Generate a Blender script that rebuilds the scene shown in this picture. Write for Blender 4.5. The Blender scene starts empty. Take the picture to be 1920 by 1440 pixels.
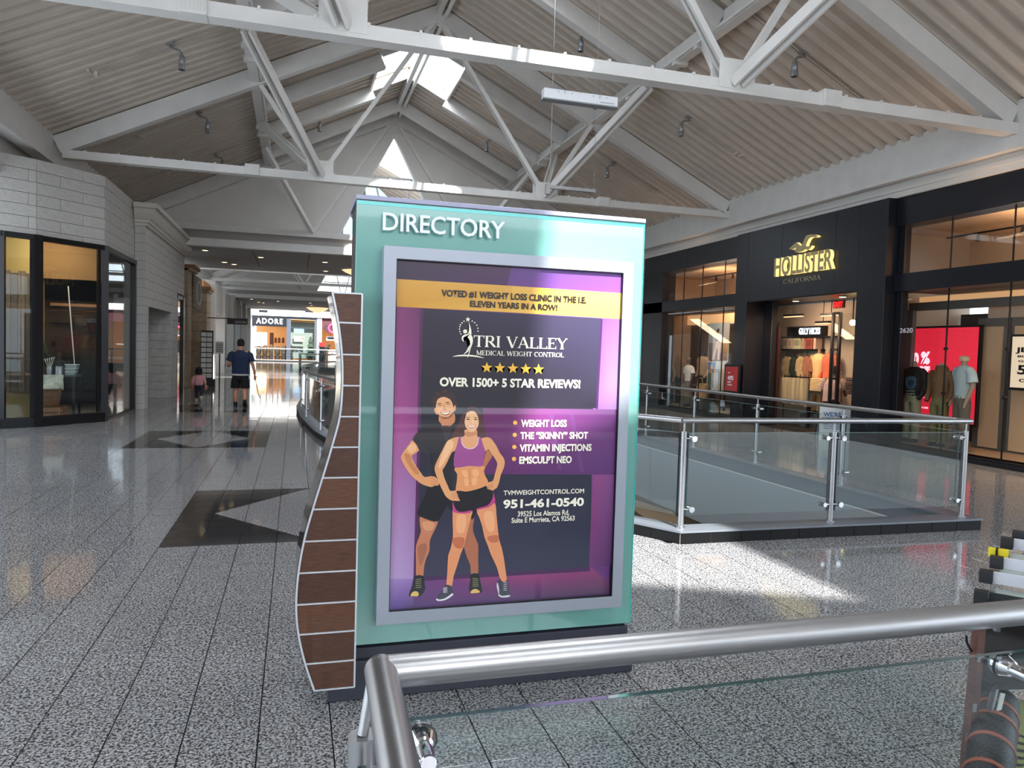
import bpy, bmesh, math, random
from mathutils import Vector, Matrix, noise
random.seed(7)
PI = math.pi
sc = bpy.context.scene
COL = sc.collection
# ------------------------------------------------------------------ camera
CF, CYAW, CPIT, CROL, CH = 1386.57, .2865, .0444, .0294, 1.6792
_f = Vector((math.sin(CYAW)*math.cos(CPIT), math.cos(CYAW)*math.cos(CPIT), -math.sin(CPIT)))
_r0 = Vector((math.cos(CYAW), -math.sin(CYAW), 0)); _u0 = _r0.cross(_f)
_r = math.cos(CROL)*_r0 + math.sin(CROL)*_u0
_u = -math.sin(CROL)*_r0 + math.cos(CROL)*_u0
cam = bpy.data.cameras.new('camera'); camo = bpy.data.objects.new('camera', cam); COL.objects.link(camo)
cam.sensor_fit = 'HORIZONTAL'; cam.sensor_width = 36; cam.lens = CF/1920*36
cam.clip_start = .05; cam.clip_end = 400
M = Matrix.Identity(4)
for i in range(3):
    M[i][0] = _r[i]; M[i][1] = _u[i]; M[i][2] = -_f[i]
M[2][3] = CH
camo.matrix_world = M
sc.camera = camo
# ------------------------------------------------------------------ sky, sun, daylight
sc.view_settings.view_transform = 'Standard'; sc.view_settings.look = 'None'
sc.view_settings.exposure = 0.1; sc.view_settings.gamma = 1; sc.view_settings.use_curve_mapping = False
try: sc.cycles.use_denoising = True
except Exception: pass
sc.cycles.max_bounces = 10; sc.cycles.transparent_max_bounces = 24; sc.cycles.sample_clamp_indirect = 6
w = bpy.data.worlds.new('sky'); sc.world = w; w.use_nodes = True
bg = w.node_tree.nodes['Background']; bg.inputs[0].default_value = (.8, .9, 1, 1); bg.inputs[1].default_value = 3.2
SUN = Vector((-.115, .967, -1)).normalized()
sl = bpy.data.lights.new('sun', 'SUN'); sl.energy = 17; sl.angle = math.radians(.9); sl.color = (1, .96, .9)
so = bpy.data.objects.new('sun', sl); COL.objects.link(so); so.rotation_euler = SUN.to_track_quat('-Z', 'Y').to_euler()
so.location = (0, -30, 40)
def area(name, loc, target, sx, sy, power, color=(1, 1, 1)):
    l = bpy.data.lights.new(name, 'AREA'); l.shape = 'RECTANGLE'; l.size = sx; l.size_y = sy; l.energy = power; l.color = color
    o = bpy.data.objects.new(name, l); COL.objects.link(o); o.location = loc
    o.rotation_euler = (Vector(target)-Vector(loc)).to_track_quat('-Z', 'Y').to_euler()
    return o
# added fill lamps standing in for daylight, at the skylights and behind the camera
for ys in (-3.7, 4.35, 12.4, 20.45, 38, 46): area('skylight_fill', (3.05, ys, 9.75), (3.05, ys, 0), 2.0, 2.4, 260, (.93, .96, 1))
area('rear_fill', (3, -13.2, 7.4), (3, 0, 2.0), 12, 3.4, 900, (.95, .97, 1))
area('far_court_daylight', (2, 72, 4.6), (0, 72, 0), 8, 4, 35, (.95, .97, 1))
# ------------------------------------------------------------------ helpers
def ray(x, y): return (x-960)/CF*_r - (y-720)/CF*_u + _f
def gz(x, y, z=0):
    d = ray(x, y); return d*((z-CH)/d.z) + Vector((0, 0, CH))
def gy(x, y, Y):
    d = ray(x, y); return d*(Y/d.y) + Vector((0, 0, CH))
def gx(x, y, X):
    d = ray(x, y); return d*(X/d.x) + Vector((0, 0, CH))
def pj(P):
    v = Vector(P)-Vector((0, 0, CH)); z = v.dot(_f)
    if z < .05: return None
    return (960+CF*v.dot(_r)/z, 720-CF*v.dot(_u)/z, z)
def s2l(c):
    c = c/255
    return c/12.92 if c <= .04045 else ((c+.055)/1.055)**2.4
def rgb(r, g, b): return (s2l(r), s2l(g), s2l(b), 1)
MATS = {}
def mat(name, col, rough=.5, metal=0, coat=0, noise_s=0, noise_a=0, bump=0, bump_s=50, emit=None, es=0, spec=.5, stretch=None):
    if name in MATS: return MATS[name]
    m = bpy.data.materials.new(name); MATS[name] = m; m.use_nodes = True; nt = m.node_tree; b = nt.nodes['Principled BSDF']
    if len(col) == 3: col = rgb(*col)
    b.inputs['Base Color'].default_value = col; b.inputs['Roughness'].default_value = rough; b.inputs['Metallic'].default_value = metal
    b.inputs['Coat Weight'].default_value = coat; b.inputs['Coat Roughness'].default_value = .03; b.inputs['Specular IOR Level'].default_value = spec
    if emit: b.inputs['Emission Color'].default_value = rgb(*emit); b.inputs['Emission Strength'].default_value = es
    if noise_a or bump:
        tc = nt.nodes.new('ShaderNodeTexCoord'); src = tc.outputs['Object']
        if stretch:
            mp = nt.nodes.new('ShaderNodeMapping'); mp.inputs['Scale'].default_value = stretch; nt.links.new(src, mp.inputs[0]); src = mp.outputs[0]
    if noise_a:
        n = nt.nodes.new('ShaderNodeTexNoise'); n.inputs['Scale'].default_value = noise_s; n.inputs['Detail'].default_value = 5; nt.links.new(src, n.inputs[0])
        r = nt.nodes.new('ShaderNodeValToRGB'); nt.links.new(n.outputs[0], r.inputs[0])
        lo = [c*(1-noise_a) for c in col[:3]]+[1]; hi = [min(1, c*(1+noise_a)) for c in col[:3]]+[1]
        r.color_ramp.elements[0].position = .3; r.color_ramp.elements[1].position = .7
        r.color_ramp.elements[0].color = lo; r.color_ramp.elements[1].color = hi
        nt.links.new(r.outputs[0], b.inputs['Base Color'])
    if bump:
        n2 = nt.nodes.new('ShaderNodeTexNoise'); n2.inputs['Scale'].default_value = bump_s; n2.inputs['Detail'].default_value = 4; nt.links.new(src, n2.inputs[0])
        bp = nt.nodes.new('ShaderNodeBump'); bp.inputs['Strength'].default_value = bump; bp.inputs['Distance'].default_value = .01
        nt.links.new(n2.outputs[0], bp.inputs['Height']); nt.links.new(bp.outputs[0], b.inputs['Normal'])
    return m
def glass(name, tint=(.93, .97, .97), refl=1.0, ior=1.5):
    m = bpy.data.materials.new(name); MATS[name] = m; m.use_nodes = True; nt = m.node_tree; nt.nodes.clear()
    o = nt.nodes.new('ShaderNodeOutputMaterial'); t = nt.nodes.new('ShaderNodeBsdfTransparent'); t.inputs[0].default_value = (*tint, 1)
    g = nt.nodes.new('ShaderNodeBsdfGlossy'); g.inputs['Roughness'].default_value = .01
    ge = nt.nodes.new('ShaderNodeNewGeometry'); dt = nt.nodes.new('ShaderNodeVectorMath'); dt.operation = 'DOT_PRODUCT'
    nt.links.new(ge.outputs['Incoming'], dt.inputs[0]); nt.links.new(ge.outputs['Normal'], dt.inputs[1])
    def mth(op, a_, b_=None, cl=False):
        q = nt.nodes.new('ShaderNodeMath'); q.operation = op; q.use_clamp = cl
        for i, v in enumerate((a_, b_)):
            if v is None: continue
            if isinstance(v, (int, float)): q.inputs[i].default_value = v
            else: nt.links.new(v, q.inputs[i])
        return q.outputs[0]
    fr_ = mth('ADD', mth('MULTIPLY', mth('POWER', mth('SUBTRACT', 1.0, mth('ABSOLUTE', dt.outputs['Value'])), 5.0), .96), .04)
    mu = mth('MULTIPLY', fr_, refl, True)
    mx = nt.nodes.new('ShaderNodeMixShader'); nt.links.new(mu, mx.inputs[0])
    nt.links.new(t.outputs[0], mx.inputs[1]); nt.links.new(g.outputs[0], mx.inputs[2]); nt.links.new(mx.outputs[0], o.inputs[0])
    return m
def attr_mat(name, rough=.35, coat=0, emis=0):
    m = bpy.data.materials.new(name); MATS[name] = m; m.use_nodes = True; nt = m.node_tree; b = nt.nodes['Principled BSDF']
    a = nt.nodes.new('ShaderNodeAttribute'); a.attribute_name = 'Col'; nt.links.new(a.outputs['Color'], b.inputs['Base Color'])
    b.inputs['Roughness'].default_value = rough; b.inputs['Coat Weight'].default_value = coat; b.inputs['Coat Roughness'].default_value = .02
    if emis: nt.links.new(a.outputs['Color'], b.inputs['Emission Color']); b.inputs['Emission Strength'].default_value = emis
    return m
class G:
    """collects geometry for ONE mesh object"""
    def __init__(s): s.v = []; s.f = []; s.sm = []
    def add(s, vs, fs, smooth=False):
        n = len(s.v); s.v += [tuple(v) for v in vs]
        for f in fs: s.f.append([i+n for i in f]); s.sm.append(smooth)
        return s
    def box(s, a, b, bev=0):
        x0, x1 = sorted((a[0], b[0])); y0, y1 = sorted((a[1], b[1])); z0, z1 = sorted((a[2], b[2]))
        if not bev:
            return s.add([(x0,y0,z0),(x1,y0,z0),(x1,y1,z0),(x0,y1,z0),(x0,y0,z1),(x1,y0,z1),(x1,y1,z1),(x0,y1,z1)],
                     [(0,3,2,1),(4,5,6,7),(0,1,5,4),(1,2,6,5),(2,3,7,6),(3,0,4,7)])
        bm = bmesh.new(); bmesh.ops.create_cube(bm, size=1)
        for v in bm.verts: v.co = Vector(((x0+x1)/2+v.co.x*(x1-x0), (y0+y1)/2+v.co.y*(y1-y0), (z0+z1)/2+v.co.z*(z1-z0)))
        bmesh.ops.bevel(bm, geom=bm.edges[:], offset=min(bev, (x1-x0)/2.1, (y1-y0)/2.1, (z1-z0)/2.1), segments=1, affect='EDGES')
        bm.verts.index_update()
        s.add([v.co for v in bm.verts], [[v.index for v in f.verts] for f in bm.faces]); bm.free(); return s
    def bar(s, p, q, w, h, up=(0, 0, 1)):
        """rectangular bar from p to q, width w across, height h"""
        p = Vector(p); q = Vector(q); d = (q-p).normalized(); up = Vector(up)
        sd = d.cross(up)
        if sd.length < 1e-4: sd = d.cross(Vector((1, 0, 0)))
        sd.normalize(); u = sd.cross(d).normalized()
        vs = []
        for c in (p, q):
            for a, b in ((-1,-1),(1,-1),(1,1),(-1,1)): vs.append(c+sd*a*w/2+u*b*h/2)
        return s.add(vs, [(0,1,2,3),(7,6,5,4),(0,4,5,1),(1,5,6,2),(2,6,7,3),(3,7,4,0)])
    def tube(s, pts, r, n=12, caps=True, smooth=True, closed=False):
        pts = [Vector(p) for p in pts]; m = len(pts); rr = r if isinstance(r, (list, tuple)) else [r]*m
        vs = []; prev = None
        for i, p in enumerate(pts):
            if closed: t = (pts[(i+1) % m]-pts[i-1])
            else: t = pts[min(i+1, m-1)]-pts[max(i-1, 0)]
            t.normalize()
            if prev is None:
                a = Vector((0, 0, 1)) if abs(t.z) < .9 else Vector((1, 0, 0)); nrm = t.cross(a).normalized()
            else:
                nrm = prev-t*prev.dot(t); nrm.normalize()
            prev = nrm; b = t.cross(nrm)
            for k in range(n):
                a = 2*PI*k/n; vs.append(p+(nrm*math.cos(a)+b*math.sin(a))*rr[i])
        fs = []
        for i in range(m if closed else m-1):
            j = (i+1) % m
            for k in range(n): fs.append((i*n+k, i*n+(k+1) % n, j*n+(k+1) % n, j*n+k))
        s.add(vs, fs, smooth)
        if caps and not closed:
            s.add([vs[k] for k in range(n)][::-1], [tuple(range(n))]); s.add([vs[(m-1)*n+k] for k in range(n)], [tuple(range(n))])
        return s
    def cyl(s, p, q, r, n=16, r2=None): return s.tube([p, q], [r, r if r2 is None else r2], n)
    def loft(s, rings, n=14, smooth=True, caps=True):
        """rings: (x,y,z,rx,ry[,rot]) horizontal ellipses"""
        vs = []
        for R_ in rings:
            x, y, z, rx, ry = R_[:5]; rt = R_[5] if len(R_) > 5 else 0
            for k in range(n):
                a = 2*PI*k/n; cx, cy = rx*math.cos(a), ry*math.sin(a)
                vs.append((x+cx*math.cos(rt)-cy*math.sin(rt), y+cx*math.sin(rt)+cy*math.cos(rt), z))
        fs = []
        for i in range(len(rings)-1):
            for k in range(n): fs.append((i*n+k, i*n+(k+1) % n, (i+1)*n+(k+1) % n, (i+1)*n+k))
        s.add(vs, fs, smooth)
        if caps:
            s.add(vs[:n][::-1], [tuple(range(n))]); s.add(vs[-n:], [tuple(range(n))])
        return s
    def ball(s, c, rx, ry=None, rz=None, n=12, m=8):
        ry = ry or rx; rz = rz or rx
        rings = []
        for i in range(1, m):
            a = PI*i/m; rings.append((c[0], c[1], c[2]-rz*math.cos(a), rx*math.sin(a), ry*math.sin(a)))
        return s.loft(rings, n)
    def prism(s, poly, axis, a, b):
        """extrude 2D polygon; axis 'x': poly=(y,z); 'y': poly=(x,z); 'z': poly=(x,y)"""
        def P3(p, t): return {'x': (t, p[0], p[1]), 'y': (p[0], t, p[1]), 'z': (p[0], p[1], t)}[axis]
        n = len(poly); vs = [P3(p, a) for p in poly]+[P3(p, b) for p in poly]
        fs = [tuple(range(n))[::-1], tuple(range(n, 2*n))]+[(i, (i+1) % n, n+(i+1) % n, n+i) for i in range(n)]
        return s.add(vs, fs)
    def obj(s, name, m, parent=None, label=None, origin=None):
        me = bpy.data.meshes.new(name); me.from_pydata(s.v, [], s.f); me.update()
        if any(s.sm): me.polygons.foreach_set('use_smooth', s.sm)
        bm = bmesh.new(); bm.from_mesh(me); bmesh.ops.recalc_face_normals(bm, faces=bm.faces[:]); bm.to_mesh(me); bm.free()
        me.materials.append(m)
        o = bpy.data.objects.new(name, me); COL.objects.link(o)
        if origin is not None:
            me.transform(Matrix.Translation(-Vector(origin))); o.location = origin
        if parent is not None:
            o.parent = parent
            if parent.type == 'EMPTY' or True: o.matrix_parent_inverse = parent_world(parent).inverted()
        if label: o['label'] = label
        return o
def parent_world(o):
    m = Matrix.LocRotScale(o.location, o.rotation_euler, o.scale)
    if o.parent is None: return m
    return parent_world(o.parent) @ o.matrix_parent_inverse @ m
def tag(o, label, cat, group=None):
    o['label'] = label; o['category'] = cat
    if group: o['group'] = group
    return o
def empty(name, loc, label=None, cat=None, group=None, rz=0):
    o = bpy.data.objects.new(name, None); COL.objects.link(o); o.location = loc; o.rotation_euler = (0, 0, rz); o.empty_display_size = .1
    if label: tag(o, label, cat, group)
    return o
def struct(o): o['kind'] = 'structure'; return o
def copy_tree(o, parent=None):
    c = o.copy(); COL.objects.link(c)
    if parent is not None: c.parent = parent
    for ch in list(o.children): copy_tree(ch, c)
    return c
# lettering -----------------------------------------------------------
def text_mesh(s, bold=0.0, ext=0.0, space=1.0):
    c = bpy.data.curves.new('lettering', 'FONT'); c.body = s; c.offset = bold; c.extrude = ext; c.space_character = space; c.resolution_u = 3
    o = bpy.data.objects.new('lettering', c); COL.objects.link(o)
    dg = bpy.context.evaluated_depsgraph_get(); me = bpy.data.meshes.new_from_object(o.evaluated_get(dg))
    COL.objects.unlink(o); bpy.data.objects.remove(o)
    return me
def put_text(s, p0, ux, uz, width, cap, m, name='lettering', parent=None, bold=0., depth=.002, space=1., split=None, label=None, center=False, wmul=1):
    """text starting at p0 (bottom left), along ux, up uz; scaled to width x cap height"""
    me = text_mesh(s, bold, .5 if depth else 0, space)
    xs = [v.co.x for v in me.vertices]; ys = [v.co.y for v in me.vertices if True]
    x0, x1 = min(xs), max(xs)
    ymax = max(ys); ymin = 0.0
    sx = width/(x1-x0)*wmul; sy = cap/ymax
    ux = Vector(ux).normalized(); uz = Vector(uz).normalized(); un = ux.cross(uz)
    p0 = Vector(p0)
    for v in me.vertices:
        c = v.co.copy(); v.co = p0+ux*((c.x-x0)*sx)+uz*(c.y*sy)+un*((c.z)*depth if depth else 0)
    me.materials.append(m)
    outs = []
    if split:
        bm = bmesh.new(); bm.from_mesh(me); bm.faces.ensure_lookup_table()
        bmesh.ops.remove_doubles(bm, verts=bm.verts[:], dist=1e-5)
        seen = set(); bm.verts.ensure_lookup_table()
        for v in bm.verts:
            if v.index in seen: continue
            st = [v]; isl = set([v.index])
            while st:
                a = st.pop()
                for e in a.link_edges:
                    b = e.other_vert(a)
                    if b.index not in isl: isl.add(b.index); st.append(b)
            seen |= isl
            idx = sorted(isl); mp = {k: i for i, k in enumerate(idx)}
            fs = [[mp[q.index] for q in f.verts] for f in bm.faces if f.verts[0].index in isl]
            g = G(); g.add([bm.verts[k].co.copy() for k in idx], fs); o = g.obj(split, m, parent)
            outs.append(o)
        bm.free(); return outs
    o = bpy.data.objects.new(name, me); COL.objects.link(o)
    if parent is not None: o.parent = parent; o.matrix_parent_inverse = parent_world(parent).inverted()
    if label: o['label'] = label
    return o
def smoothpoly(pts, k=3):
    n = len(pts); out = []
    for i in range(n):
        p0, p1, p2, p3 = pts[i-1], pts[i], pts[(i+1) % n], pts[(i+2) % n]
        for j in range(k):
            t = j/k
            out.append(tuple(.5*((2*p1[d])+(-p0[d]+p2[d])*t+(2*p0[d]-5*p1[d]+4*p2[d]-p3[d])*t*t+(-p0[d]+3*p1[d]-3*p2[d]+p3[d])*t**3) for d in (0, 1)))
    return out
class Print:
    """flat print: coloured polygons on one plane (x,z) of a real sheet, stacked a hair apart"""
    def __init__(s, to3d, step): s.t = to3d; s.step = step; s.n = 0; s.bm = bmesh.new(); s.cl = s.bm.verts.layers.float_color.new('Col')
    def poly(s, pts, col, smooth=0, rim=None, rimw=.004):
        if smooth: pts = smoothpoly(pts, smooth)
        s.n += 1; off = s.step*s.n
        vs = []
        for i, p in enumerate(pts):
            v = s.bm.verts.new(s.t(p[0], p[1], off)); c = col[i % len(col)] if isinstance(col, list) else col
            v[s.cl] = rgb(*c); vs.append(v)
        try: f = s.bm.faces.new(vs)
        except ValueError: return
        if rim:
            f.normal_update()
            r = bmesh.ops.inset_region(s.bm, faces=[f], thickness=rimw, use_even_offset=False)
            for v in vs: v[s.cl] = rgb(*rim)
            inner = [v for v in f.verts]
            for v in inner: v[s.cl] = rgb(*(col if not isinstance(col, list) else col[0]))
    def line(s, a, b, w, col):
        dx, dy = b[0]-a[0], b[1]-a[1]; L = math.hypot(dx, dy) or 1; nx, ny = -dy/L*w/2, dx/L*w/2
        s.poly([(a[0]+nx, a[1]+ny), (b[0]+nx, b[1]+ny), (b[0]-nx, b[1]-ny), (a[0]-nx, a[1]-ny)], col)
    def disc(s, c, r, col, n=16, ry=None):
        s.poly([(c[0]+r*math.cos(2*PI*k/n), c[1]+(ry or r)*math.sin(2*PI*k/n)) for k in range(n)], col)
    def star(s, c, r, col, q=.42):
        s.poly([(c[0]+(r if k % 2 == 0 else r*q)*math.sin(PI*k/5), c[1]-(r if k % 2 == 0 else r*q)*math.cos(PI*k/5)) for k in range(10)], col)
    def obj(s, name, m, parent=None, label=None):
        me = bpy.data.meshes.new(name)
        bmesh.ops.triangulate(s.bm, faces=s.bm.faces[:])
        s.bm.to_mesh(me); s.bm.free(); me.materials.append(m)
        o = bpy.data.objects.new(name, me); COL.objects.link(o)
        if parent is not None: o.parent = parent; o.matrix_parent_inverse = parent_world(parent).inverted()
        if label: o['label'] = label
        return o
def skin_body(verts, edges, radii, root=0, sub=2):
    me = bpy.data.meshes.new('figure'); me.from_pydata(verts, edges, []); o = bpy.data.objects.new('figure', me); COL.objects.link(o)
    o.modifiers.new('skin', 'SKIN'); sd = me.skin_vertices[0].data
    for i, r in enumerate(radii):
        r = r if isinstance(r, tuple) else (r, r)
        sd[i].radius = r; sd[i].use_root = (i == root)
    ss = o.modifiers.new('sub', 'SUBSURF'); ss.levels = sub; ss.render_levels = sub
    dg = bpy.context.evaluated_depsgraph_get(); dg.update(); m2 = bpy.data.meshes.new_from_object(o.evaluated_get(dg))
    COL.objects.unlink(o); bpy.data.objects.remove(o)
    for p in m2.polygons: p.use_smooth = True
    return m2
def meshobj(name, me, m, parent=None, label=None):
    me.materials.clear(); me.materials.append(m); o = bpy.data.objects.new(name, me); COL.objects.link(o)
    if parent is not None: o.parent = parent; o.matrix_parent_inverse = parent_world(parent).inverted()
    if label: o['label'] = label
    return o
# ------------------------------------------------------------------ materials
M_white = mat('painted_steel', (212, 210, 207), .45, noise_s=3, noise_a=.05)
M_deck = mat('deck_paint', (200, 189, 177), .6, noise_s=2, noise_a=.06)
M_wallw = mat('plaster_white', (206, 203, 198), .7, noise_s=2, noise_a=.03, bump=.05)
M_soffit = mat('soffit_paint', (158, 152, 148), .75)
M_black = mat('black_metal', (20, 21, 25), .35, .3)
M_navy = mat('navy_panel', (20, 23, 32), .32, .1, noise_s=.6, noise_a=.12)
M_navy2 = mat('navy_trim', (18, 20, 27), .35, .1)
M_steel = mat('brushed_steel', (176, 176, 178), .38, 1, noise_s=14, noise_a=.06, stretch=(.5, 4, 4))
M_chrome = mat('polished_chrome', (215, 215, 220), .08, 1)
M_dsteel = mat('dull_steel', (150, 153, 156), .3, .45)
M_fasc = mat('fascia_grey', (148, 153, 157), .6)
M_glass = glass('rail_glass', (.87, .92, .92), 1.0)
M_shopglass = glass('shop_glass', (.93, .95, .95), .75)
M_skyglass = glass('sky_glass', (.95, .98, 1), .5)
M_dkedge = mat('dark_glass_edge', (22, 40, 44), .15)
M_edge = mat('glass_edge', (28, 74, 78), .1, 0, coat=1)
M_stone = mat('stone_block', (184, 182, 178), .55, noise_s=9, noise_a=.13, bump=.25, bump_s=60)
M_joint = mat('stone_joint', (95, 93, 92), .9)
M_tan = mat('tan_stone', (172, 150, 122), .6, noise_s=7, noise_a=.14, bump=.15)
M_orange = mat('orange_plaster', (176, 122, 72), .7)
M_wood = mat('wood_light', (150, 112, 78), .5, noise_s=18, noise_a=.25, stretch=(1, 9, 9))
M_warmwall = mat('warm_wall', (176, 160, 144), .8)
M_darkwall = mat('dark_wall', (34, 31, 32), .8)
# ------------------------------------------------------------------ floor of the upper level with the oval void
T0X, T0Y, TS = -1.345, 3.148, .305
VOID = [(3.39,5.95),(6.62,5.92),(6.62,24.2),(6.2,27),(5.2,28.8),(4.0,29.3),(2.6,28.9),(1.45,28.0),(.75,25.2),(.28,21.8),(.18,19.6),(.27,16.8),(.49,14.1),(.78,12.2),(1.25,10.3),(1.9,8.6),(2.65,7.15)]
FX0, FX1, FY0, FY1 = -6.6, 11.0, -12, 96
def inside(p, poly):
    x, y = p; c = False; j = len(poly)-1
    for i in range(len(poly)):
        xi, yi = poly[i]; xj, yj = poly[j]
        if (yi > y) != (yj > y) and x < (xj-xi)*(y-yi)/(yj-yi)+xi: c = not c
        j = i
    return c
def granite(name, dark, light, pos=(.42, .58), sc_=85, rough=.07):
    m = bpy.data.materials.new(name); MATS[name] = m; m.use_nodes = True; nt = m.node_tree; b = nt.nodes['Principled BSDF']
    ge = nt.nodes.new('ShaderNodeNewGeometry')
    n = nt.nodes.new('ShaderNodeTexNoise'); n.inputs['Scale'].default_value = sc_; n.inputs['Detail'].default_value = 3; n.inputs['Roughness'].default_value = .6
    n.inputs['Distortion'].default_value = .6
    nt.links.new(ge.outputs['Position'], n.inputs[0])
    r = nt.nodes.new('ShaderNodeValToRGB'); nt.links.new(n.outputs[0], r.inputs[0])
    r.color_ramp.elements[0].position = pos[0]; r.color_ramp.elements[1].position = pos[1]
    r.color_ramp.elements[0].color = rgb(*dark); r.color_ramp.elements[1].color = rgb(*light)
    n2 = nt.nodes.new('ShaderNodeTexNoise'); n2.inputs['Scale'].default_value = .9; n2.inputs['Detail'].default_value = 2; nt.links.new(ge.outputs['Position'], n2.inputs[0])
    mr = nt.nodes.new('ShaderNodeMapRange'); nt.links.new(n2.outputs[0], mr.inputs[0]); mr.inputs[3].default_value = .86; mr.inputs[4].default_value = 1.12
    mx = nt.nodes.new('ShaderNodeMix'); mx.data_type = 'RGBA'; mx.blend_type = 'MULTIPLY'; mx.inputs[0].default_value = 1
    nt.links.new(r.outputs[0], mx.inputs[6]); nt.links.new(mr.outputs[0], mx.inputs[7]); nt.links.new(mx.outputs[2], b.inputs['Base Color'])
    b.inputs['Roughness'].default_value = rough; b.inputs['Specular IOR Level'].default_value = .62
    return m, nt, b, ge, mx
M_tile = granite('grey_granite', (54, 54, 58), (172, 171, 172), pos=(.43, .57))[0]
def star_mat(name, cx, cy, hw, hh):
    """inlay: brown granite square with a black band and a light diamond let into it"""
    m, nt, b, ge, mx = granite(name, (38, 35, 34), (74, 66, 60), (.35, .65))
    sep = nt.nodes.new('ShaderNodeSeparateXYZ'); nt.links.new(ge.outputs['Position'], sep.inputs[0])
    def math_(op, a, b_=None):
        q = nt.nodes.new('ShaderNodeMath'); q.operation = op
        for i, v in enumerate((a, b_)):
            if v is None: continue
            if isinstance(v, (int, float)): q.inputs[i].default_value = v
            else: nt.links.new(v, q.inputs[i])
        return q.outputs[0]
    dx = math_('DIVIDE', math_('ABSOLUTE', math_('SUBTRACT', sep.outputs[0], cx)), hw)
    dy = math_('DIVIDE', math_('ABSOLUTE', math_('SUBTRACT', sep.outputs[1], cy)), hh)
    dia = math_('LESS_THAN', math_('ADD', dx, dy), 1.0)
    inn = math_('MULTIPLY', math_('LESS_THAN', dx, 1.06), math_('LESS_THAN', dy, 1.0))
    g2 = nt.nodes.new('ShaderNodeMix'); g2.data_type = 'RGBA'; nt.links.new(inn, g2.inputs[0]); nt.links.new(mx.outputs[2], g2.inputs[6]); g2.inputs[7].default_value = rgb(34, 35, 38)
    n = nt.nodes.new('ShaderNodeTexNoise'); n.inputs['Scale'].default_value = 85; n.inputs['Detail'].default_value = 3; nt.links.new(ge.outputs['Position'], n.inputs[0])
    r = nt.nodes.new('ShaderNodeValToRGB'); nt.links.new(n.outputs[0], r.inputs[0]); r.color_ramp.elements[0].position = .42; r.color_ramp.elements[1].position = .58
    r.color_ramp.elements[0].color = rgb(76, 74, 76); r.color_ramp.elements[1].color = rgb(165, 163, 164)
    g3 = nt.nodes.new('ShaderNodeMix'); g3.data_type = 'RGBA'; nt.links.new(dia, g3.inputs[0]); nt.links.new(g2.outputs[2], g3.inputs[6]); nt.links.new(r.outputs[0], g3.inputs[7])
    nt.links.new(g3.outputs[2], b.inputs['Base Color'])
    return m
INL = []   # (i0,i1,j0,j1,material) in tile units
for q, (xa, ya, wi, hj) in enumerate([(-1.04, 6.50, 8, 8), (-2.565, 12.75, 7, 8), (-2.87, 19.16, 7, 8)]):
    i0 = round((xa-T0X)/TS); j0 = round((ya-T0Y)/TS)
    cx = T0X+(i0+wi/2)*TS; cy = T0Y+(j0+hj/2)*TS
    INL.append((i0, i0+wi, j0, j0+hj, star_mat('inlay_granite_%d' % q, cx, cy, (wi/2-1)*TS, hj/2*TS*.98), wi, hj))
M_grout = mat('grout', (22, 22, 24), .9)
# slab with hole
bm = bmesh.new()
ov = [bm.verts.new((x, y, -.008)) for x, y in ((FX0, FY0), (FX1+6, FY0), (FX1+6, FY1), (FX0, FY1))]
iv = [bm.verts.new((x, y, -.008)) for x, y in VOID]
ed = [bm.edges.new((ov[i], ov[(i+1) % 4])) for i in range(4)]+[bm.edges.new((iv[i], iv[(i+1) % len(iv)])) for i in range(len(iv))]
bmesh.ops.triangle_fill(bm, edges=ed, use_beauty=True, use_dissolve=False)
me = bpy.data.meshes.new('floor'); bm.to_mesh(me); bm.free()
me.materials.append(M_grout); floor = bpy.data.objects.new('floor', me); COL.objects.link(floor); struct(floor)
# far floor beyond the modelled tiles: joints by material
def far_floor_mat():
    m, nt, b, ge, mx = granite('far_granite', (66, 66, 70), (178, 177, 178), rough=.06)
    return m
g = G(); g.box((FX0, 37.3, -.007), (FX1, FY1, 0)); g.obj('far_paving', far_floor_mat(), floor)
# tiles
tj0, tj1 = -44, 112; ti0, ti1 = -13, 41
cands = []
for i in range(ti0, ti1):
    for j in range(tj0, tj1):
        x = T0X+i*TS; y = T0Y+j*TS; c = (x+TS/2, y+TS/2)
        if inside(c, VOID): continue
        if .2 < c[0] < 1.75 and 3.6 < c[1] < 3.9: pass
        P = [pj((x, y, 0)), pj((x+TS, y, 0)), pj((x+TS, y+TS, 0)), pj((x, y+TS, 0))]
        ar = 0
        if all(P):
            if any(-60 < p[0] < 1980 and -10 < p[1] < 1500 for p in P):
                ar = abs(sum(P[k][0]*P[(k+1) % 4][1]-P[(k+1) % 4][0]*P[k][1] for k in range(4)))/2
                cxp = sum(p[0] for p in P)/4; cyp = sum(p[1] for p in P)/4
                if 680 < cxp < 1175 and cyp < 1230 and y > 3.5: ar = 0     # behind the kiosk
        mt = None
        for q, I in enumerate(INL):
            if I[0] <= i < I[1] and I[2] <= j < I[3]: mt = q
        cands.append((ar, i, j, mt))
cands.sort(key=lambda t: -t[0])
gt = .003
tg = G(); tg.box((-TS/2+gt, -TS/2+gt, -.008), (TS/2-gt, TS/2-gt, 0), .0012)
tmesh = None
stuff = {None: G(), 0: G(), 1: G(), 2: G()}
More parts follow.
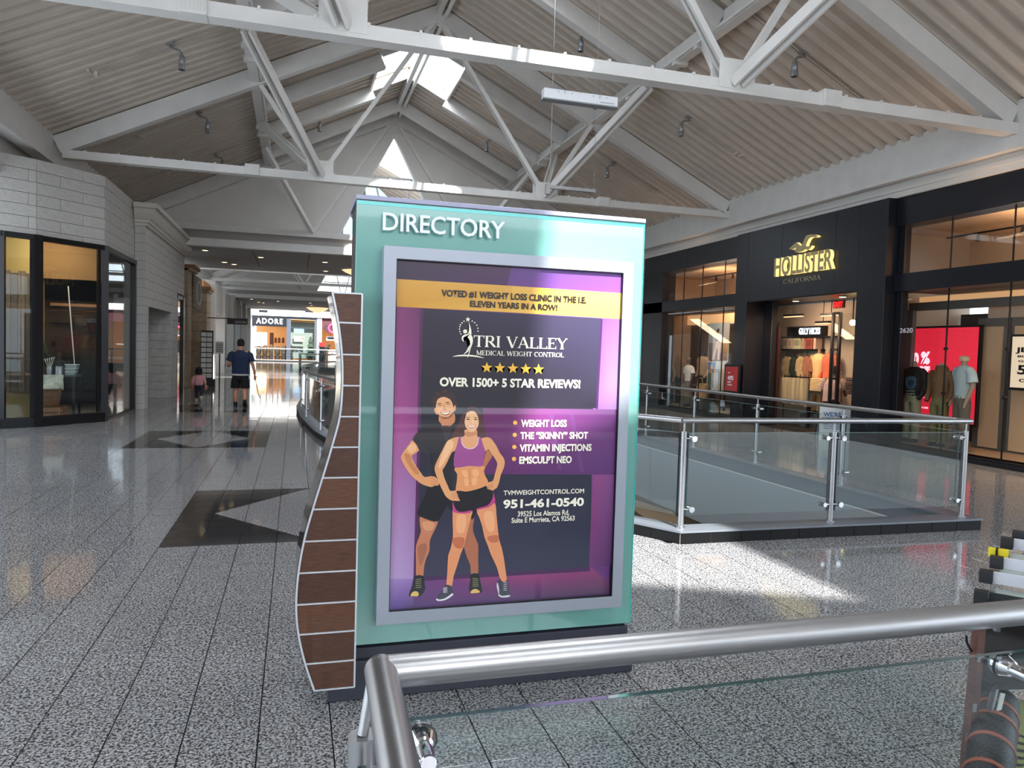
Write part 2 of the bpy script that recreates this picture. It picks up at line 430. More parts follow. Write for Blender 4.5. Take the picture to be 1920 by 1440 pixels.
for n, (ar, i, j, mt) in enumerate(cands):
    cx = T0X+(i+.5)*TS; cy = T0Y+(j+.5)*TS
    if n < 296:
        if tmesh is None:
            o = tg.obj('tile', M_tile, floor); tmesh = {None: o.data}
        else:
            if mt not in tmesh:
                d = tmesh[None].copy(); d.materials.clear(); d.materials.append(INL[mt][4]); tmesh[mt] = d
            o = bpy.data.objects.new('tile', tmesh[mt]); COL.objects.link(o); o.parent = floor
        o.location = (cx, cy, 0); o.rotation_euler = (random.uniform(-.0012, .0012), random.uniform(-.0012, .0012), 0)
    else:
        a = TS/2-gt; t1, t2 = random.uniform(-.0003, .0003), random.uniform(-.0003, .0003)
        vs = [(cx-a, cy-a, -t1-t2), (cx+a, cy-a, t1-t2), (cx+a, cy+a, t1+t2), (cx-a, cy+a, -t1+t2)]
        vs += [(v[0], v[1], -.008) for v in vs]
        stuff[mt].add(vs, [(0,1,2,3),(0,4,5,1),(1,5,6,2),(2,6,7,3),(3,7,4,0)])
for k, gg in stuff.items():
    if gg.v:
        o = gg.obj('tile_field', M_tile if k is None else INL[k][4], floor); o['kind'] = 'stuff'
# curb, fascia
def offset_poly(poly, d):
    out = []; n = len(poly)
    for i in range(n):
        p0 = Vector(poly[i-1]); p1 = Vector(poly[i]); p2 = Vector(poly[(i+1) % n])
        a = (p1-p0).normalized(); b = (p2-p1).normalized(); na = Vector((a.y, -a.x)); nb = Vector((b.y, -b.x))
        m = (na+nb).normalized(); out.append(tuple(p1+m*d/max(.5, m.dot(na))))
    return out
VO = offset_poly(VOID, .11); VI = offset_poly(VOID, -.10)
g = G(); gi = G(); gw = G(); n = len(VOID)
for i in range(n):
    j = (i+1) % n; a, b = VI[i], VI[j]
    g.add([(a[0], a[1], -.09), (b[0], b[1], -.09), (b[0], b[1], -1.08), (a[0], a[1], -1.08)], [(0, 1, 2, 3)]); gi.add([(a[0], a[1], .1), (b[0], b[1], .1), (b[0], b[1], -.075), (a[0], a[1], -.075)], [(0, 1, 2, 3)]); gw.add([(a[0], a[1], -.075), (b[0], b[1], -.075), (b[0], b[1], -.09), (a[0], a[1], -.09)], [(0, 1, 2, 3)])
    c, d = VO[i], VO[j]
    g.add([(a[0], a[1], -1.08), (b[0], b[1], -1.08), (d[0]+.3*(d[0]-b[0]), d[1]+.3*(d[1]-b[1]), -1.08), (c[0], c[1], -1.08)], [(0, 1, 2, 3)])
g.obj('fascia', M_fasc, floor); gi.obj('inner_band', mat('inner_band', (104, 108, 116), .5), floor); gw.obj('white_bead', M_wallw, floor)
M_curb = mat('black_curb_tile', (10, 10, 11), .4, spec=.2)
curb = struct(G().obj('trim_1', M_joint)) if False else None
g = G()
for i in range(n):
    j = (i+1) % n
    q = [VI[i], VI[j], VO[j], VO[i]]
    vs = [(p[0], p[1], 0) for p in q]+[(p[0], p[1], .10) for p in q]
    g.add(vs, [(4,5,6,7),(2,3,7,6)])
curb = struct(g.obj('trim_1', mat('curb_grout', (150, 148, 146), .8)))
capg = G(); VO2 = offset_poly(VOID, .125); VI2 = offset_poly(VOID, -.12)
for i in range(n):
    j = (i+1) % n; q = [VI2[i], VI2[j], VO2[j], VO2[i]]
    capg.add([(p[0], p[1], .10) for p in q]+[(p[0], p[1], .118) for p in q], [(0,1,2,3),(4,5,6,7),(2,3,7,6),(0,1,5,4),(1,2,6,5),(3,0,4,7)])
capg.obj('metal_cap', mat('satin_cap', (112, 118, 126), .38, .25), curb)
o0 = None
for i in (0, n-1, n-2, n-3, n-4, n-5, n-6, n-7):     # black tiles on the outer faces one can see
    a = Vector(VO[i]); b = Vector(VO[(i+1) % n]); L = (b-a).length; k = max(1, round(L/.305)); d = (b-a)/k
    for q in range(k):
        p = a+d*q+d.normalized()*.003; e = a+d*(q+1)-d.normalized()*.003; nn = Vector((d.y, -d.x)).normalized()
        g = G(); w_ = [(p.x, p.y), (e.x, e.y), (e.x+nn.x*.008, e.y+nn.y*.008), (p.x+nn.x*.008, p.y+nn.y*.008)]
        g.prism(w_, 'z', .001, .098); g.obj('curb_tile', M_curb, curb)
# lower storey seen through the void
M_low = mat('lower_brown', (120, 88, 70), .7, noise_s=4, noise_a=.2)
g = G(); g.box((-1.5, 3.5, -4.75), (9.5, 31, -4.6)); lf = struct(g.obj('floor', mat('lower_floor', (140, 132, 124), .2)))
g = G(); g.box((7.35, 3.5, -4.6), (7.5, 31, -.2)); lw = struct(g.obj('wall_lower_right', M_low))
for k in range(40):
    for z in range(6): 
        y = 9.2+k*.45
        if y < 18: G().box((7.33, y+.01, -3.9+z*.45+.01), (7.352, y+.44, -3.9+z*.45+.44)).obj('panel', M_low, lw)
g = G(); g.box((-1.5, 30.8, -4.6), (9.5, 31, -.2)); struct(g.obj('wall_lower_back', M_wallw))
g = G(); g.box((-1.6, 3.5, -4.6), (-1.5, 31, -.2)); struct(g.obj('wall_lower_left', M_wallw))
g = G(); g.box((-1.5, 3.4, -4.6), (9.5, 3.5, -.2)); struct(g.obj('wall_lower_front', M_wallw))
aw = empty('store_sign', (7.0, 12.6, -2), 'beige awning sign of the store below the void, black lettering', 'sign')
g = G(); g.prism([(11.0, -1.75), (14.6, -1.45), (14.6, -1.35), (12.2, -1.2), (11.0, -1.55)], 'x', 6.75, 7.3); g.obj('awning', mat('awning_beige', (206, 178, 148), .6), aw)
put_text('yrd', (7.30, 13.4, -2.45), (0, -1, 0), (0, 0, 1), 1.9, .55, M_black, 'lettering', aw, bold=.01, depth=.03)
area('lower_light', (3.5, 14, -1.3), (3.5, 14, -4), 3, 12, 120, (1, .93, .84))
# ------------------------------------------------------------------ railings
def run_railing(pts, posts, label, skip=(), zt=1.10, zb=.118, name='glass_railing', group=None, rail_r=.026, panels=True, detail=True, zg=(.23, .985)):
    p0 = posts[0]
    R_ = empty(name, (p0[0], p0[1], zb), label, 'railing', group)
    G().tube([(p[0], p[1], zt) for p in pts], rail_r, 14).obj('handrail', M_steel, R_)
    for k, p in enumerate(posts):
        if k in skip: continue
        g = G(); g.cyl((p[0], p[1], zb), (p[0], p[1], zt-.1), .026, 16); g.cyl((p[0], p[1], zt-.1), (p[0], p[1], zt), .009, 8); g.cyl((p[0], p[1], zb), (p[0], p[1], zb+.014), .042, 16)
        po = g.obj('post', M_steel, R_)
        if not detail: continue
        for z in (zg[0]+.06, zg[1]-.05):
            for sgn in (-1, 1):
                m = k+sgn
                if m < 0 or m >= len(posts): continue
                d = (Vector(posts[m])-Vector(p)).normalized()
                nn = Vector((-d.y, d.x))
                a = Vector((p[0], p[1], z)); b = a+Vector((d.x, d.y, 0))*.085
                g = G(); g.cyl(a, b, .011, 10); g.cyl(b-Vector((nn.x, nn.y, 0))*.03, b+Vector((nn.x, nn.y, 0))*.03, .022, 12); g.cyl(b-Vector((nn.x, nn.y, 0))*.045, b-Vector((nn.x, nn.y, 0))*.03, .027, 12, .015)
                g.obj('clamp', M_chrome, po)
    if panels:
        for a, b in zip(posts[:-1], posts[1:]):
            a = Vector(a); b = Vector(b); d = (b-a).normalized(); A = a+d*.045; B = b-d*.045
            G().bar((A.x, A.y, sum(zg)/2), (B.x, B.y, sum(zg)/2), .012, zg[1]-zg[0]).obj('glass_panel', M_glass, R_)
            G().bar((A.x, A.y, zg[1]+.0015), (B.x, B.y, zg[1]+.0015), .012, .003).obj('glass_edge', mat('pale_edge', (120, 146, 150), .15), R_)
            if detail:
                for q in (A, B): G().box((q.x-.006, q.y-.006, zg[0]), (q.x+.006, q.y+.006, zg[1])).obj('glass_edge', M_dkedge, R_)
    return R_
run_railing([(3.36, 5.95), (6.66, 5.92)], [(3.39, 5.95), (5.0, 5.935), (6.60, 5.92)], 'glass railing along the near straight edge of the floor void')
run_railing([(3.37, 5.95), (2.65, 7.15), (1.9, 8.6), (1.25, 10.3)], [(3.39, 5.95), (2.65, 7.15), (1.9, 8.6), (1.25, 10.3)], 'glass railing on the diagonal edge of the void running behind the kiosk', skip=(0,))
run_railing([(6.62, 5.93), (6.62, 24.2)], [(6.62, 5.98)]+[(6.62, y) for y in (7.7, 9.5, 11.3, 13.1, 14.9, 16.7, 18.5, 20.3, 22.1, 24.0)], 'long glass railing on the far right edge of the void facing the black storefront', skip=(0,))
cr = [(1.25, 10.3), (.78, 12.2), (.49, 14.1), (.27, 16.8), (.18, 19.6), (.28, 21.8), (.75, 25.2), (1.45, 28.0), (2.6, 28.9), (4.0, 29.3), (5.2, 28.8), (6.2, 27), (6.62, 24.2)]
crs = []
for i in range(len(cr)-1):
    p0 = Vector(cr[max(i-1, 0)]); p1 = Vector(cr[i]); p2 = Vector(cr[i+1]); p3 = Vector(cr[min(i+2, len(cr)-1)])
    for k in range(4):
        t = k/4; crs.append(tuple(.5*((2*p1)+(-p0+p2)*t+(2*p0-5*p1+4*p2-p3)*t*t+(-p0+3*p1-3*p2+p3)*t**3)))
crs.append(cr[-1])
run_railing(crs, cr[1:-1], 'curved glass railing on the left edge of the void beside the wooden fin')
# second void further down the hall
run_railing([(.35, 50), (4.5, 50)], [(.4, 50), (2.0, 50), (3.6, 50)], 'far glass railing at the near edge of the second void', zb=.02, detail=False, rail_r=.04)
run_railing([(.35, 50), (.35, 66)], [(.35, 50), (.35, 54), (.35, 58), (.35, 62), (.35, 66)], 'far glass railing on the side of the second void', zb=.02, detail=False, rail_r=.04)
G().box((.3, 49.9, 0), (5, 50.1, .25)).obj('trim_2', M_black)['kind'] = 'structure'
run_railing([(-4.1, 76), (9, 76)], [(-4, 76), (-2, 76), (0, 76), (2, 76), (4, 76), (6, 76)], 'farthest glass railing in front of the shop at the end of the hall', zb=.16, zt=1.25, detail=False, rail_r=.04, zg=(.28, 1.15))
G().box((-4.1, 75.8, 0), (2.2, 76.2, .1)).obj('trim_3', M_black)['kind'] = 'structure'
G().box((-4.1, 75.79, .1), (2.2, 76.2, .16)).obj('trim_4', M_soffit)['kind'] = 'structure'
# near railing at the camera
NR = empty('glass_railing', (.16, 1.37, 0), 'large brushed steel handrail with glass panel nearest the camera', 'railing')
rz, ry, rx, rr = 1.07, 1.372, .165, .0305
pts = [(3.6, ry, rz), (1.6, ry, rz), (.6, ry, rz), (rx+.035, ry, rz)]
G().tube([(3.9, ry, rz), (rx+.012, ry, rz)], rr, 28).obj('handrail', M_steel, NR)
G().tube([(rx, ry+.012, rz), (rx-.01, ry-.3, rz), (rx-.035, .35, rz)], rr, 28).obj('handrail', mat('brushed_steel_dark', (150, 150, 152), .34, 1, noise_s=14, noise_a=.06, stretch=(4, .5, 4)), NR)
G().ball((rx, ry, rz), rr*1.01, n=24, m=14).obj('corner_joint', M_steel, NR)
pg = G(); pg.cyl((rx-.035, ry-.03, -.0), (rx-.035, ry-.03, .97), .026, 20); pg.cyl((rx-.035, ry-.03, .97), (rx-.02, ry-.02, 1.06), .01, 10)
po = pg.obj('post', M_steel, NR)
zg1 = .972
G().box((.215, ry-.006, .1), (3.6, ry+.006, zg1)).obj('glass_panel', M_glass, NR)
G().box((.215, ry-.006, zg1), (3.6, ry+.006, zg1+.0012)).obj('glass_edge', M_edge, NR)
G().box((.118, .2, .1), (.130, ry-.09, .945)).obj('glass_panel', M_glass, NR)
G().box((.116, ry-.096, .1), (.132, ry-.088, .945)).obj('glass_edge', M_edge, NR)
def standoff(px, pyy, name='clamp'):
    c = gy(px, pyy, ry)
    g = G(); a = Vector((c.x, ry+.006, c.z)); 
    g.tube([a+Vector((0, .018, 0)), a+Vector((0, .008, 0)), a, a+Vector((0, -.006, 0)), a+Vector((0, -.03, 0)), a+Vector((0, -.034, 0)), a+Vector((0, -.085, 0)), a+Vector((0, -.09, 0))], [.024, .029, .0295, .0295, .02, .0155, .0155, .0145], 28, smooth=False)
    o = g.obj(name, M_chrome, po)
    G().tube([a+Vector((0, -.001, 0)), a+Vector((0, -.007, 0))], [.0315, .0315], 24).obj('gasket', M_black, NR)
    return a
a = standoff(790, 1388)
g = G(); b = Vector((rx-.035, ry-.03, a.z-.03)); g.tube([b, b+Vector((.025, -.01, 0)), a+Vector((-.035, -.06, -.012)), a+Vector((0, -.07, 0))], [.022, .02, .012, .009], 16); g.obj('clamp', M_chrome, po)
a = standoff(1882, 1248)
po2 = G(); po2.cyl((a.x+.25, ry-.09, 0), (a.x+.25, ry-.09, .97), .026, 20); po2.cyl((a.x, ry-.085, a.z), (a.x+.24, ry-.09, a.z-.02), .014, 14); po2.obj('post', M_steel, NR)
# ------------------------------------------------------------------ roof
XR, XL, ZE, ZR = 10.9, -4.79, 5.77, 9.614
XC = (XR+XL)/2; SL = (ZR-ZE)/(XR-XC); TH = math.atan(SL)
def dz(x): return ZE+(min(x-XL, XR-x))*SL
ceil_ = struct(empty('ceiling', (XC, 10, ZE)))
def deck(xa, xb, ya, yb, m=M_deck, name='roof_deck', pitch=.305, h=.12):
    """corrugated steel deck: ribs run up the slope, profile repeats along the hall"""
    k = pitch/.305
    def upz(y):
        t = (y % pitch)/k
        for (t0, u0), (t1, u1) in zip(((0, 0), (.125, 0), (.15, 1), (.28, 1)), ((.125, 0), (.15, 1), (.28, 1), (.305, 0))):
            if t <= t1+1e-9: return h*(u0+(u1-u0)*(t-t0)/(t1-t0))
        return 0
    ys = {ya, yb}; n0 = math.floor(ya/pitch)
    while n0*pitch < yb:
        for t in (0, .125, .15, .28):
            y = n0*pitch+t*k
            if ya < y < yb: ys.add(y)
        n0 += 1
    prof = [(y, upz(y)) for y in sorted(ys)]
    g = G(); vs = []
    for (y, up) in prof: vs += [(xa, y, dz(xa)+up), (xb, y, dz(xb)+up)]
    g.add(vs, [(2*i, 2*i+1, 2*i+3, 2*i+2) for i in range(len(prof)-1)])
    return g.obj(name, m, ceil_)
SKY = [(-4.4, -2.0, 1.95, 4.9), (3.0, 5.7, 1.95, 4.15), (11.05, 13.75, 1.95, 4.15), (19.15, 21.8, 1.95, 4.15)]
BAY = [-6.6, -3.7+1.6, 1.2, 3.0, 9.12, 11.5, 14.0, 17.2, 19.0, 21.6, 23.9, 25.2]
ybreaks = [-14, -11, -8, -4.4, -2.0, .3, 3.0, 5.7, 9.2, 11.05, 13.75, 17.2, 19.15, 21.8, 25.25]
for ya, yb in zip(ybreaks[:-1], ybreaks[1:]):
    s_ = [q for q in SKY if abs(q[0]-ya) < .01]
    for sd in (-1, 1):
        e = XL if sd < 0 else XR
        if s_:
            deck(e, s_[0][2] if sd < 0 else s_[0][3], ya, yb)
        else: deck(e, XC, ya, yb)
# closed roof skin above the deck so that no sky leaks in
g = G()
for ya, yb in zip(ybreaks[:-1], ybreaks[1:]):
    s_ = [q for q in SKY if abs(q[0]-ya) < .01]
    for sd in (-1, 1):
        e = XL-.6 if sd < 0 else XR+.6; t = XC
        if s_: t = s_[0][2] if sd < 0 else s_[0][3]
        za = ZE-.6*SL+.22; zb = dz(t)+.22
        g.add([(e, ya, za), (t, ya, zb), (t, yb, zb), (e, yb, za)], [(0, 1, 2, 3)])
g.obj('roof_skin', M_deck, ceil_)
# skylights
for k, (ya, yb, xa, xb) in enumerate(SKY):
    st = empty('window_%d' % (k+1), (XC, (ya+yb)/2, ZR)); struct(st)
    g = G(); t = .07; dp = .34
    for sd in (-1, 1):
        x = xa if sd < 0 else xb
        g.bar((x, ya, dz(x)+.02), (x, yb, dz(x)+.02), .06, dp)
        for y in (ya, yb): g.bar((x, y, dz(x)+.02), (XC, y, ZR+.02), .06, .26)
    g.obj('window_frame', M_white, st)
    g = G()
    for sd in (-1, 1):
        x = xa if sd < 0 else xb
        g.add([(x, ya, dz(x)+.3), (XC, ya, ZR+.3), (XC, yb, ZR+.3), (x, yb, dz(x)+.3)], [(0, 1, 2, 3)])
    g.obj('pane', M_skyglass, st)
# ridge, purlins and rafters
def member(name, segs, m=M_white, parent=None):
    g = G()
    for s_ in segs: g.bar(*s_)
    return g.obj(name, m, parent or ceil_)
member('ridge_beam', [((XC, -14, ZR-.16), (XC, 25.2, ZR-.16), .12, .2)])
G().tube([(XC+.16, -14, ZR-.28), (XC+.16, 25.1, ZR-.28)], .05, 10).obj('ridge_pipe', M_white, ceil_)
for sd, nm in ((-1, 'l'), (1, 'r')):
    xp = XC+sd*3.98
    g = G(); zz = dz(xp)
    g.bar((xp, -14, zz-.17), (xp, 25.2, zz-.17), .1, .3); g.bar((xp, -14, zz-.33), (xp, 25.2, zz-.33), .2, .03)
    g.obj('purlin_beam', M_white, ceil_)
    G().tube([(xp-sd*.13, -14, zz-.3), (xp-sd*.13, 25, zz-.3)], .035, 8).obj('conduit', M_white, ceil_)
    for y in (6.4, 7.3, 12.2, 13.0, 15.1, 15.8, 20.6, 21.3): G().box((xp-.14, y, zz-.40), (xp+.14, y+.12, zz-.30)).obj('bracket', M_white, ceil_)
rn = [None]
def rafter(y, xa, xb, w_=.14, h_=.34, parent=None):
    d = (Vector((xb, 0, dz(xb)))-Vector((xa, 0, dz(xa)))).normalized(); n_ = Vector((-d.z, 0, d.x))
    if n_.z < 0: n_ = -n_
    g = G(); y += .004 if xa < XC else 0; a = Vector((xa, y, dz(xa)))-n_*h_/2-n_*.02; b = Vector((xb, y, dz(xb)))-n_*h_/2-n_*.02
    g.bar(a, b, w_, h_, n_); g.bar(a-n_*h_/2, b-n_*h_/2, .22, .02, n_)
    return g.obj('rafter', M_white, parent or ceil_)
NX = 2.65; CZ = 5.36
TR = [-6.9, 1.15, 9.22, 17.28]
for y in (-4.4, -2.0, 0, 3.0, 5.7, 7.3, 11.5, 14.0, 19.15, 21.6, 23.9):
    for sd in (-1, 1):
        xs = XC+sd*3.98; top = XC
        for (ya, yb, xa, xb) in SKY:
            if ya-.05 < y < yb+.05: top = (xa if sd < 0 else xb)-sd*-.02
        rafter(y+.08, xs, top)
tl = {-6.9: None, 1.15: 'white steel roof truss directly above the camera, out of view overhead', 9.22: 'nearest white steel roof truss spanning the top of the view', 17.28: 'second white steel roof truss, its bottom chord just above the kiosk'}
for y in TR[2:]:
    t = empty('roof_truss', (XC, y, CZ), tl[y], 'truss')
    for sd in (-1, 1):
        rafter(y, XL if sd < 0 else XR, XC, .16, .36, t)
    g = G(); g.box((XL+.2, y-.11, CZ-.03), (XR-.02, y+.11, CZ+.14))
    g.obj('bottom_chord', M_white, t)
    for sd in (-1, 1):
        xn = XC+.08+sd*NX; zn = CZ+.1; xp = XC+sd*3.98
        def P(x, yy, z): return (x, yy, z)
        G().bar(P(xn, y, zn), P(xp-sd*.1, y, dz(xp)-.35), .09, .1).obj('web_member', M_white, t)
        g = G(); g.bar(P(xn+sd*.0, y-.05, zn), P(XC+sd*.12, y-.05, ZR-.45), .05, .09); g.bar(P(xn, y+.05, zn), P(XC+sd*.12, y+.05, ZR-.45), .05, .09); g.obj('web_member', M_white, t)
        for sy in (-1, 1):   # braces along the hall up to the purlin
            g = G()
            for off in (-.07, .07): g.bar(P(xn+off, y+sy*.12, zn), P(xp+off, y+sy*2.9, dz(xp)-.36), .045, .15)
            g.bar(P(xn, y+sy*.12, zn+.06), P(xp, y+sy*2.9, dz(xp)-.3), .14, .02)
            g.obj('purlin_brace', M_white, t)
        G().box((xn-.28, y-.118, CZ+.02), (xn+.28, y-.11, CZ+.42)).obj('gusset_plate', M_white, t)
        G().box((xn-.28, y+.11, CZ+.02), (xn+.28, y+.118, CZ+.42)).obj('gusset_plate', M_white, t)
    g = G(); x = XL+.6
    while x < XR-.4: g.box((x, y-.118, CZ+.12), (x+.03, y-.02, CZ+.165)); x += .62
    g.obj('clip', M_white, t)['kind'] = 'stuff'
    for x in ((-1.15, 7.35) if y < 12 else (-.95, 7.3)):
        bx = empty('ballast_box', (x, y, CZ+.14), {True: 'ribbed white ballast box on the nearest truss chord, ', False: 'ribbed white ballast box on the second truss chord, '}[y < 12]+('left one' if x < 0 else 'right one'), 'box')
        G().box((x-.15, y-.15, CZ-.034), (x+.15, y+.116, CZ+.2), .008).obj('housing', M_white, bx)
        g = G()
        for k in range(7): g.box((x-.13+k*.04, y-.158, CZ), (x-.115+k*.04, y-.148, CZ+.19))
        g.obj('rib', M_white, bx)
# eave beams and upper walls
wr = struct(empty('wall_right', (11, 15, 5)))
g = G(); g.box((10.86, -14, 5.14), (11.3, 25.3, 5.86)); g.obj('eave_beam', M_white, wr)
g = G(); g.box((11.06, -14, 4.84), (11.4, 25.3, 5.14)); g.obj('fascia', M_wallw, wr)
G().box((10.8, -14, 5.1), (10.95, 25.3, 5.16)).obj('ledge', M_white, wr)
G().box((11.02, -14, 4.95), (11.07, 25.3, 5.02)).obj('moulding', M_wallw, wr)
wl = struct(empty('wall_left', (-4.8, 15, 5)))
g = G(); g.box((-5.1, -14, 5.25), (-4.76, 25.3, 5.86)); g.obj('eave_beam', M_white, wl)
G().box((-4.95, -14, 5.18), (-4.70, 25.3, 5.26)).obj('ledge', M_white, wl)
G().box((-5.6, -14, 4.6), (-5.1, 25.3, 5.5)).obj('fascia', M_wallw, wl)
g = G(); g.box((-8, -14.2, 0), (14, -14, 5.3)); struct(g.obj('wall_sky_blocker', mat('back_wall', (120, 118, 116), .8)))  # unseen wall added to keep bright sky out of the poster's reflection
# gable wall at the end of this bay
def gable(y, zb, label_n, void=True):
    gw = struct(empty('wall_gable' if label_n == 0 else 'wall_far_gable', (XC, y, zb)))
    A = (XC+.03, 8.70); wl_, wr_ = (XC+.03-1.95, 4.6), (XC+.03+1.95, 4.6)
    k = (8.70-4.9)/(8.70-4.6)
    # plaster: three pieces around the triangular window
    pl = [(XL-.3, zb), (A[0]-1.95*k, zb), A, (XC, ZR+.1), (XL-.3, ZE)]
    pr = [(XR+.3, zb), (XR+.3, ZE), (XC, ZR+.1), A, (A[0]+1.95*k, zb)]
    for p in (pl, pr): G().prism(p, 'y', y, y+.2).obj('plaster', M_wallw, gw)
    for sd in (-1, 1):
        rafter(y-.1, XL if sd < 0 else XR, XC, .16, .4, gw)
        G().bar((XC, y-.05, ZR-.3), (XC+.08+sd*2.65, y-.05, zb+.1), .09, .11, (0, 1, 0)).obj('trim_strip', M_white, gw)
        xp = XC+sd*3.98
        G().bar((XC+.08+sd*2.65, y-.12, zb+.15), (xp, y-2.6, dz(xp)-.36), .12, .14).obj('purlin_brace', M_white, gw)
        G().bar((A[0]+sd*.02, y-.01, A[1]+.06), (A[0]+sd*1.95*k, y-.01, zb), .05, .03, (0, 1, 0)).obj('reveal', M_white, gw)
    G().box((XL, y-.16, zb-.02), (XR, y+.05, zb+.16)).obj('beam', M_white, gw)
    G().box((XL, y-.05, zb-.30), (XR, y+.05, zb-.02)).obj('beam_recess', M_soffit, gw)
    G().box((XL, y-.2, zb-.52), (XR, y+.05, zb-.28)).obj('beam', M_white, gw)
    wn = struct(empty('window_%d' % (6+label_n), (XC, y+.1, 7)))
    g = G(); z1 = 7.36; hw = 1.95*(8.70-z1)/4.1
    c = A[0]
    g.bar((c-hw, y+.08, z1), (c+hw, y+.08, z1), .05, .07)
    z2 = 6.0; hw2 = 1.95*(8.7-z2)/4.1
    g.bar((c-hw, y+.08, z1), (c-.12, y+.08, zb), .05, .06); g.bar((c+hw, y+.08, z1), (c+.12, y+.08, zb), .05, .06)
    g.bar((c-hw2, y+.08, z2), (c+hw2, y+.08, z2), .05, .06)
    g.obj('window_frame', M_white, wn)
    g = G(); g.add([(c-1.95*k, y+.12, zb), (c+1.95*k, y+.12, zb), (c, y+.12, 8.7)], [(0, 1, 2)]); g.obj('pane', M_skyglass, wn)
    return gw
gable(25.2, 5.2, 0)
# roof glazing of the court beyond, seen through the triangular window
cg = struct(empty('window_9', (XC, 34, 9)))
M_blueglass = mat('blue_glazing', (120, 190, 225), .1, 0, emit=None)
g = G()
for (a, b, c) in [((2.6, 7.6), (3.9, 7.6), (2.4, 8.9)), ((3.0, 6.9), (4.6, 6.9), (3.1, 7.8)), ((1.7, 6.3), (2.6, 6.3), (1.7, 7.6)), ((3.2, 6.0), (4.8, 6.0), (4.5, 6.7))]:
    g.add([(p[0], 29+.1, p[1]-.6) for p in (a, b, c)], [(0, 1, 2)])
g.obj('pane', M_blueglass, cg)
# soffit between the bays
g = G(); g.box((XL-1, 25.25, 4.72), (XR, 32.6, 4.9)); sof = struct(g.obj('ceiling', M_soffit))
def soffit_bits(sof, ya, yb, tagw):
    for k, (x, y) in enumerate([(-2.9, ya+.9), (-2.6, ya+4.4), (-2.3, ya+5.0), (1.0, ya+2.3), (1.15, ya+5.6), (-1.2, ya+2.0)]):
        d = empty('downlight', (x, y, 4.72), 'small round recessed ceiling light, %s in the %s flat ceiling' % (['leftmost', 'second from left', 'third from left', 'near the kiosk', 'far one near the kiosk', 'middle one'][k], tagw), 'light', 'recessed lights in the '+tagw+' flat ceiling')
        G().cyl((x, y, 4.705), (x, y, 4.719), .12, 16).obj('trim_ring', M_white, d)
        G().cyl((x, y, 4.70), (x, y, 4.7049), .085, 16).obj('lens', mat('lamp_lens', (255, 230, 190), .4, emit=(255, 220, 170), es=3), d)
soffit_bits(sof, 25.6, 32.6, 'nearer')
for x in (-1.4, .4): G().box((x, 26, 4.716), (x+.03, 31, 4.7195)).obj('joint', M_joint, sof)
pen = empty('pendant_light', (2.35, 30, 4.4), 'shallow cone-shaped glowing pendant at the near flat ceiling beside the kiosk', 'lamp')
G().loft([(2.35, 30, 4.68, .62, .62), (2.35, 30, 4.6, .5, .5), (2.35, 30, 4.45, .12, .12)], 24).obj('shade', mat('pendant_shade', (225, 205, 180), .5, emit=(255, 214, 160), es=1.1), pen)
G().cyl((2.35, 30, 4.68), (2.35, 30, 4.72), .66, 24).obj('rim', M_white, pen)
# second bay
for ya, yb in ((32.6, 37), (37, 41.5), (41.5, 46), (46, 52)):
    for e in (XL, XR): deck(e, XC, ya, yb, pitch=.61)
g = G(); g.add([(XL-.6, 32.6, ZE-.1), (XC-1.1, 32.6, dz(XC-1.1)+.25), (XC-1.1, 52, dz(XC-1.1)+.25), (XL-.6, 52, ZE-.1)], [(0, 1, 2, 3)]); g.obj('roof_skin', M_deck, ceil_)
for y in (40, 47):
    t = empty('roof_truss', (XC, y, CZ), 'white roof truss far down the hall beyond the flat ceiling, ' + ('nearer one' if y < 45 else 'farther one'), 'truss')
    G().box((XL, y-.11, CZ-.03), (XR, y+.11, CZ+.14)).obj('bottom_chord', M_white, t)
    for sd in (-1, 1):
        xn = XC+.08+sd*NX; xp = XC+sd*3.98
        G().bar((xn, y, CZ), (xp, y, dz(xp)-.2), .1, .1).obj('web_member', M_white, t)
        G().bar((xn, y, CZ), (XC, y, ZR-.3), .1, .1).obj('web_member', M_white, t)
        G().bar((xn, y, CZ), (xp, y+2.8, dz(xp)-.2), .16, .1).obj('purlin_brace', M_white, t)
        rafter(y, XL if sd < 0 else XR, XC, .16, .36, t)
g2 = gable(52, 5.2, 1)
G().box((XL-.3, 32.6, 4.72), (XR, 32.8, 5.3)).obj('wall_upstand', M_wallw)['kind'] = 'structure'
G().box((XL-.5, 32.6, 4.9), (XL-.2, 52, 5.9)).obj('wall_upper_left', M_wallw)['kind'] = 'structure'
G().box((XR+.2, 25, 0), (XR+.5, 90, 6)).obj('wall_far_right', M_wallw)['kind'] = 'structure'
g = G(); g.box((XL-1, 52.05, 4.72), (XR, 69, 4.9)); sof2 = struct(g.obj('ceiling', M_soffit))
soffit_bits(sof2, 53, 69, 'farther')
pen = empty('pendant_light', (1.7, 62, 4.4), 'shallow glowing pendant farther down the hall above the wooden fin', 'lamp')
G().loft([(1.7, 62, 4.70, .9, .9), (1.7, 62, 4.5, .6, .6), (1.7, 62, 4.3, .15, .15)], 24).obj('shade', MATS['pendant_shade'], pen)
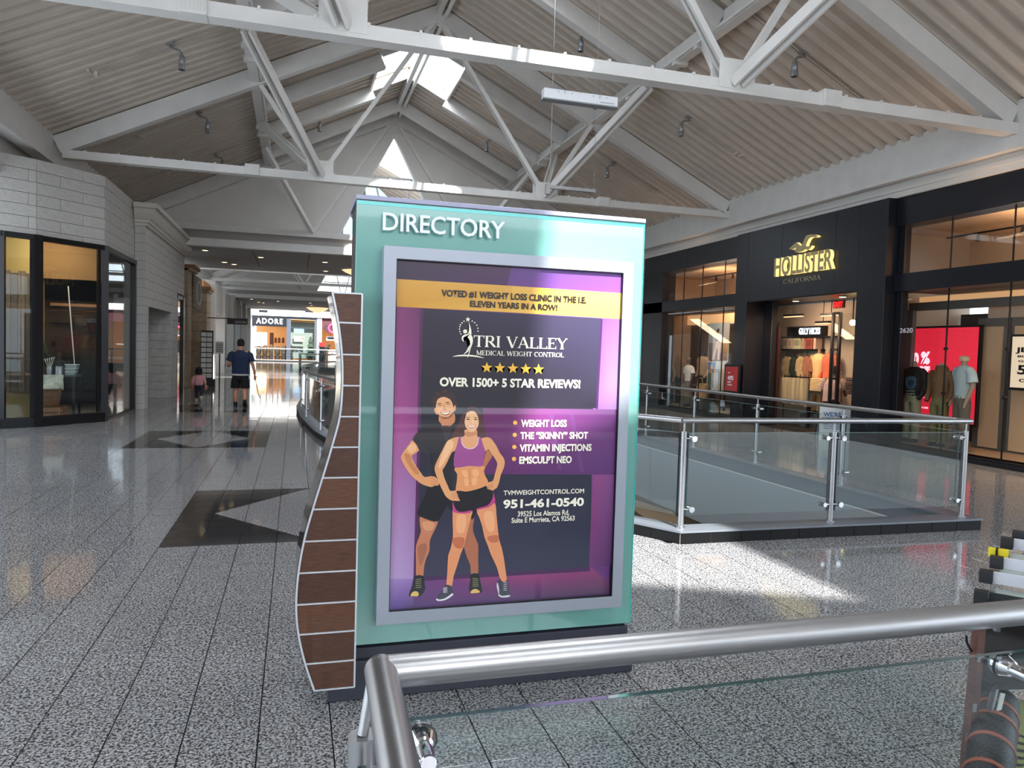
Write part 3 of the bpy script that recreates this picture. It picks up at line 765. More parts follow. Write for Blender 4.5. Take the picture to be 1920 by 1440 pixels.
# spotlights on the deck
def spot(x, y, label):
    sd = 1 if x > XC else -1; z = dz(x)
    t = empty('ceiling_spotlight', (x, y, z), label, 'spotlight', 'spotlights under the roof deck')
    g = G(); g.box((x-.07, y-.05, z-.05), (x+.07, y+.05, z)); g.obj('canopy', M_dsteel, t)
    G().tube([(x, y, z-.03), (x-sd*.0, y-.05, z-.1), (x-sd*.16, y-.05, z-.14), (x-sd*.2, y-.05, z-.2)], .022, 8).obj('arm', M_dsteel, t)
    c = (x-sd*.2, y-.05)
    G().loft([(c[0], c[1], z-.2, .03, .03), (c[0], c[1], z-.24, .05, .05), (c[0], c[1], z-.36, .06, .06), (c[0], c[1], z-.37, .052, .052), (c[0], c[1], z-.385, .064, .064), (c[0], c[1], z-.47, .064, .064)], 16).obj('lamp_head', M_dsteel, t)
    G().cyl((c[0], c[1], z-.472), (c[0], c[1], z-.468), .05, 12).obj('lens', M_black, t)
    xe = x+sd*1.3; xt = x-sd*(2.0 if abs(x-XC) > 4 else .6)
    g = G()
    for off in (-.03, .03): g.tube([(xt, y+off+.06, dz(xt)-.012), (xe, y+off+.06, dz(xe)-.012)], .012, 6)
    g.box((xe-.03, y-.04, dz(xe)-.05), (xe+.01, y+.16, dz(xe)-.01)); g.box((xe+.08, y-.02, dz(xe+.1*sd)-.05), (xe+.14, y+.12, dz(xe)-.03))
    g.obj('conduit', M_deck, t)
for (x, y, l) in [(-2.23, 14.75, 'large spotlight on the left roof slope nearest the camera'), (-2.23, 18.87, 'middle spotlight of the left roof slope'), (-2.24, 22.7, 'farthest small spotlight on the left roof slope above the far truss chord'),
    (.39, 22.4, 'small spotlight in front of the pale gable wall left of the truss node'), (.19, 14.87, 'spotlight cut by the top edge left of centre'), (5.71, 14.5, 'spotlight right of the roof ridge above the nearest truss chord'),
    (5.77, 22.5, 'small tilted spotlight right of the skylight'), (8.37, 11.15, 'spotlight on the right roof slope nearest the camera'), (8.34, 15.0, 'middle spotlight on the right roof slope'), (8.39, 19.16, 'third spotlight on the right roof slope'), (8.4, 23.2, 'farthest spotlight on the right slope just above the kiosk')]:
    spot(x, y, l)
# hanging sign box and hanging bar
hb = empty('hanging_lightbox', (3.7, 9.8, 5.2), 'white rectangular box hung on wires below the nearest truss', 'sign box')
pa = gy(1020, 163, 9.8); pb = gy(1158, 181, 9.8); hh = gy(1020, 163, 9.8).z-gy(1020, 182, 9.8).z
G().box((pa.x, 9.78, pa.z-hh-.01), (pb.x, 9.9, pa.z-.01), .006).obj('housing', mat('box_white', (228, 230, 234), .25, coat=.3), hb)
G().box((pa.x-.01, 9.775, pa.z-hh-.025), (pb.x+.01, 9.91, pa.z-hh-.008)).obj('lower_edge', M_dsteel, hb)
G().box((pb.x-.27, 9.778, pa.z-hh+.02), (pb.x-.06, 9.781, pa.z-hh+.03)).obj('label_strip', M_dsteel, hb)
g = G()
for x in (pa.x+.3, pb.x-.28):
    g.tube([(x, 9.77, pa.z-.06), (x, 9.77, pa.z), (x-.02, 9.335, CZ+.12)], .004, 5)
g.obj('suspension_wire', M_dsteel, hb)
g = G()
for x in (pa.x+.2, pa.x+.4, pb.x-.18, pb.x-.38): g.box((x, 9.776, pa.z-.05), (x+.012, 9.781, pa.z-.035))
g.obj('screw', M_dsteel, hb)
br = empty('hanging_bar', (4.8, 13, 5.3), 'thin silver bar hung horizontally on two rods below the right truss node', 'bar')
pa = gy(1027, 350, 13); pb = gy(1116, 356, 13); rt = gy(1037, 203, 13); rt2 = gy(1118, 205, 13)
G().box((pa.x, 12.97, pa.z-.03), (pb.x, 13.03, pa.z+.03)).obj('rail', M_steel, br)
g = G(); g.tube([(pa.x+.04, 13, pa.z), (pa.x+.04, 13, dz(pa.x)-.1)], .009, 6); g.tube([(pb.x-.03, 13, pa.z), (pb.x-.03, 13, dz(pb.x)-.1)], .004, 6); g.obj('rod', M_steel, br)
G().box((pa.x-.04, 12.96, pa.z-.14), (pa.x+.03, 13.04, pa.z+.05)).obj('end_bracket', M_steel, br)
# ------------------------------------------------------------------ the directory kiosk
KY = 3.55
kiosk = empty('directory_kiosk', (1.0, 3.75, 0), 'tall teal glass DIRECTORY kiosk with framed weight loss poster and wooden fin', 'kiosk')
M_base = mat('kiosk_base', (52, 53, 64), .4, noise_s=30, noise_a=.06)
M_teal = mat('teal_glass', (112, 168, 158), .2, coat=1)
M_alu = mat('satin_aluminium', (162, 168, 180), .42, .35, noise_s=220, noise_a=.06)
M_cap = mat('kiosk_cap', (146, 146, 168), .4, .3)
M_letter = mat('letter_white', (238, 242, 250), .4)
M_edgeT = mat('teal_edge', (60, 200, 195), .15, coat=.6)
tl_, tr_, br_, bl_ = gy(669, 373, KY), gy(1210, 424, KY), gy(1178, 1175, KY), gy(666, 1212, KY)
kx0, kx1 = .262*KY/3.503, (tr_.x+br_.x)/2; kz0, kz1 = .245, 2.365
G().box((.17, 3.50, 0), (1.743, 4.05, .185), .006).obj('base', M_base, kiosk)
G().box((.25, 3.53, .185), (1.72, 4.0, .237), .003).obj('plinth', M_base, kiosk)
G().box((kx0+.01, KY+.02, .237), (kx1-.012, 3.95, kz1-.005)).obj('core', M_black, kiosk)
G().box((kx0, KY, kz0), (kx1, KY+.018, kz1), .002).obj('glass_face', M_teal, kiosk)
G().box((kx1, KY-.001, kz0), (kx1+.004, KY+.02, kz1)).obj('glass_edge', M_edgeT, kiosk)
G().box((kx0, KY-.0015, kz1-.02), (kx1, KY+.001, kz1-.004)).obj('glass_edge', M_edgeT, kiosk)
G().box((kx0-.003, KY-.012, kz1), (kx1+.004, 3.96, kz1+.022), .002).obj('cap', M_cap, kiosk)
fy = 3.455
fo = [gy(722, 457, fy), gy(1192, 495, fy), gy(704, 1170, fy), gy(1162, 1141, fy)]
fx0, fx1 = (fo[0].x+fo[2].x)/2, (fo[1].x+fo[3].x)/2; fz1, fz0 = (fo[0].z+fo[1].z)/2, (fo[2].z+fo[3].z)/2
po_ = [gy(746, 481, fy), gy(1173, 515, fy), gy(727, 1146, fy), gy(1144, 1120, fy)]
px0, px1 = (po_[0].x+po_[2].x)/2, (po_[1].x+po_[3].x)/2; pz1, pz0 = (po_[0].z+po_[1].z)/2, (po_[2].z+po_[3].z)/2
fr = G(); fr.box((fx0, fy, fz0), (px0, KY, fz1)); fr.box((px1, fy, fz0), (fx1, KY, fz1)); fr.box((px0, fy, fz0), (px1, KY, pz0)); fr.box((px0, fy, pz1), (px1, KY, fz1))
frame = fr.obj('poster_frame', M_alu, kiosk)
G().box((px0, fy+.002, pz0), (px1, fy+.02, pz0+.004)).obj('gasket', M_black, frame)
gk = G(); gk.box((px0, fy+.002, pz0), (px0+.003, fy+.02, pz1)); gk.box((px1-.003, fy+.002, pz0), (px1, fy+.02, pz1)); gk.box((px0, fy+.002, pz1-.004), (px1, fy+.02, pz1)); gk.obj('gasket', M_black, frame)
PY = fy+.02
G().box((px0, PY, pz0), (px1, PY+.02, pz1)).obj('poster_sheet', mat('poster_dark', (50, 30, 60), .3), kiosk)
M_print = attr_mat('poster_ink', .3, .9)
def T(x, y, off):
    p = gy(x, y, PY); return Vector((min(max(p.x, px0), px1), PY-off, min(max(p.z, pz0), pz1)))
pr = Print(T, .00003)
P3 = lambda x, y: (700+x*.3611, 700+y*.3611)
P2 = lambda x, y: (700+x*.2708, 450+y*.2708)
# background
pr.poly([(744, 575), (1168, 598), (1140, 1125), (725, 1150)], [(128, 62, 112), (140, 84, 172), (96, 50, 110), (94, 72, 146)])
pr.poly([(744, 575), (795, 578), (786, 800), (738, 800)], [(132, 58, 112), (96, 40, 84), (140, 60, 120), (176, 78, 146)])
pr.poly([(738, 800), (786, 800), (775, 1085), (728, 1085)], [(176, 78, 146), (140, 66, 126), (168, 140, 186), (188, 158, 206)])
pr.poly([(728, 1085), (775, 1085), (775, 1150), (724, 1150)], [(170, 140, 196), (150, 116, 176), (74, 46, 100), (90, 66, 146)])
pr.poly([(775, 1085), (1106, 1062), (1142, 1090), (1142, 1128), (775, 1150)], [(112, 66, 124), (146, 62, 112), (96, 50, 90), (60, 42, 76), (76, 48, 104)])
pr.poly([(860, 1085), (1010, 1070), (1030, 1095), (900, 1110)], [(130, 64, 114), (158, 68, 120), (120, 56, 104), (98, 54, 104)])
# dark room panel
pr.poly([(792, 578), (1127, 597), (1119, 765), (786, 765)], [(44, 34, 52), (62, 56, 84), (38, 34, 48), (34, 30, 40)])
pr.poly([(785, 765), (1112, 765), (1106, 1071), (776, 1088)], [(34, 30, 40), (36, 32, 46), (52, 56, 76), (60, 58, 80)])
pr.poly([(784, 765), (790, 765), (781, 1086), (775, 1088)], (86, 36, 84))
pr.poly([(776, 1082), (1106, 1064), (1106, 1071), (776, 1090)], (74, 40, 84))
pr.poly([(788, 578), (794, 578), (788, 765), (783, 765)], (80, 34, 76))
# right strips
pr.poly([(1129, 598), (1167, 600), (1157, 768), (1119, 767)], [(120, 76, 166), (136, 92, 184), (160, 124, 194), (140, 94, 174)])
pr.poly([(1126, 598), (1130, 598), (1121, 767), (1117, 767)], (70, 36, 86))
pr.poly([(1112, 889), (1153, 889), (1147, 1062), (1104, 1062)], [(142, 66, 122), (124, 72, 128), (80, 48, 96), (108, 54, 104)])
pr.poly([(905, 765), (1156, 768), (1152, 890), (905, 889)], [(112, 44, 98), (112, 58, 120), (92, 50, 110), (98, 42, 96)])
for a in ((1030, 778, 1046, 880), (1068, 775, 1088, 885)): pr.poly([(a[0], a[1]), (a[0]+7, a[1]), (a[2]+7, a[3]), (a[2], a[3])], (110, 62, 120))
# top band
pr.poly([(744, 478), (1175, 512), (1170, 556), (744, 526)], [(40, 24, 46), (120, 72, 160), (132, 76, 164), (58, 34, 64)])
pr.poly([(744, 478), (960, 494), (950, 538), (744, 526)], [(40, 24, 46), (72, 38, 72), (72, 36, 84), (52, 32, 58)])
gold = [(198, 142, 44), (246, 200, 92), (250, 206, 104), (206, 148, 48)]
pr.poly([(743.5, 523), (960, 536), (960, 586), (743.5, 575)], [(214, 156, 60), (214, 162, 70), (232, 178, 78), (206, 146, 46)])
pr.poly([(960, 536), (1170, 550), (1168, 598.5), (960, 586)], [(222, 170, 76), (250, 206, 104), (250, 200, 92), (236, 184, 80)])
# figures
A = lambda L: [(740+x*.15278, 720+y*.15278) for x, y in L]
B = lambda L: [(740+x*.16667, 900+y*.16667) for x, y in L]
SK = (222, 152, 104); SKD = (176, 104, 70); SKL = (244, 190, 140)
bg_ = pr.obj('poster_background', M_print, kiosk)
pf = Print(lambda x, y, o: T(x, y, o+.0012), .00002)
def fig(Q, L, c, rim=None, s_=3, rw=.004): pf.poly(Q(L), c, s_, rim, rw)
fig(A, [(1130,815),(1200,870),(1150,960),(1085,1065),(1080,1000)], (186,116,80), (240,190,160))
fig(B, [(830,470),(892,400),(890,460),(880,520),(885,590),(920,680),(940,740),(938,900),(935,1060),(862,1066),(850,960),(810,860),(780,760),(770,700)], (176,108,80), (228,170,140), 3, .006)
fig(B, [(290,410),(400,455),(482,462),(465,530),(420,620),(395,690),(390,800),(355,880),(330,980),(318,1085),(245,1090),(240,950),(238,850),(240,740),(275,640),(295,570),(283,500)], (196,124,90), (236,184,150), 3, .007)
fig(B, [(310,470),(440,480),(420,560),(340,560)], (218,150,108)); fig(B, [(265,740),(360,720),(340,860),(290,960),(262,860)], (168,104,80))
for dx, L in ((0, [(165,1265),(195,1190),(225,1080),(322,1078),(335,1170),(345,1220),(300,1300),(240,1312),(165,1308)]), (0, [(858,1060),(938,1052),(962,1140),(982,1230),(970,1268),(858,1274),(838,1200),(850,1130)])):
    fig(B, L, (30, 34, 40), (58, 62, 66), 2, .003)
fig(B, [(178,1302),(200,1262),(240,1250),(268,1270),(262,1304),(220,1308)], (226,184,104)); fig(B, [(853,1270),(870,1238),(905,1224),(940,1236),(958,1262),(905,1272)], (226,184,104))
for q in range(5):
    pf.line(*B([(235, 1120+q*22), (300, 1110+q*24)]), 1.0, (170, 160, 110)); pf.line(*B([(875, 1105+q*22), (940, 1112+q*20)]), 1.0, (170, 160, 110))
fig(A, [(450,215),(470,165),(500,125),(550,88),(610,70),(670,76),(722,110),(748,160),(757,215),(750,270),(720,300),(505,300),(480,300),(455,262)], (58,38,38), (110,72,58), 3, .003)
fig(A, [(485,305),(502,292),(520,330),(528,375),(505,365),(488,335)], SK); fig(A, [(722,290),(742,252),(751,285),(742,325),(722,340)], SK)
fig(A, [(550,385),(720,360),(740,440),(722,485),(680,514),(630,524),(580,512),(550,482)], (206,134,92), None)
fig(A, [(505,295),(512,230),(535,182),(600,158),(665,180),(697,215),(715,265),(722,300),(718,350),(700,388),(670,414),(622,428),(580,418),(545,384),(520,345)], (232,170,120), (206,134,92), 3, .003)
fig(A, [(545,372),(575,398),(625,405),(668,395),(712,338),(706,392),(670,416),(622,430),(580,420)], (150,96,70))
fig(A, [(560,340),(620,352),(680,328),(662,372),(620,384),(582,370)], (150,84,66)); fig(A, [(572,346),(620,356),(670,338),(654,362),(620,372),(590,364)], (250,240,226))
fig(A, [(520,250),(545,235),(580,240),(560,246)], (70,44,38)); fig(A, [(620,235),(645,220),(680,226),(655,232)], (70,44,38))
pf.line(*A([(535, 264), (575, 260)]), 1.1, (80, 46, 38)); pf.line(*A([(635, 250), (678, 246)]), 1.1, (80, 46, 38))
fig(A, [(592,240),(604,300),(585,318),(640,316),(622,300),(612,250)], (214,146,100)); pf.line(*A([(592, 320), (636, 318)]), .8, (150, 86, 60))
for q in range(16):
    a = random.uniform(.9*PI, 2.08*PI); pf.disc(A([(604+150*math.cos(a), 230+150*math.sin(a)*.98)])[0], random.uniform(1.8, 3), random.choice([(46, 30, 32), (74, 48, 42), (58, 38, 36)]), 8)
fig(A, [(548,462),(580,512),(632,524),(690,512),(738,465),(775,480),(820,560),(730,640),(705,760),(705,1340),(620,1345),(545,1290),(420,1260),(455,1100),(455,1000),(445,900),(400,790),(350,765),(300,808),(222,690),(260,615),(330,540),(430,480)], (40,36,42), (62,56,62), 2, .003)
fig(A, [(560,520),(700,530),(640,700),(600,620)], (58,48,54))
fig(A, [(220,690),(300,812),(215,872),(222,930),(272,1020),(322,1090),(366,1142),(440,1130),(500,1142),(546,1200),(546,1222),(520,1252),(480,1242),(478,1268),(400,1252),(330,1226),(270,1182),(200,1120),(130,1022),(74,912),(90,860),(130,800),(180,738)], (226,156,104), (246,196,160), 2, .004)
fig(A, [(120,850),(200,880),(215,960),(300,1090),(250,1100),(150,960)], (200,130,84)); fig(A, [(150,800),(220,720),(270,790),(210,850)], (240,180,130))
for q in range(3): pf.line(*A([(440, 1150+q*34), (530, 1196+q*26)]), .8, (176, 104, 70))
fig(B, [(375,88),(560,60),(640,170),(660,240),(655,365),(590,290),(540,380),(482,462),(400,456),(280,406),(252,372),(262,335),(300,250),(350,160)], (31,28,34), (56,52,58), 2, .003)
fig(B, [(878,300),(912,340),(890,425),(858,432)], (31,28,34))
# woman
fig(A, [(870,330),(885,298),(930,275),(978,278),(1032,318),(1072,380),(1092,470),(1107,560),(1112,662),(1070,668),(1020,640),(860,610),(850,642),(780,658),(695,668),(730,580),(780,480),(820,385)], (84,52,52), (122,72,70), 3, .003)
fig(A, [(862,560),(1002,560),(1012,640),(1062,668),(1150,655),(1130,760),(1040,840),(780,840),(740,690),(830,650),(860,620)], (230,164,116), None)
fig(A, [(870,400),(886,352),(940,330),(985,342),(1016,382),(1027,440),(1029,490),(1006,545),(960,587),(915,577),(875,532),(857,470)], (240,186,140), (214,146,104), 3, .003)
fig(A, [(858,400),(888,350),(938,325),(935,290),(880,310),(850,380)], (66,40,42)); fig(A, [(938,325),(990,342),(1020,390),(1040,360),(1000,310),(940,290)], (66,40,42))
fig(A, [(890,508),(940,520),(1000,505),(975,535),(940,542),(905,532)], (196,84,84)); fig(A, [(900,513),(940,522),(990,510),(970,528),(940,532),(912,526)], (250,242,236))
pf.line(*A([(878, 412), (915, 408)]), 1.1, (90, 56, 48)); pf.line(*A([(970, 412), (1012, 414)]), 1.1, (90, 56, 48))
fig(A, [(880,432),(900,424),(922,434),(900,440)], (64,44,44)); fig(A, [(972,434),(992,426),(1014,436),(992,442)], (64,44,44))
pf.line(*A([(930, 478), (968, 480)]), .8, (196, 120, 90)); fig(A, [(940,420),(952,470),(935,482),(970,482),(960,440)], (246,200,156))
fig(A, [(865,588),(960,592),(1000,570),(1006,610),(950,640),(880,640)], (206,136,96))
fig(A, [(700,668),(795,648),(762,740),(738,820),(700,838),(642,960),(602,1030),(586,1062),(612,1160),(652,1250),(682,1312),(746,1305),(792,1350),(796,1378),(772,1382),(806,1415),(800,1434),(740,1432),(690,1426),(630,1382),(600,1330),(560,1250),(520,1150),(491,1060),(495,1000),(530,920),(580,820),(630,720),(660,688)], (228,160,110), (250,212,180), 2, .004)
fig(A, [(640,720),(700,690),(720,760),(640,900),(560,1020),(540,980)], (244,188,140)); fig(A, [(1140,690),(1200,720),(1270,850),(1320,950),(1290,990),(1230,860)], (242,184,134))
fig(A, [(1060,668),(1150,654),(1200,690),(1252,770),(1292,850),(1332,900),(1350,960),(1337,1030),(1302,1110),(1282,1200),(1256,1267),(1230,1287),(1190,1312),(1120,1297),(1115,1277),(1130,1230),(1118,1212),(1200,1190),(1226,1110),(1256,1000),(1250,950),(1200,872),(1148,800),(1108,828),(1080,740)], (228,160,110), (250,212,180), 2, .004)
fig(A, [(740,1015),(1085,995),(1092,1070),(1112,1130),(1147,1200),(1122,1246),(1000,1292),(880,1318),(770,1322),(747,1290),(760,1200),(765,1100)], (228,152,98), (246,190,146), 2, .004)
for L in ([(820,1070),(880,1060),(895,1130),(860,1150)], [(950,1060),(1020,1050),(1030,1120),(970,1140)], [(850,1170),(905,1165),(905,1240),(870,1250)], [(950,1160),(1010,1150),(1000,1230),(950,1240)]): fig(A, L, (240,172,120))
pf.line(*A([(920, 1040), (920, 1190)]), .9, (196, 120, 76)); pf.disc(A([(922, 1215)])[0], 1.3, (150, 84, 54), 8)
fig(A, [(788,650),(812,648),(816,720),(850,776),(910,799),(970,791),(1020,741),(1036,648),(1057,654),(1082,740),(1112,830),(1092,900),(1086,1000),(1000,1010),(900,1005),(740,1026),(724,940),(735,850),(765,740)], (158,78,140), (196,120,172), 2, .004)
fig(A, [(812,648),(816,720),(850,776),(910,799),(970,791),(1020,741),(1036,648),(1028,648),(1012,735),(966,782),(910,790),(856,768),(824,716),(820,648)], (232,196,216), None, 0)
fig(B, [(690,122),(800,130),(900,120),(1025,66),(1042,100),(1102,118),(1108,170),(1092,232),(1040,292),(950,328),(922,328),(886,290),(870,342),(770,362),(700,352),(662,290),(662,235),(735,235)], (33,28,34), (64,52,60), 2, .003)
fig(B, [(650,340),(700,365),(780,378),(872,345),(862,400),(832,520),(802,640),(782,730),(742,830),(702,960),(662,1080),(642,1192),(600,1204),(580,1182),(590,1050),(600,850),(625,780),(645,690),(655,600)], (228,150,104), (252,214,184), 2, .006)
fig(B, [(924,335),(1050,308),(1127,255),(1142,380),(1162,580),(1177,680),(1202,760),(1227,880),(1252,1060),(1257,1127),(1215,1142),(1178,1090),(1148,980),(1078,830),(1048,740),(1008,640),(983,520),(950,420)], (228,150,104), (252,214,184), 2, .006)
fig(B, [(660,650),(780,650),(760,760),(690,760),(650,700)], (196,110,76)); fig(B, [(1040,640),(1160,620),(1160,690),(1080,700)], (196,110,76))
fig(B, [(700,400),(800,400),(780,580),(700,580)], (240,170,122)); fig(B, [(1000,380),(1100,360),(1120,560),(1040,560)], (240,170,122))
fig(B, [(652,238),(668,292),(705,347),(770,357),(862,340),(850,367),(760,376),(700,368),(655,347)], (192,62,134)); fig(B, [(1100,118),(1127,210),(1122,252),(1050,304),(926,334),(932,316),(1040,286),(1090,226),(1106,165)], (192,62,134))
fig(B, [(475,1325),(540,1240),(565,1185),(590,1176),(642,1195),(650,1260),(645,1298),(570,1342),(500,1357),(470,1347)], (62,62,74), (92,90,100), 2, .003)
fig(B, [(470,1330),(500,1342),(570,1326),(646,1272),(650,1297),(570,1347),(500,1359),(468,1349)], (226,222,226))
fig(B, [(1160,1132),(1185,1124),(1225,1150),(1268,1122),(1277,1190),(1292,1280),(1282,1310),(1210,1317),(1170,1292),(1176,1222),(1145,1190)], (62,62,74), (92,90,100), 2, .003)
fig(B, [(1168,1282),(1210,1302),(1290,1292),(1286,1311),(1210,1319),(1170,1302)], (226,222,226)); fig(B, [(1145,1190),(1155,1150),(1172,1215),(1172,1290),(1158,1250)], (210,206,212))
for q in range(5):
    pf.line(*B([(545, 1215+q*12), (590, 1205+q*14)]), .9, (226, 222, 226)); pf.line(*B([(1222, 1150+q*22), (1262, 1146+q*22)]), .9, (226, 222, 226))
for q in range(3):
    pf.line(*A([(700, 1330+q*22), (785, 1352+q*26)]), .7, (188, 116, 80)); pf.line(*A([(1130, 1262+q*14), (1210, 1215+q*20)]), .7, (188, 116, 80))
pf.obj('poster_figures', M_print, kiosk, 'printed man in black and woman in a purple sports top')
# emblem, stars, bullets
pe = Print(lambda x, y, o: T(x, y, o+.0036), .00003)
D = lambda L: [(840+x*.125, 590+y*.125) for x, y in L]
CR = (246, 240, 218); YE = (240, 184, 66)
pe.star(D([(295, 72)])[0], 5.2, CR)
for p in [(238,98),(208,123),(185,150),(175,180),(170,215),(175,252),(190,288),(360,97),(398,120),(430,158),(445,203),(447,247)]: pe.disc(D([p])[0], 1.3, CR, 10)
pe.disc(D([(255, 252)])[0], 3.9, CR, 20)
for L in ([(305,110),(325,150),(345,230),(347,305),(325,285),(295,290),(315,220),(312,150)], [(200,350),(225,310),(290,290),(350,310),(371,370),(362,440),(335,510),(315,590),(285,655),(300,600),(318,520),(330,440),(320,380),(290,340),(240,335),(225,360),(240,410),(210,385)], [(228,597),(270,550),(315,460),(320,500),(290,560)], [(62,630),(150,606),(300,600),(430,616),(545,652),(420,634),(300,624),(150,624)]): pe.poly(D(L), CR, 2)

for c in ((735,256),(733,319),(731,382),(729,444)): pe.disc(P3(*c), 4, (240, 176, 84), 20)
pe.obj('poster_emblem', M_print, kiosk, 'cream figure emblem')
for c in ((580,795),(775,800),(970,807),(1163,815),(1355,821)):
    ps = Print(lambda x, y, o: T(x, y, o+.0036), .00003); ps.star(D([c])[0], 10.8, YE); ps.obj('star', M_print, kiosk)
M_ink = mat('ink_dark', (34, 26, 34), .3, coat=.9); M_cream = mat('ink_cream', (246, 240, 220), .3, coat=.9)
def ktext(s, a, b, cap, m, off=.0046, bold=.036, name='poster_lettering', depth=0, wy=PY, split=None, label=None, par=None):
    p = gy(a[0], a[1], wy); q = gy(b[0], b[1], wy); h = gy(a[0], a[1]-cap, wy).z-p.z
    z = (p.z+q.z)/2
    return put_text(s, (p.x, wy-off, z), (1, 0, 0), (0, 0, 1), q.x-p.x, h, m, name, par or kiosk, bold=bold, depth=depth, split=split, label=label)
ktext('VOTED #1 WEIGHT LOSS CLINIC IN THE I.E.', P2(470, 385), P2(1472, 440), 12.2, M_ink)
ktext('ELEVEN YEARS IN A ROW!', P2(668, 458), P2(1272, 492), 11.5, M_ink)
ktext('OVER 1500+ 5 STAR REVIEWS!', P2(458, 1006), P2(1430, 1028), 16.4, M_cream)
ktext('WEIGHT LOSS', P3(765, 275), P3(1002, 278), 13.2, M_cream); ktext('THE “SKINNY” SHOT', P3(762, 337), P3(1112, 340), 13.2, M_cream)
ktext('VITAMIN INJECTIONS', P3(758, 402), P3(1131, 403), 13.2, M_cream); ktext('EMSCULPT NEO', P3(756, 465), P3(1028, 466), 13.2, M_cream)
ktext('TVMWEIGHTCONTROL.COM', P3(675, 627), P3(1092, 625), 8.6, M_cream, bold=.02); ktext('951-461-0540', P3(673, 694), P3(1091, 690), 16, M_cream)
ktext('39525 Los Alamos Rd,', P3(748, 738), P3(1015, 737), 9.6, M_cream, bold=.018); ktext('Suite E Murrieta, CA 92563', P3(716, 770), P3(1043, 768), 9.6, M_cream, bold=.018)
# serif capitals drawn as strokes
def serif(s, p0, ux, uz, width, cap, m, name, parent=None, depth=0.0, th=.17, tn=.07):
    """tiny serif face: every glyph from thick and thin strokes with slab feet"""
    def stroke(g, a, b, w_, off):
        dx, dy = b[0]-a[0], b[1]-a[1]; L = math.hypot(dx, dy) or 1; nx, ny = -dy/L*w_/2, dx/L*w_/2
        g.append([(a[0]+nx+off, a[1]+ny), (b[0]+nx+off, b[1]+ny), (b[0]-nx+off, b[1]-ny), (a[0]-nx+off, a[1]-ny)])
    def arc(g, cx, cy, rx, ry, a0, a1, off, thick=True):
        n = 14
        for k in range(n):
            t0 = math.radians(a0+(a1-a0)*k/n); t1 = math.radians(a0+(a1-a0)*(k+1)/n)
            f = lambda t: (tn+(th-tn)*abs(math.cos(t)))/2
            P = lambda t, sg: (cx+(rx+sg*f(t))*math.cos(t)+off, cy+(ry+sg*f(t)*.9)*math.sin(t))
            g.append([P(t0, 1), P(t1, 1), P(t1, -1), P(t0, -1)])
    e = tn/2; W = {'T': .84, 'R': .86, 'I': .4, 'V': .9, 'A': .9, 'L': .72, 'E': .74, 'Y': .88, 'M': 1.08, 'D': .92, 'C': .86, 'W': 1.26, 'G': .94, 'H': .94, 'O': .96, 'N': .94, 'F': .7, ' ': .42}
    g = []; x = 0
    for ch in s:
        w_ = W[ch]; st = lambda a, b, t: stroke(g, a, b, t, x); sf = lambda cx, y, hw=.15: st((cx-hw, y), (cx+hw, y), tn*.8)
        if ch == 'T': st((w_/2, 0), (w_/2, 1), th); st((.03, 1-e), (w_-.03, 1-e), tn); st((.05, .78), (.05, 1), tn*.8); st((w_-.05, .78), (w_-.05, 1), tn*.8); sf(w_/2, e)
        elif ch in 'RD':
            st((.18, 0), (.18, 1), th); sf(.18, e); sf(.18, 1-e)
            if ch == 'R': st((.18, 1-e), (.45, 1-e), tn); st((.18, .5), (.45, .5), tn); arc(g, .45, .75-e/2, .2, .24, -90, 90, x); st((.42, .5), (.8, .03), th); sf(.78, e, .09)
            else: st((.18, 1-e), (.42, 1-e), tn); st((.18, e), (.42, e), tn); arc(g, .42, .5, .38, .5-e, -90, 90, x)
        elif ch == 'I': st((.2, 0), (.2, 1), th); sf(.2, e); sf(.2, 1-e)
        elif ch == 'V': st((.12, 1), (.48, 0), th); st((.48, 0), (.8, 1), tn); sf(.12, 1-e); sf(.8, 1-e, .11)
        elif ch == 'A': st((.1, 0), (.42, 1), tn); st((.42, 1), (.78, 0), th); st((.22, .34), (.66, .34), tn); sf(.1, e, .11); sf(.78, e)
        elif ch in 'LEF':
            st((.18, 0), (.18, 1), th); sf(.18, e); sf(.18, 1-e)
            if ch in 'LE': st((.18, e), (.68, e), tn); st((.68, 0), (.68, .24), tn*.8)
            if ch in 'EF': st((.18, 1-e), (.66, 1-e), tn); st((.66, .78), (.66, 1), tn*.8); st((.18, .52), (.5, .52), tn); st((.5, .42), (.5, .62), tn*.8)
        elif ch == 'Y': st((.12, 1), (.45, .46), th); st((.45, .46), (.78, 1), tn); st((.45, 0), (.45, .48), th); sf(.12, 1-e); sf(.78, 1-e, .1); sf(.45, e)
        elif ch == 'M': st((.14, 0), (.14, 1), tn); st((.14, 1), (.54, .05), th); st((.54, .05), (.9, 1), tn); st((.9, 0), (.9, 1), th); sf(.14, e, .11); sf(.9, e); sf(.1, 1-e, .08); sf(.95, 1-e, .08)
        elif ch in 'CG':
            arc(g, .45, .5, .36, .5-e, 50, 310, x); st((.72, .72), (.72, 1), tn*.8)
            if ch == 'G': st((.74, .08), (.74, .44), th*.8); sf(.74, .44, .13)
        elif ch == 'W': st((.1, 1), (.36, 0), th); st((.36, 0), (.62, 1), tn); st((.62, 1), (.88, 0), th); st((.88, 0), (1.14, 1), tn); sf(.1, 1-e, .12); sf(1.14, 1-e, .1)
        elif ch == 'H': st((.18, 0), (.18, 1), th); st((.76, 0), (.76, 1), th); st((.18, .5), (.76, .5), tn); [sf(a, b) for a in (.18, .76) for b in (e, 1-e)]
        elif ch == 'O': arc(g, .48, .5, .38, .5-e, 0, 360, x)
        elif ch == 'N': st((.14, 0), (.14, 1), tn); st((.14, 1), (.8, 0), th); st((.8, 0), (.8, 1), tn); sf(.14, e, .1); sf(.1, 1-e, .1); sf(.8, 1-e, .12)
        x += w_
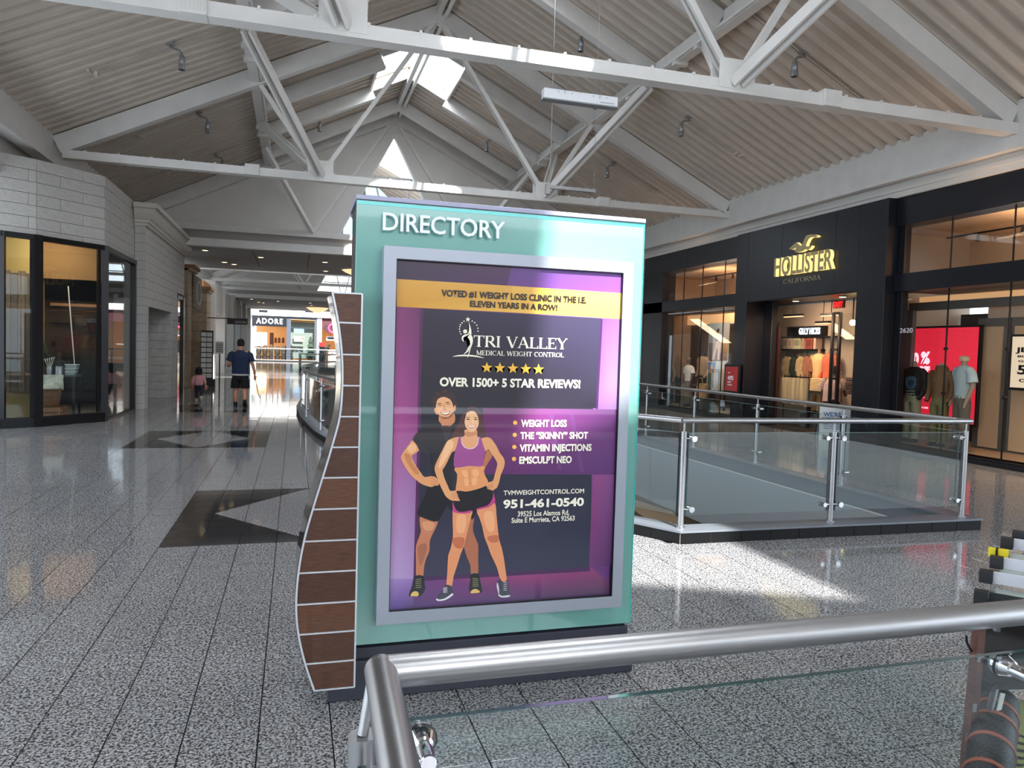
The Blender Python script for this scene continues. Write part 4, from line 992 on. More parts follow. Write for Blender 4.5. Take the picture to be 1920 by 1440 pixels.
    sx = width/x; ux = Vector(ux); uz = Vector(uz); un = ux.cross(uz); gg = G()
    for k, q in enumerate(g):
        pts_ = [Vector(p0)+ux*(a*sx)+uz*(b*cap)+un*(k % 7)*.00002 for a, b in q]
        if depth: gg.add(pts_+[p-un*depth for p in pts_], [(0,1,2,3),(7,6,5,4),(0,4,5,1),(1,5,6,2),(2,6,7,3),(3,7,4,0)])
        else: gg.add(pts_, [(0, 1, 2, 3)])
    return gg.obj(name, m, parent)
def kserif(s, a, b, cap):
    p = gy(a[0], a[1], PY); q = gy(b[0], b[1], PY)
    serif(s, (p.x, PY-.0046, (p.z+q.z)/2), (1, 0, 0), (0, 0, 1), q.x-p.x, gy(a[0], a[1]-cap, PY).z-p.z, M_cream, 'poster_lettering', kiosk)
kserif('TRI VALLEY', (887, 649.2), (1063, 656), 21.2); kserif('MEDICAL WEIGHT CONTROL', (892.5, 665), (1056.5, 670.6), 8.8)
# raised title
p = gy(717.5, 430.5, KY-.03); q = gy(946, 448, KY-.03)
put_text('DIRECTORY', (p.x, KY-.028, (p.z+q.z)/2), (1, 0, 0), (0, 0, 1), q.x-p.x, .0825, M_letter, 'letter', kiosk, bold=.012, depth=.014, split='letter')
# wooden fin
FYF = 3.462
F1 = lambda x, y: (540+x*.6807, 340+y*.6807)
def fin_pt(x, y): v = gy(*F1(x, y), FYF); return (v.x, v.z)
L_ = [(120,306),(136,390),(146,478),(147,565),(140,648),(118,732),(93,815),(66,902),(43,985),(27,1072),(20,1160),(25,1240),(43,1322),(70,1403)]
Rt, Rb = fin_pt(207, 305), fin_pt(180, 1395)
Lp = [fin_pt(*p) for p in L_]
cx_ = (Rt[0]+Rb[0])/2
def catm(P, t):
    i = min(int(t), len(P)-2); f = t-i; p0 = P[max(i-1, 0)]; p1 = P[i]; p2 = P[i+1]; p3 = P[min(i+2, len(P)-1)]
    return tuple(.5*((2*p1[d])+(-p0[d]+p2[d])*f+(2*p0[d]-5*p1[d]+4*p2[d]-p3[d])*f*f+(-p0[d]+3*p1[d]-3*p2[d]+p3[d])*f**3) for d in (0, 1))
def fin_x(z):
    lo, hi = 0., len(Lp)-1.
    for _ in range(40):
        m_ = (lo+hi)/2
        if catm(Lp, m_)[1] > z: lo = m_
        else: hi = m_
    return catm(Lp, lo)[0]
fin = empty('wooden_fin', (.2, 3.6, 0))
fin.parent = kiosk; fin.matrix_parent_inverse = parent_world(kiosk).inverted(); 
zt_, zb_ = Lp[0][1], Lp[-1][1]
zs = [zt_+(zb_-zt_)*k/52 for k in range(53)]
prof = [(fin_x(z), z) for z in zs]
G().prism(prof+[(cx_, zb_), (cx_, zt_)], 'y', FYF+.012, FYF+.40).obj('fin_core', mat('fin_core', (120, 122, 126), .5), fin)
eg = G(); vs = []
for x, z in prof: vs += [(x-.003, FYF-.001, z), (x-.003, FYF+.405, z)]
eg.add(vs, [(2*i, 2*i+1, 2*i+3, 2*i+2) for i in range(len(prof)-1)], True)
eg.obj('fin_edge', M_chrome, fin)
M_alu2 = mat('strip_aluminium', (206, 208, 214), .35, .3)
st_ = G()
for i in range(len(prof)-1):
    a, b = prof[i], prof[i+1]; st_.bar((a[0]+.004, FYF, a[1]), (b[0]+.004, FYF, b[1]), .012, .009, (1, 0, 0))
st_.bar((cx_, FYF, zt_), (cx_, FYF, zb_), .012, .008, (1, 0, 0))
bz = [gy(*F1(200-.0185*(y-300), y), FYF).z for y in (306, 391, 478, 563, 648, 732, 815, 900, 986, 1071, 1156, 1237, 1318, 1396)]
bz[0] = zt_; bz[-1] = zb_
for z in bz: st_.box((fin_x(min(max(z, zb_+.001), zt_-.001)), FYF-.004, z-.0035), (cx_, FYF+.008, z+.0035))
st_.obj('fin_strips', M_alu2, fin)
for k in range(13):
    za, zb2 = bz[k]-.0045, bz[k+1]+.0045
    P = [(fin_x(za+(zb2-za)*q/5)+.009, za+(zb2-za)*q/5) for q in range(6)]
    n_ = ['wood_dark_%d' % (k % 4)][0]
    cols = [(82, 48, 31), (72, 41, 28), (90, 54, 33), (76, 43, 27)][k % 4]
    m = mat(n_, cols, .42, noise_s=9+k % 4, noise_a=.42, bump=.15, bump_s=30, stretch=(1.6, 1, 22), coat=.15)
    G().prism(P+[(cx_-.005, zb2), (cx_-.005, za)], 'y', FYF-.0005, FYF+.014).obj('board', m, fin, origin=(0.2, FYF, za+k*.37))
# ------------------------------------------------------------------ left side: pale stone front with the bay window
WL = struct(empty('wall_left', (-4, 18, 0)))
P0, P1, P2_, P3_, P4_, P5_ = (-5.12, 15.45), (-4.64, 15.8), (-3.735, 16.87), (-3.72, 19.66), (-3.48, 19.68), (-3.48, 26.2)
ZT = 4.95
cube = G(); cube.box((-.5, -.5, -.5), (.5, .5, .5), .012); cube_o = None
def block(c, size, rz, parent, m=M_stone):
    global cube_o
    if cube_o is None:
        cube_o = cube.obj('stone_block', m, None); me = cube_o.data; o = cube_o
    else:
        o = bpy.data.objects.new('stone_block', cube_o.data); COL.objects.link(o)
    o.parent = parent; o.location = Vector(c)-parent.location; o.scale = size; o.rotation_euler = (0, 0, rz)
    return o
nb = [0]
def ashlar(a, b, za, zb, depth=.06, course=.215, length=.92, openings=()):
    """blocks on the wall from a to b (xy), face on the right-hand side when walking a->b"""
    a = Vector(a); b = Vector(b); L = (b-a).length; d = (b-a)/L; nrm = Vector((d.y, -d.x)); ang = math.atan2(d.y, d.x)
    g = G(); A = a-nrm*depth; B = b-nrm*depth
    k = 0; z = zb
    while z > za+.02:
        h = min(course, z-za); s_ = -(length/2 if k % 2 else 0)
        while s_ < L-.01:
            e = min(s_+length, L); s0 = max(s_, 0)
            spans = [(s0, e)]
            for (oa, ob, oz0, oz1) in openings:
                if z-h/2 > oz0 and z-h/2 < oz1:
                    ns = []
                    for (p, q) in spans:
                        if q <= oa or p >= ob: ns.append((p, q))
                        else:
                            if p < oa: ns.append((p, oa))
                            if q > ob: ns.append((ob, q))
                    spans = ns
            for p, q in spans:
                if q-p < .03: continue
                c = a+d*((p+q)/2)-nrm*(depth/2+random.uniform(0, .003))
                block((c.x, c.y, z-h/2), (q-p-.008, depth, h-.008), ang, WL); nb[0] += 1
            s_ = e if s_ >= 0 else s_+length
        z -= h; k += 1
def backing(a, b, za, zb, th=.22, off=.05):
    a = Vector(a); b = Vector(b); d = (b-a).normalized(); nrm = Vector((d.y, -d.x)); A = a-nrm*off; B = b-nrm*off; C = b-nrm*(off+th); D_ = a-nrm*(off+th)
    return G().prism([tuple(A), tuple(B), tuple(C), tuple(D_)], 'z', za, zb).obj('backing', M_joint, WL)
ZH = 3.575
PX = (-7.2, 15.0)
ashlar(PX, P0, 0, 3.6); backing(PX, P0, 0, ZT)
for a, b in ((PX, P0), (P0, P1), (P1, P2_), (P2_, P3_)):
    ashlar(a, b, ZH if a != PX else 3.6, ZT+.02); backing(a, b, ZH, ZT+.02)
ashlar(P3_, P4_, 0, 4.45); backing(P3_, P4_, 0, 4.9)
OP = (24.75-19.68-.0, 26.2-19.68, 0, 3.1)   # dark window
NI = (20.12-19.68, 23.75-19.68, 0, 2.62)    # recess
ashlar(P4_, P5_, 0, 4.45, openings=(NI, OP))
for (s0, s1, z0, z1) in ((0, NI[0], 0, 4.9), (NI[1], OP[0], 0, 4.9), (NI[0], NI[1], NI[3], 4.9), (OP[0], OP[1], OP[3], 4.9)):
    backing((-3.48, 19.68+s0), (-3.48, 19.68+s1), z0, z1)
# recess
M_rec = mat('recess_stone', (168, 166, 162), .6, noise_s=6, noise_a=.06)
G().box((-4.3, 20.3, 0), (-4.2, 24.4, 2.8)).obj('recess_back', M_rec, WL)
G().box((-4.2, 20.02, 0), (-3.55, 20.12, 2.7)).obj('recess_side', M_rec, WL)
g = G(); g.box((-4.2, 20.1, 2.62), (-3.5, 23.8, 2.7)); g.obj('recess_ceiling', M_rec, WL)
rs = (-4.2, 23.45)
for k in range(11):
    G().box((-4.2, 23.74, k*.24+.004), (-3.5, 23.80, (k+1)*.24-.004)).obj('stone_block', M_stone, WL)
# cornice on the pylon
cp = [(0, 4.42), (.05, 4.42), (.05, 4.47), (.09, 4.5), (.09, 4.55), (.14, 4.60), (.20, 4.70), (.24, 4.80), (.30, 4.82), (.30, 4.93), (0, 4.93)]
g = G()
def corn(path):
    vs = []; n = len(cp)
    for i, p in enumerate(path):
        p = Vector(p); a = Vector(path[max(i-1, 0)]); b = Vector(path[min(i+1, len(path)-1)])
        if i == 0: d = (b-p).normalized(); nn = Vector((d.y, -d.x))
        elif i == len(path)-1: d = (p-a).normalized(); nn = Vector((d.y, -d.x))
        else:
            d1 = (p-a).normalized(); d2 = (b-p).normalized(); n1 = Vector((d1.y, -d1.x)); n2 = Vector((d2.y, -d2.x)); nn = (n1+n2).normalized(); nn = nn/max(.3, nn.dot(n1))
        for o_, z in cp: vs.append((p.x+nn.x*o_, p.y+nn.y*o_, z))
    fs = []
    for i in range(len(path)-1):
        for k in range(n): fs.append((i*n+k, i*n+(k+1) % n, (i+1)*n+(k+1) % n, (i+1)*n+k))
    fs.append(tuple(range(n))); fs.append(tuple((len(path)-1)*n+k for k in range(n)))
    g.add(vs, fs)
corn([(-3.72, 19.66), (-3.48, 19.68), (-3.48, 26.2), (-3.9, 26.2)])
g.obj('cornice', mat('cornice_stone', (196, 192, 182), .6), WL)
G().box((-4.6, 19.75, 4.9), (-3.5, 26.1, 4.93)).obj('cap', M_rec, WL)
# bay window frames
bw = struct(empty('window_10', (-4.2, 16.5, 0)))
def fr_bar(p, za, zb, w_=.14, d=.12, ang=0, nm='mullion'):
    G().bar((p[0], p[1], za), (p[0], p[1], zb), w_, d, (math.cos(ang), math.sin(ang), 0)).obj(nm, M_black, bw)
def along(a, b, t): return (a[0]+(b[0]-a[0])*t, a[1]+(b[1]-a[1])*t)
fr_bar(along(P0, P1, .06), 0, ZH, .1, .1); fr_bar(P1, 0, ZH, .17, .15, .8); fr_bar(P2_, 0, ZH, .15, .13, .3); fr_bar(along(P2_, P3_, .96), 0, ZH, .12, .12)
fr_bar(along(P2_, P1, .1), 0.2, ZH-.1, .05, .05, .8, 'inner_mullion')
for a, b in ((P0, P1), (P1, P2_), (P2_, P3_)):
    G().bar((a[0], a[1], ZH-.05), (b[0], b[1], ZH-.05), .12, .1).obj('head', M_black, bw)
    if a != P2_: G().bar((a[0], a[1], .09), (b[0], b[1], .09), .14, .18).obj('sill', M_black, bw)
    else: G().bar((a[0], a[1], .02), (b[0], b[1], .02), .1, .04).obj('sill', M_black, bw)
    G().bar((a[0], a[1], ZH/2), (b[0], b[1], ZH/2), .012, ZH-.1).obj('pane', M_shopglass, bw)
G().bar((PX[0], PX[1], .08), (P0[0], P0[1], .08), .1, .16).obj('skirting', M_black, bw)
w2 = struct(empty('window_11', (-3.45, 25, 0)))
G().box((-3.58, 24.75, 0), (-3.48, 24.9, 3.1)).obj('mullion', M_black, w2); G().box((-3.58, 25.95, 0), (-3.46, 26.2, 3.1)).obj('mullion', M_black, w2); G().box((-3.58, 24.75, 3.0), (-3.48, 26.2, 3.1)).obj('head', M_black, w2)
G().box((-3.53, 24.85, 0), (-3.515, 26.0, 3.05)).obj('pane', M_shopglass, w2)
# shop interior behind the bay
M_yel = mat('yellow_wall', (150, 132, 84), .8)
IL = struct(empty('wall_shop_left', (-7, 19, 0)))
G().box((-8.6, 15.35, 0), (-8.5, 26.2, 4)).obj('plaster', M_darkwall, IL)
G().box((-8.6, 21.5, 0), (-4.4, 21.6, 4)).obj('plaster', M_darkwall, IL)
G().prism([(-8.6, 15.6), (-5.2, 15.75), (-4.75, 16.05), (-3.95, 17.1), (-3.95, 26.2), (-8.6, 26.2)], 'z', 3.9, 3.98).obj('plaster', mat('shop_ceiling', (96, 82, 62), .8), IL)
G().prism([(-8.6, 15.6), (-5.2, 15.6), (-4.75, 15.95), (-3.9, 17.0), (-3.9, 19.6), (-4.4, 26.2), (-8.6, 26.2)], 'z', 0, .02).obj('floorboards', mat('shop_floor', (112, 108, 102), .4), IL)
G().box((-6.1, 17.3, 0), (-5.2, 17.5, 3.9)).obj('yellow_panel', M_yel, IL)
G().box((-5.2, 17.45, 2.9), (-4.0, 17.6, 3.9)).obj('yellow_panel', mat('tan_panel', (120, 92, 58), .8), IL)
G().box((-5.16, 17.5, 0), (-5.02, 17.6, 3.0)).obj('yellow_panel', M_yel, IL)
bp = empty('barn_board_panel', (-5.4, 17.1, 0), 'tall panel of weathered grey-brown barn boards inside the left bay window', 'panel')
for k in range(4): G().box((-5.62+k*.13, 17.14, .55), (-5.50+k*.13, 17.2, 3.0-.04*(k % 2)), .004).obj('board', mat('barn_wood_%d' % (k % 2), [(98, 86, 74), (84, 76, 68)][k % 2], .8, noise_s=6, noise_a=.3, stretch=(6, 6, 1)), bp)
sh = empty('wall_shelf', (-5, 18.3, 2.4), 'long orange-brown shelf edge high inside the dark shop window', 'shelf')
G().box((-5.0, 17.9, 2.36), (-3.95, 18.1, 2.42)).obj('board', M_wood, sh)
G().box((-5.0, 17.95, 2.30), (-3.95, 18.0, 2.36)).obj('bracket', M_black, sh)
pl = empty('leaning_pole', (-4.45, 17.2, .9), 'thin pale pole leaning upright behind the display table', 'pole')
G().cyl((-4.36, 17.25, .93), (-4.52, 17.35, 2.75), .012, 8).obj('shaft', M_white, pl)
# display table and its goods
tb = empty('display_table', (-4.55, 16.9, 0), 'black metal framed display table inside the left bay window', 'table')
G().box((-4.95, 16.72, .90), (-4.22, 17.2, .93)).obj('table_top', mat('table_top', (70, 76, 76), .4), tb)
for x in (-4.92, -4.26):
    for y in (16.75, 17.16): G().box((x-.02, y-.02, .02), (x+.02, y+.02, .9)).obj('leg', M_black, tb)
G().box((-4.92, 16.75, .42), (-4.26, 17.16, .45)).obj('lower_shelf', M_black, tb)
rc = empty('juicer', (-4.55, 16.9, .93), 'silver and black juicer on the display table in the left window', 'appliance')
G().loft([(-4.55, 16.9, .93, .085, .085), (-4.55, 16.9, 1.1, .085, .085), (-4.55, 16.9, 1.12, .07, .07)], 18).obj('body', M_steel, rc)
G().loft([(-4.55, 16.9, 1.12, .10, .10), (-4.55, 16.9, 1.2, .10, .10), (-4.55, 16.9, 1.23, .05, .05), (-4.55, 16.9, 1.36, .045, .045), (-4.55, 16.9, 1.39, .06, .06)], 18).obj('lid', M_black, rc)
G().tube([(-4.47, 16.9, 1.17), (-4.38, 16.88, 1.2), (-4.36, 16.88, 1.14)], .018, 8).obj('spout', M_black, rc)
for k in range(3):
    bo = empty('glass_container', (-4.34, 16.9, .93+k*.075), ['bottom', 'middle', 'top'][k]+' clear food container in the small stack on the display table', 'container', 'food containers on the display table')
    G().box((-4.43, 16.8, .931+k*.075), (-4.26+.02*k, 17.0, .985+k*.075), .01).obj('tub', mat('tub', (150, 165, 165), .2), bo)
    G().box((-4.44, 16.79, .985+k*.075), (-4.25+.02*k, 17.01, 1.003+k*.075), .004).obj('lid', mat('tub_lid', (190, 205, 210), .4), bo)
ut = empty('utensil_jar', (-4.72, 16.86, .93), 'jar of kitchen utensils beside the juicer', 'jar')
G().loft([(-4.72, 16.86, .93, .05, .05), (-4.72, 16.86, 1.08, .055, .055)], 14).obj('jar', M_steel, ut)
for k in range(5): G().tube([(-4.72, 16.86, 1.0), (-4.72+(k-2)*.035, 16.86, 1.2+.01*k), (-4.72+(k-2)*.042, 16.86, 1.25+.01*k)], [.006, .006, .016], 6).obj('utensil', M_white, ut)
tw = G(); 
vs = []
for i in range(9):
    for j in range(7): vs.append((-4.95+i*.065, 16.70-.012*math.sin(j*1.2+i*.7), .94-j*.05-(.0 if i else .02)))
tw.add(vs, [(i*7+j, i*7+j+1, (i+1)*7+j+1, (i+1)*7+j) for i in range(8) for j in range(6)], True)
m = mat('lemon_towel', (196, 204, 190), .8, noise_s=9, noise_a=.35)
o = tw.obj('lemon_towel', m); tag(o, 'white and yellow lemon patterned towel hanging over the table front', 'towel')
bk = empty('wicker_basket', (-4.85, 16.55, .3), 'brown wicker basket with white cloth in the left window', 'basket')
G().loft([(-4.62, 16.5, .33, .17, .15), (-4.62, 16.5, .5, .19, .17), (-4.62, 16.5, .68, .21, .19)], 20, caps=False).obj('body', mat('wicker', (128, 92, 60), .8, noise_s=60, noise_a=.4, bump=.5, bump_s=90), bk)
G().loft([(-4.62, 16.5, .34, .16, .14), (-4.62, 16.5, .35, .01, .01)], 20).obj('bottom', MATS['wicker'], bk)
for k in range(6): G().tube([(-4.62+(.18+k*.006)*math.cos(a*PI/10), 16.5+(.16+k*.006)*math.sin(a*PI/10), .37+k*.06) for a in range(20)], .008, 6, closed=True).obj('weave_band', MATS['wicker'], bk)
G().loft([(-4.62, 16.5, .62, .19, .17), (-4.60, 16.48, .74, .16, .15), (-4.56, 16.46, .78, .05, .05)], 16).obj('cloth', mat('white_cloth', (190, 198, 194), .9), bk)
cr_ = empty('wooden_crate', (-4.62, 16.5, 0), 'slatted wooden crate under the wicker basket', 'crate')
for k in range(3):
    z = .05+k*.09
    G().box((-4.86, 16.24, z), (-4.36, 16.26, z+.07), .004).obj('slat', M_wood, cr_); G().box((-4.36, 16.27, z), (-4.34, 16.72, z+.07), .004).obj('slat', M_wood, cr_)
for x in (-4.85, -4.4): G().box((x, 16.26, .03), (x+.03, 16.3, .33)).obj('corner_post', M_wood, cr_); 
for x in (-4.85, -4.4): G().box((x, 16.68, .03), (x+.03, 16.72, .33)).obj('corner_post', M_wood, cr_)
G().box((-4.84, 16.28, .29), (-4.38, 16.7, .32)).obj('top_panel', M_wood, cr_)
ft = empty('small_fir', (-4.9, 17.05, .93), 'small green potted fir tree on the table in the left window', 'plant')
G().loft([(-4.86, 17.05, .932, .06, .06), (-4.86, 17.05, 1.08, .08, .08)], 14).obj('pot', mat('terracotta', (110, 72, 56), .8), ft)
random.seed(3); g = G()
for k in range(260):
    h = random.random(); a = random.uniform(0, 2*PI); r0 = (1-h)*.21+.02; b = Vector((-4.86, 17.05, 1.1+h*.5)); e = b+Vector((math.cos(a)*r0, math.sin(a)*r0, -.05+random.uniform(-.02, .04)))
    s_ = (e-b).cross(Vector((0, 0, 1))).normalized()*.012; mid = (b+e)/2
    g.add([b, mid+s_, e, mid-s_, mid+Vector((0, 0, .012))], [(0, 1, 4), (1, 2, 4), (2, 3, 4), (3, 0, 4)])
g.cyl((-4.86, 17.05, 1.05), (-4.86, 17.05, 1.6), .01, 6)
g.obj('foliage', mat('fir_green', (52, 78, 62), .8), ft)
G().box((-5.05, 16.98, .932), (-4.7, 17.1, 1.03)).obj('planter_box', mat('planter', (90, 86, 76), .8), ft) if False else None
rr_ = random.Random(5)
for k in range(3):
    t = empty('dark_figure_bust', (0, 0, 0)) if False else None
l = area('left_shop_light', (-4.75, 16.5, 3.75), (-5.05, 17.75, .5), .8, .5, 42, (1, .8, .5))
# ---- tan stone shop further along, pilasters, signs
WF = struct(empty('wall_left_far', (-3.6, 40, 0)))
G().box((-9, 26.25, 0), (-5.2, 26.4, 4.7)).obj('plaster', M_darkwall, WF)
def tan_pier(y0, y1, x0, x1, z1, parent=WF, m=M_tan):
    z = 0; k = 0
    while z < z1-.01:
        h = min(.42, z1-z); G().box((x0, y0, z+.004), (x1, y1, z+h-.004), .008).obj('stone_block', m, parent); z += h
    G().box((x0+.02, y0+.02, 0), (x1-.02, y1-.02, z1)).obj('backing', M_joint, parent)
tan_pier(28.6, 29.6, -4.4, -3.68, 4.3); tan_pier(26.5, 28.5, -5.6, -5.0, 4.6, m=M_orange)
tan_pier(33.8, 35.2, -4.3, -3.6, 3.9); 
for (y, z) in ((28.55, 4.3), (33.7, 3.9)): G().box((-4.5, y, z), (-3.45, y+1.6, z+.12)).obj('capital', mat('capital_brown', (140, 98, 70), .7), WF); G().box((-4.45, y+.05, z-.1), (-3.52, y+1.5, z)).obj('capital', M_tan, WF)
G().box((-4.6, 29.6, 3.4), (-3.8, 33.8, 4.3)).obj('fascia', M_tan, WF)
G().box((-5.4, 29.6, 0), (-4.9, 33.8, 3.5)).obj('recess', M_darkwall, WF)
G().box((-5.4, 35.2, 0), (-3.9, 38.0, 4.4)).obj('plaster', M_orange, WF)
G().box((-4.5, 38.0, 0), (-3.7, 38.6, 4.6)).obj('pier', M_wallw, WF)
cs = empty('carved_sign', (-3.72, 31.6, 3.5), 'square pale carved relief plaque above the tan stone shop entrance', 'plaque')
G().box((-3.78, 30.6, 2.95), (-3.7, 32.8, 4.25), .02).obj('slab', mat('plaque', (150, 140, 128), .7, noise_s=7, noise_a=.35, bump=.6, bump_s=12), cs)
G().tube([(-3.69, 31.7+.7*math.cos(a*PI/8), 3.6+.45*math.sin(a*PI/8)) for a in range(16)], .04, 6, closed=True).obj('relief_ring', M_white, cs)
# card rack
ck = empty('card_rack', (-3.3, 30, 0), 'tall rack of printed cards standing against the tan stone pier', 'rack')
G().box((-3.42, 30.2, .25), (-2.98, 30.28, 2.12)).obj('back_board', M_black, ck)
G().box((-3.42, 30.1, 0), (-2.9, 30.4, .28)).obj('foot', M_black, ck)
random.seed(11)
for r_ in range(9):
    for c_ in range(2):
        G().box((-3.40+c_*.2, 30.17, .33+r_*.195), (-3.22+c_*.2, 30.2, .49+r_*.195)).obj('card', mat('card_%d' % random.randrange(4), random.choice([(190, 186, 180), (120, 110, 108), (160, 120, 110), (210, 206, 200)]), .5), ck)
sgn = empty('notice_board', (-2.95, 31, 1.2), 'small white notice board on a post beside the card rack', 'sign')
G().box((-2.98, 31, 1.25), (-2.68, 31.03, 1.72)).obj('panel', M_wallw, sgn); G().box((-2.85, 31.03, 0), (-2.8, 31.07, 1.5)).obj('post', M_black, sgn)
for k in range(5): G().box((-2.95, 30.995, 1.33+k*.07), (-2.72, 31, 1.35+k*.07)).obj('text_line', M_black, sgn)
# white facade and pilasters in the distance
for k, y in enumerate((44, 50, 56, 62, 68)):
    G().box((-4.6, y, 0), (-3.75, y+1.3, 4.7)).obj('pilaster', M_wallw, WF)
    for q in range(3): G().box((-3.752, y+.25+q*.3, .3), (-3.74, y+.4+q*.3, 4.4)).obj('flute', M_joint if False else M_soffit, WF)
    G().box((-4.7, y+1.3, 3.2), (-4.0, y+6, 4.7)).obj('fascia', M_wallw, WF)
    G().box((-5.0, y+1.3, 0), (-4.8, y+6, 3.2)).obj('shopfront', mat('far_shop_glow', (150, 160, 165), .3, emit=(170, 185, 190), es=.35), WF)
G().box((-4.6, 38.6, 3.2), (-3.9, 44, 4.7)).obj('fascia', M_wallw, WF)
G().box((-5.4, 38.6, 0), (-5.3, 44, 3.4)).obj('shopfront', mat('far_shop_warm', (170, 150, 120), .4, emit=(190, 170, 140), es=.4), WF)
for k, y in enumerate((40.0, 42.0)):
    pst = empty('lit_poster', (-4.7, y, .6), 'bright white lit poster in the distant left shopfront, '+('nearer one' if k == 0 else 'farther one'), 'poster')
    G().box((-4.75, y, .7), (-4.7, y+1.2, 1.95)).obj('panel', mat('lit_panel', (225, 235, 245), .4, emit=(225, 235, 245), es=1.0), pst); G().box((-4.76, y-.05, .64), (-4.71, y+1.25, .7)).obj('frame', M_black, pst)
bl = empty('blade_sign', (-2.2, 30, 2.4), 'dark brown ELEVATORS blade sign projecting into the hall above the walking man', 'sign')
a = gy(426, 597, 34); b = gy(464, 609, 34)
G().box((a.x, 34, b.z+.0), (b.x, 34.08, a.z-.02)).obj('panel', mat('sign_brown', (44, 32, 32), .5), bl)
G().box((-3.8, 34.02, a.z-.02), (b.x, 34.06, a.z+.02)).obj('bracket', M_black, bl)
put_text('ELEVATORS', (a.x+.32, 33.995, b.z+.06), (1, 0, 0), (0, 0, 1), b.x-a.x-.36, .09, M_white, 'lettering', bl, depth=.004)
G().box((-3.85, 33.95, 0), (-3.7, 34.15, 4)).obj('post', M_white, bl)
# ---- end of the hall: shop
EY = 78.0
def E(x, y): return gy(x, y, EY)
FE = struct(empty('wall_end', (0, EY, 0)))
G().box((-6, EY-.2, E(474, 577).z-.1), (14, EY+.5, 6.2)).obj('soffit_edge', M_wallw, FE)
G().box((-6, EY-.3, E(500, 592).z), (14, EY+.3, E(500, 578).z)).obj('band', M_wallw, FE)
for x0 in (485, 571): 
    a, b = E(x0+1, 581), E(x0+17, 586); G().box((a.x, EY-.33, b.z), (b.x, EY-.3, a.z)).obj('vent', M_black, FE)
G().box((-6, EY, 0), (-3.95, EY+.4, 5)).obj('plaster', M_wallw, FE)
c1 = E(537, 640).x; c2 = E(545, 640).x; c3_ = E(594, 640).x; c4_ = E(603, 640).x
zt2 = E(500, 590).z; zm = E(500, 613).z
G().box((c1, EY-.1, 0), (c2, EY+.4, zt2)).obj('pier', mat('grey_pier', (64, 70, 82), .5), FE)
G().box((c3_-.25, EY-.1, 0), (c3_, EY+.4, zt2)).obj('pier', MATS['grey_pier'], FE)
G().box((c3_, EY-.12, 0), (c4_, EY+.4, zt2)).obj('stone_pier', M_stone, FE)
G().box((c2, EY-.05, zt2-.35), (c3_, EY+.3, zt2)).obj('header', MATS['grey_pier'], FE)
G().box((c4_, EY, zm), (14, EY+.4, zt2)).obj('header', mat('maroon', (74, 30, 34), .6), FE)
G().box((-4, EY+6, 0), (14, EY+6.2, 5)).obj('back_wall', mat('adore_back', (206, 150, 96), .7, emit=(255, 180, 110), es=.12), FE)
G().box((c2, EY+1.2, .3), (c3_-.25, EY+1.3, 4.0)).obj('window_display_wall', mat('grey_green', (124, 132, 124), .7), FE)
G().box((-4, EY+.4, 4.1), (14, EY+6, 4.2)).obj('shop_ceiling', mat('adore_ceiling', (190, 140, 90), .7), FE)
ad = empty('shop_fascia_sign', (-2.5, EY, 4.2), 'black fascia with white ADORE letters at the far end of the hall', 'sign')
a = E(474, 589); b = E(537, 613)
G().box((a.x-.05, EY-.25, b.z), (c1, EY+.2, zt2)).obj('panel', M_navy2, ad)
p = E(480.5, 606); q = E(530, 607)
put_text('ADORE', (p.x, EY-.27, p.z), (1, 0, 0), (0, 0, 1), q.x-p.x, .52, mat('sign_lit', (255, 255, 255), .4, emit=(255, 255, 255), es=1.2), 'letter', ad, bold=.02, depth=.05, space=1.25, split='letter')
lw_ = empty('light_wall', (-3.2, EY+2, 1), 'brightly glowing white display wall inside the far shop', 'light box')
a = E(477, 622); b = E(499, 650); G().box((a.x, EY+2, b.z), (b.x, EY+2.1, a.z)).obj('panel', mat('glow_panel', (255, 235, 190), .5, emit=(255, 232, 180), es=3.2), lw_); G().box((a.x-.05, EY+1.98, b.z-.2), (b.x+.05, EY+2.1, b.z)).obj('frame', M_wood, lw_)
area('adore_light', (-1, EY+3, 3.9), (-1, EY+3, 0), 5, 3, 110, (1, .72, .42)); area('end_light', (6, EY+3, 3.9), (6, EY+3, 0), 5, 3, 110, (1, .62, .3))
for k, x in enumerate((512, 519, 527)):
    a = E(x, 631); b = E(x+5, 643); mm = empty('arched_mirror', (a.x, EY+5.8, 1), ['left', 'middle', 'right'][k]+' of three dark arched mirrors on the far shop back wall', 'mirror', 'mirrors in the far shop')
    G().prism([(a.x, b.z), (b.x, b.z), (b.x, a.z-.15), ((a.x+b.x)/2, a.z), (a.x, a.z-.15)], 'y', EY+5.0, EY+5.08).obj('frame', mat('mirror_brown', (96, 56, 36), .4), mm)
a = E(504, 623); b = E(511, 655); dr = empty('dark_cabinet', (a.x, EY+3.5, 0), 'dark brown tall cabinet beside the glowing display wall', 'cabinet'); G().box((a.x, EY+3, 0), (b.x, EY+3.5, a.z)).obj('body', mat('cab', (60, 36, 26), .6), dr)
G().box((a.x+.02, EY+2.98, .1), (b.x-.02, EY+3, a.z-.1)).obj('door', mat('cab2', (76, 46, 32), .6), dr)
sp_ = empty('shop_window_posters', (1, EY+.2, 1), 'two stacked landscape posters in the window right of the far shop entrance', 'poster')
for k, (x0, y0, x1, y1) in enumerate(((551, 616, 570, 625), (551, 630, 571, 641))):
    a = E(x0, y0); b = E(x1, y1); G().box((a.x, EY+.15, b.z), (b.x, EY+.2, a.z)).obj('sheet', mat('far_poster_%d' % k, [(120, 150, 190), (170, 150, 140)][k], .5, noise_s=2.5, noise_a=.5), sp_)
G().box((c2, EY+.05, .3), (c3_-.25, EY+.07, zt2-.35)).obj('pane', M_shopglass, FE)
random.seed(21)
